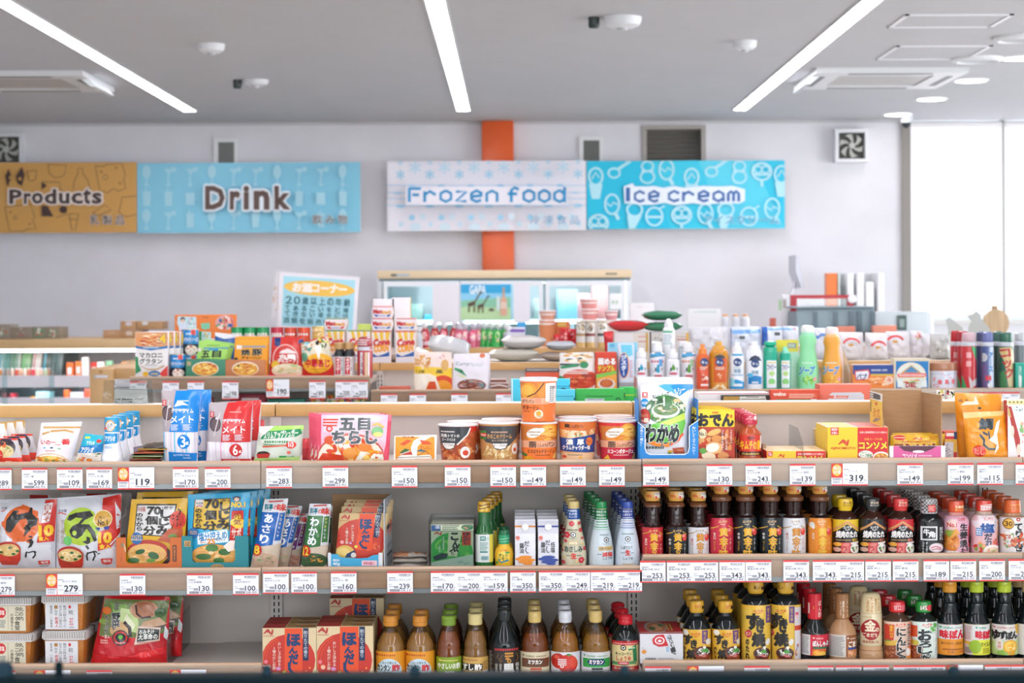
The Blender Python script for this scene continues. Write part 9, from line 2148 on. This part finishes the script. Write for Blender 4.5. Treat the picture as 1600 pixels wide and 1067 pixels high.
note('blank white sheet on the freezer door beyond the giraffe poster',800.5,442,826,503,'e0dde4',[])
note('small white notice on the last freezer door',950,459,969,484,'eceef0',[Q(955,468,965,476,1,'b8ccb8',3)],'notice','notice')
g_=random.Random(5)
for k,(x0,y0,x1,yb,cc,s)in enumerate(((923,450,948,500,'d87a74','red topped box of ice cream tubs'),(868,456,900,500,'7ab0cc','pale blue ice cream box'),(900,462,921,500,'c88a8a','pink ice cream box'),(925,510,955,545,'8aa8c0','grey blue frozen food box'),(858,510,895,545,'b8c8cc','pale grey frozen food box'),(832,470,844,500,'8a9a94','grey green frozen packet stack'),(640,478,658,500,'9ab0a4','grey green frozen food bag box'),(605,470,634,500,'b0c0b8','pale green frozen food box'),(660,495,672,500,'4ab8d8','bright blue frozen food box'))):
 cc_=Ctx((0,0,1),None,(x0+x1)/2,dF+.15,0.0)
 cc_.zb=cc_.raw(0,yb)[1]if False else(c.zb+vv(500 if yb==500 else 545))+.0008
 u_=cc_.c(x1,0)[0]
 tag(MB().bev(-u_,u_,0,.2,0,max(.03,cc_.c(0,y0)[1]),mat(cc,'satin'),b=.004).build('frozen_food_box',loc=cc_.loc()),s+' inside the freezer','frozen food')
 # ---------------------------------------------------------------- chilled case on the dairy side
dC=11.4
c=Ctx(E1,None,600,dC,0.0)
uu=lambda x:c.c(x,0)[0]
vv=lambda y:c.c(600,y)[1]
t=thing('chilled_case','open white chilled case with wooden top under the dairy sign','chilled case',c.loc())
XL_,XR_=uu(-400),uu(1760)
MB().bev(XL_,XR_,0,.85,vv(368),vv(268),nmat('case_wood','c8a878','d0b080',ns=4,rough=.35),b=.004).build('top_board',t)
MB().box(XL_,XR_,.75,.84,.1,vv(370),mat('e4e6ea','satin')).build('back_panel',t)
MB().box(XL_,XL_+.03,.02,.74,.1,vv(372),wmt).build('side_panel',t)
MB().box(XR_-.03,XR_,.02,.74,.1,vv(372),wmt).build('side_panel',t)
MB().box(XL_+.04,XR_-.04,.04,.1,vv(400),vv(374),emit('fdf8ff',7.0)).build('lamp',t)
for y in(700,930):
 MB().box(XL_+.04,XR_-.04,.07,.11,vv(y)-.032,vv(y)-.021,emit('fdf8ff',7.0)).build('lamp',t)  # extra tubes under the shelves, added to brighten the dark lower tiers
for y in(700,930,1250):
 MB().box(XL_+.03,XR_-.03,.06 if y<1000 else .0,.74,vv(y)-.02,vv(y),mat('eceaee','satin')).build('case_shelf',t)
 MB().box(XL_+.03,XR_-.03,.045,.0595,vv(y)-.04,vv(y)+.03,mat('e6e4ec','satin')).build('price_strip',t)
MB().box(XL_+.03,XR_-.03,-.05,.7,0,.35,wmt).build('base',t)
for x in(520,30):
 MB().box(uu(x)-.012,uu(x)+.012,.03,.7,vv(1250),vv(404),mat('dcecec','clear')).build('glass_divider',t)
zs=vv(700)+.0008
g_=random.Random(11)
cols=['dfe6ec','b8e0e4','8ad0dc','d8e4d8','9ac89a','e6e2e0','6a7a74','e8e4e8','e0d8d4','d0c8c8','e8e0dc','e0d4cc']
k=0
N_=['first','second','third','fourth','fifth','sixth','seventh','eighth','ninth','tenth','eleventh','twelfth','thirteenth','fourteenth','fifteenth']
for i in range(8):
 x=-330+i*112
 M=MB().bev(-.029,.029,0,.055,0,.15,mat(cols[i],'film'),b=.004)
 M.box(-.02,-.008,-.0008,-.0003,.03,.148,mat(('4ab8d8','5ac0c8','e8e8ec','5aa86a','8ad08a','d8a0a0')[i%6],'film'))
 o=M.build('milk_carton',loc=c.loc()+Vector((uu(x),.3,zs+.012)))
 o.rotation_euler=(-.12,.1,0)
 tag(o,'tall milk carton leaning in the chilled case, %s from the frame edge'%N_[i],'carton','cartons in the chilled case')
for i in range(13):
 x=-60+i*44
 cc=['d8863a','c8a0a0','d8b0a0','e0c0b0','c85a4c','d8a890','e0d0c0','c86a5a','d0404a','e0c8b0','d8b8a8','b8c8a8','d88a6a'][i]
 M=MB().lathe([(.009,0),(.0115,.004),(.0115,.055),(.008,.065)],mat(cc,'film'),14)
 M.lathe([(.0085,.0655),(.0085,.072)],mat('ece8ea','satin'),14)
 tag(M.build('yogurt_drink',loc=c.loc()+Vector((uu(x),.12,zs))),'small yogurt drink in the front row of the chilled case, %s in line'%N_[i],'yogurt drink','yogurt drinks')
for i in range(11):
 x=640+i*82
 cc=['e86a2c','e8843c','d8dcdc','c83a2c','e8e4e0','8ac8a0','e0b878','d8a060','8a7a4a','e8e6e8','7ab0a0'][i]
 hh=g_.uniform(.07,.14)
 M=MB().bev(-.021,.021,0,.05,0,hh,mat(cc,'film'),b=.006)
 M.box(-.012,.012,-.0008,-.0003,hh*.3,hh*.7,mat(cols[(i*5)%12],'film'))
 tag(M.build('cheese_pack',loc=c.loc()+Vector((uu(x),.2+.03*(i%2),zs))),'small dairy pack behind the glass divider of the chilled case, %s in line'%N_[i],'dairy pack','dairy packs')
for i,(x,w_,hh,cc,s)in enumerate(((400,.056,.06,'9ad0d4','pale teal box on the lower case shelf'),(275,.018,.03,'d8a03c','yellow tub on the lower case shelf'),(625,.016,.07,'d8622c','orange packet on the lower case shelf beyond the divider'),(735,.04,.055,'b8c0c8','grey wrapped pack on the lower case shelf'),(850,.02,.075,'cc5034','red orange packet on the lower case shelf'),(50,.014,.05,'c83a44','red packet on the lower case shelf near the frame edge'))):
 tag(MB().bev(-w_,w_,0,.1,0,hh,mat(cc,'film'),b=.004).build('dairy_box',loc=c.loc()+Vector((uu(x),.15,vv(930)+.0008))),s,'dairy box')
for i,(x0,y0,x1,cc,s)in enumerate(((-40,110,105,'8a8478','printed brown box with white picture at the frame edge'),(110,140,335,'857c70','long grey brown box beside the printed one'),(340,140,475,'7a8470','green tinted brown box'),(478,138,630,'8a8070','plain grey brown box at the end of the line'))):
 h=Ctx(E1,None,(x0+x1)/2,dC+.2,0.0)
 h.zb=vv(268)+.0006
 box('paper_box',s+' on the chilled case','box',E1,None,x0,y0,x1,.2,(cc,cc,'9a9284'),[FD((x0+x1)/2,(y0+260)/2,50,50,['c8ccc4','5a8a64','b8b0a4','b85a4a']if i!=1 else['a8a09a','94706c'],10,.4,261+i)],d=dC+.2,base=vv(268)+.0006)
bz=vv(268)+.0006
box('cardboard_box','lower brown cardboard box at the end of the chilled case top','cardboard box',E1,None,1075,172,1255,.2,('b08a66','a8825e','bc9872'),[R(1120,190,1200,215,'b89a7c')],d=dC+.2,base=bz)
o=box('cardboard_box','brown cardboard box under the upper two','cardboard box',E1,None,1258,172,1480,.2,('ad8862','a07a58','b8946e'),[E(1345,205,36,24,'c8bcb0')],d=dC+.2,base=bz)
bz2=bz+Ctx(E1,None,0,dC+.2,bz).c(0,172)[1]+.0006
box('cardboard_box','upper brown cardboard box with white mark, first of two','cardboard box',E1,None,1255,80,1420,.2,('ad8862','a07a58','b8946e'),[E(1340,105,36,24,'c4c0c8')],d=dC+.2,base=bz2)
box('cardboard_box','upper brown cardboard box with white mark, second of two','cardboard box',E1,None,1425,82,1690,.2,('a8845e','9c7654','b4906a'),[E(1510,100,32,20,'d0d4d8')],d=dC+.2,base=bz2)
# wooden end panel of a low display between
d=8.6
c=Ctx(E1,None,1050,d,0.0)
t=thing('bread_display','wooden display stand end panel with small white label beside the gratin boxes','display stand',c.loc())
uu=lambda x:c.c(x,0)[0]
vv=lambda y:c.c(1050,y)[1]
wp=nmat('stand_wood','c09a68','caa472',ns=4,rough=.45)
M=MB().bev(uu(930),uu(1172),0,.04,0,vv(572),wp,b=.003)
art(M,[R(978,638,1124,672,'8a8a8a'),R(982,642,1120,668,'e2e0e2'),Q(1010,650,1110,662,1,'a8a8ac',3),E(995,655,8,8,'5a5a60',10),E(1050,605,20,16,'a87a4c',10)],c.c,lambda u_,v_:0,kind='paper',base=.0006)
M.build('end_panel',t)
MB().bev(uu(930),uu(1172)+.4,.04,1.5,vv(572)-.05,vv(572)-.0,wp,b=.003).build('top_board',t)
MB().box(uu(1172)-.01,uu(1172)+.38,.3,1.45,0,vv(572)-.26,mat('b0a8a0','satin')).build('base',t)
MB().box(uu(1172)+.1,uu(1172)+.12,.3,1.45,vv(572)-.26,vv(572)-.05,mat('a8a09a','satin')).build('back_panel',t)
# ---------------------------------------------------------------- till side: counter, machine, screen, shelf unit
Z1=(1200,380,.1875)
dT=11.0
c=Ctx(Z1,None,600,dT,0.0)
uu=lambda x:c.c(x,0)[0]
vv=lambda y:c.c(600,y)[1]
cz=vv(800)
t=thing('till_counter','white till counter under the red framed screen','counter',(c.x0,dT,0))
MB().bev(uu(80),uu(1500),-.1,.6,cz-.04,cz,mat('e6e4e6','satin'),b=.006).build('counter_top',t)
MB().box(uu(100),uu(1480),-.06,.56,0,cz-.0405,mat('dcdade','satin')).build('counter_body',t)
t=thing('sneeze_guard','clear screen in a red metal frame on the till counter','screen',(c.x0,dT,cz))
M=MB()
rd=mat('b8303a','satin')
M.box(uu(187),uu(238),0,.04,0,vv(430)-cz,rd).box(uu(660),uu(712),0,.04,0,vv(430)-cz,rd).box(uu(238),uu(660),0,.04,vv(460)-cz,vv(430)-cz,rd)
M.build('frame',t)
MB().box(uu(238),uu(660),.018,.022,.002,vv(460)-cz,mat('f2f4f4','clear')).build('pane',t)
M=MB().lathe([(.02,-.012),(.026,0),(.02,.004)],mat('ece8ea','satin'),16)
o=M.build('bolt',t)
o.rotation_euler=(pi/2,0,0)
o.location=(uu(697),-.006,vv(464)-cz)
c2=Ctx(Z1,None,560,dT-.47,cz)
t=thing('shopping_basket','grey blue plastic crate on the till counter in front of the red frame','crate',c2.loc())
a0,a1,ht=c2.c(240,0)[0],c2.c(885,0)[0],c2.c(0,545)[1]
M=MB()
pl=mat('7a8e98','satin')
M.bev(a0,a1,-.0,.03,0,ht*.99,mat('8a9ea6','satin'),b=.006)
M.build('front_wall',t)
M=MB()
for s_ in(390,560,690,760,870):
 x=c2.c(s_,0)[0]
 M.box(x-.012,x+.012,-.012,-.0005,.01,ht*.9,mat('5f737d','satin'))
M.build('rib',t)
MB().bev(a0,a1,-.02,.42,ht*.99+.0004,ht*1.06,pl,b=.008).build('rim',t)
MB().box(a0+.01,a1-.01,.031,.4,0,ht*.9,mat('6e828c','satin')).build('body',t)
c3=Ctx(Z1,None,1130,dT+.05,cz)
t=thing('till_machine','pale grey till machine with small dark display beside the grey blue crate','till machine',c3.loc())
a0,a1,ht=c3.c(890,0)[0],c3.c(1335,0)[0],c3.c(0,575)[1]
MB().bev(a0,a1,0,.4,0,ht,mat('c0cace','satin'),b=.012).build('body',t)
MB().bev(a1+.0005,c3.c(1385,0)[0],.02,.4,0,ht*.98,mat('dfe0e6','satin'),b=.008).build('side_cover',t)
M=MB().bev(c3.c(1068,0)[0],c3.c(1150,0)[0],-.012,-.0005,c3.c(0,730)[1],c3.c(0,605)[1],mat('4a5c58','gloss'),b=.003)
M.build('display',t)
MB().box(c3.c(1090,0)[0],c3.c(1130,0)[0],-.0135,-.0122,c3.c(0,705)[1],c3.c(0,635)[1],mat('6e827c','gloss')).build('screen',t)
for x0,x1,y0,cc,s,nm in((570,725,695,'d8846c','salmon flat box lying on the till counter edge','flat_box'),(870,1070,690,'dc8c74','salmon flat box near the till machine','flat_box'),(915,1035,716,'3aa868','green pack under the salmon flat box near the till machine','wipes_pack'),(730,850,738,'3a4044','black case on the till counter','card_case')):
 q=Ctx(Z1,None,(x0+x1)/2,dT-.55,0)
 zz=q.raw(0,y0)[1]
 hw=q.c(x1,0)[0]
 zlow=cz
 tag(MB().bev(-hw,hw,-.0,.05,0,zz-cz,mat(cc,'satin'),b=.003).build(nm,loc=(q.x0,dT-(.55 if cc!='3aa868' else .495)-(.06 if cc=='3a4044' else 0),cz)),s,'box')
MB_=MB().box(uu(80),uu(1500),-.55,-.1005,0,cz-.0006,mat('dcdade','satin'))
tag(MB_.box(uu(80),uu(1500),-.56,-.1003,cz-.0205,cz,mat('e6e4e6','satin')).build('counter_front',loc=(c.x0,dT,0)),'white front part of the till counter','counter')
# monitor seen from its edge
c4=Ctx(Z1,None,250,dT+.4,cz)
t=thing('till_monitor','thin tilted pale monitor seen edge on above the red frame','monitor',c4.loc())
p0,p1,p2=c4.c(232,95),c4.c(255,95),c4.c(300,375)
M=MB().prism([c4.c(232,240),(p2[0]-.012,p2[1]),p2,p1,p0],0,.3,mat('c8ccd6','satin'))
M.build('screen',t)
M=MB().tube([(c4.c(215,0)[0],.15,0),(c4.c(215,0)[0],.15,c4.c(0,420)[1]),(c4.c(270,0)[0],.15,c4.c(0,300)[1])],.012,mat('d0d2d8','satin'))
M.build('arm',t)
# open shelf unit with orange post
c5=Ctx(Z1,None,720,13.3,0)
t=thing('goods_shelf','white open shelf unit with orange post near the window','shelf unit',c5.loc())
h0_,h1_=c5.c(0,560)[1],c5.c(0,252)[1]
a0,a1=c5.c(488,0)[0],c5.c(965,0)[0]
MB().box(a0,c5.c(575,0)[0],0,.1,0,h1_,mat('e87a3a','satin')).build('post',t)
MB().box(c5.c(578,0)[0],a1,.3,.33,0,h1_,mat('d8dcde','satin')).build('back_panel',t)
for x0,x1,cc in((582,600,'c8d4d0'),(662,712,'f0f0f2'),(740,800,'ecebee'),(815,880,'f2f2f4'),(915,968,'eeedf0')):
 MB().bev(c5.c(x0,0)[0],c5.c(x1,0)[0],.0,.28,h0_-.2,h1_-(.0 if x0!=815 else .06),mat(cc,'satin'),b=.004).build('panel',t)
MB().box(c5.c(800,0)[0],c5.c(815,0)[0],.1,.29,h0_-.1,h1_-.02,mat('8a9ca2','satin')).build('slot',t)
MB().box(c5.c(578,0)[0],a1,.0,.3,0,h0_-.21,mat('e4e4e8','satin')).build('base',t)
t=thing('leaflet_rack','slim white leaflet rack with green card beside the red frame','leaflet rack',(Ctx(Z1,None,140,dT-.02,0).x0,dT-.02,cz))
q=Ctx(Z1,None,140,dT-.02,cz)
MB().bev(q.c(115,0)[0],q.c(180,0)[0],0,.05,0,q.c(0,430)[1],mat('dcdce0','satin'),b=.004).build('rack',t)
MB().box(q.c(88,0)[0],q.c(114,0)[0],.01,.014,q.c(0,560)[1],q.c(0,470)[1],mat('b0d0a8','paper')).build('leaflet',t)
MB().box(q.c(122,0)[0],q.c(150,0)[0],-.003,-.0005,q.c(0,540)[1],q.c(0,465)[1],mat('a8a09c','paper')).build('leaflet',t)
q=Ctx(Z1,None,40,dT-.05,cz)
tag(MB().bev(q.c(18,0)[0],q.c(64,0)[0],0,.05,0,q.c(0,622)[1],mat('cc6a5a','paper'),b=.003).build('small_box',loc=q.loc()),'small red orange box at the end of the till counter','box')
tag(MB().bev(-.35,.024,-.1,.3,0,cz,mat('dcdade','satin'),b=.006).build('side_table',loc=(q.x0,dT+.02,0)),'white side table beside the till counter','table')
# display pieces near the window: two grey star stands and a round wooden board
d=9.0
zb_=W(1500,545,d).z
t=thing('window_table','low pale display table near the window','table',(W(1545,500,d).x,d,0))
MB().bev(-.32,.5,-.15,.3,zb_-.03,zb_,mat('c89a68','satin'),b=.005).build('table_top',t)
for x in(-.27,.45):
 for y in(-.1,.25):
  MB().box(x-.02,x+.02,y-.02,y+.02,0,zb_-.0305,mat('c89a68','satin')).build('leg',t)
def starstand(lab,z,pts,dd):
 q=Ctx(z,None,sum(p[0]for p in pts)/len(pts),dd,zb_)
 pp=[q.c(*p)for p in pts]
 mn=min(v for _,v in pp)
 pp=[(u_,v-mn)for u_,v in pp]
 M=MB()
 tri=geometry.tessellate_polygon([[Vector((u_,v,0))for u_,v in pp]])
 n=len(pp)
 M.add([(u_,0,v)for u_,v in pp]+[(u_+.01,.05,v)for u_,v in pp],[tuple(f)for f in tri]+[tuple(i+n for i in f[::-1])for f in tri]+[(i,(i+1)%n,(i+1)%n+n,i+n)for i in range(n)],mat('b4bab8','paper'))
 o=M.build('star_stand',loc=(q.x0,dd,zb_))
 return o,q
o,q=starstand('',E8,[(785,212),(830,195),(960,300),(1000,520),(800,520),(815,330)],9.0)
tag(o,'small grey card stand with red mark above the red spray cans','card stand')
o,q=starstand('',E8,[(1015,182),(1070,165),(1100,125),(1142,165),(1150,200),(1250,320),(1250,520),(1020,520),(1020,300),(1055,235)],9.02)
tag(o,'large grey star shaped card stand beside the round wooden board','card stand')
q=Ctx(E8,None,1310,9.1,zb_)
rr=q.c(1445,0)[0]
M=MB()
n=40
M.prism([(rr*cos(2*pi*k/n),rr*1.05*sin(2*pi*k/n))for k in range(n)],0,.02,nmat('round_board_wood','b49a78','cdb592',scale=(18,1,1),ns=3,rough=.5))
o=M.build('round_board',loc=(q.x0,9.1,zb_+q.c(0,95)[1]-rr*1.05))
tag(o,'round wooden board standing near the window','wooden board')
tag(MB().bev(-.012,.012,.021,.04,0,.2,mat('a88a64','satin'),b=.002).box(-.05,.05,-.02,.06,-.0,.0,mat('a88a64')).build('board_rest',loc=(q.x0,9.1,zb_)),'small wooden rest behind the round wooden board','stand')
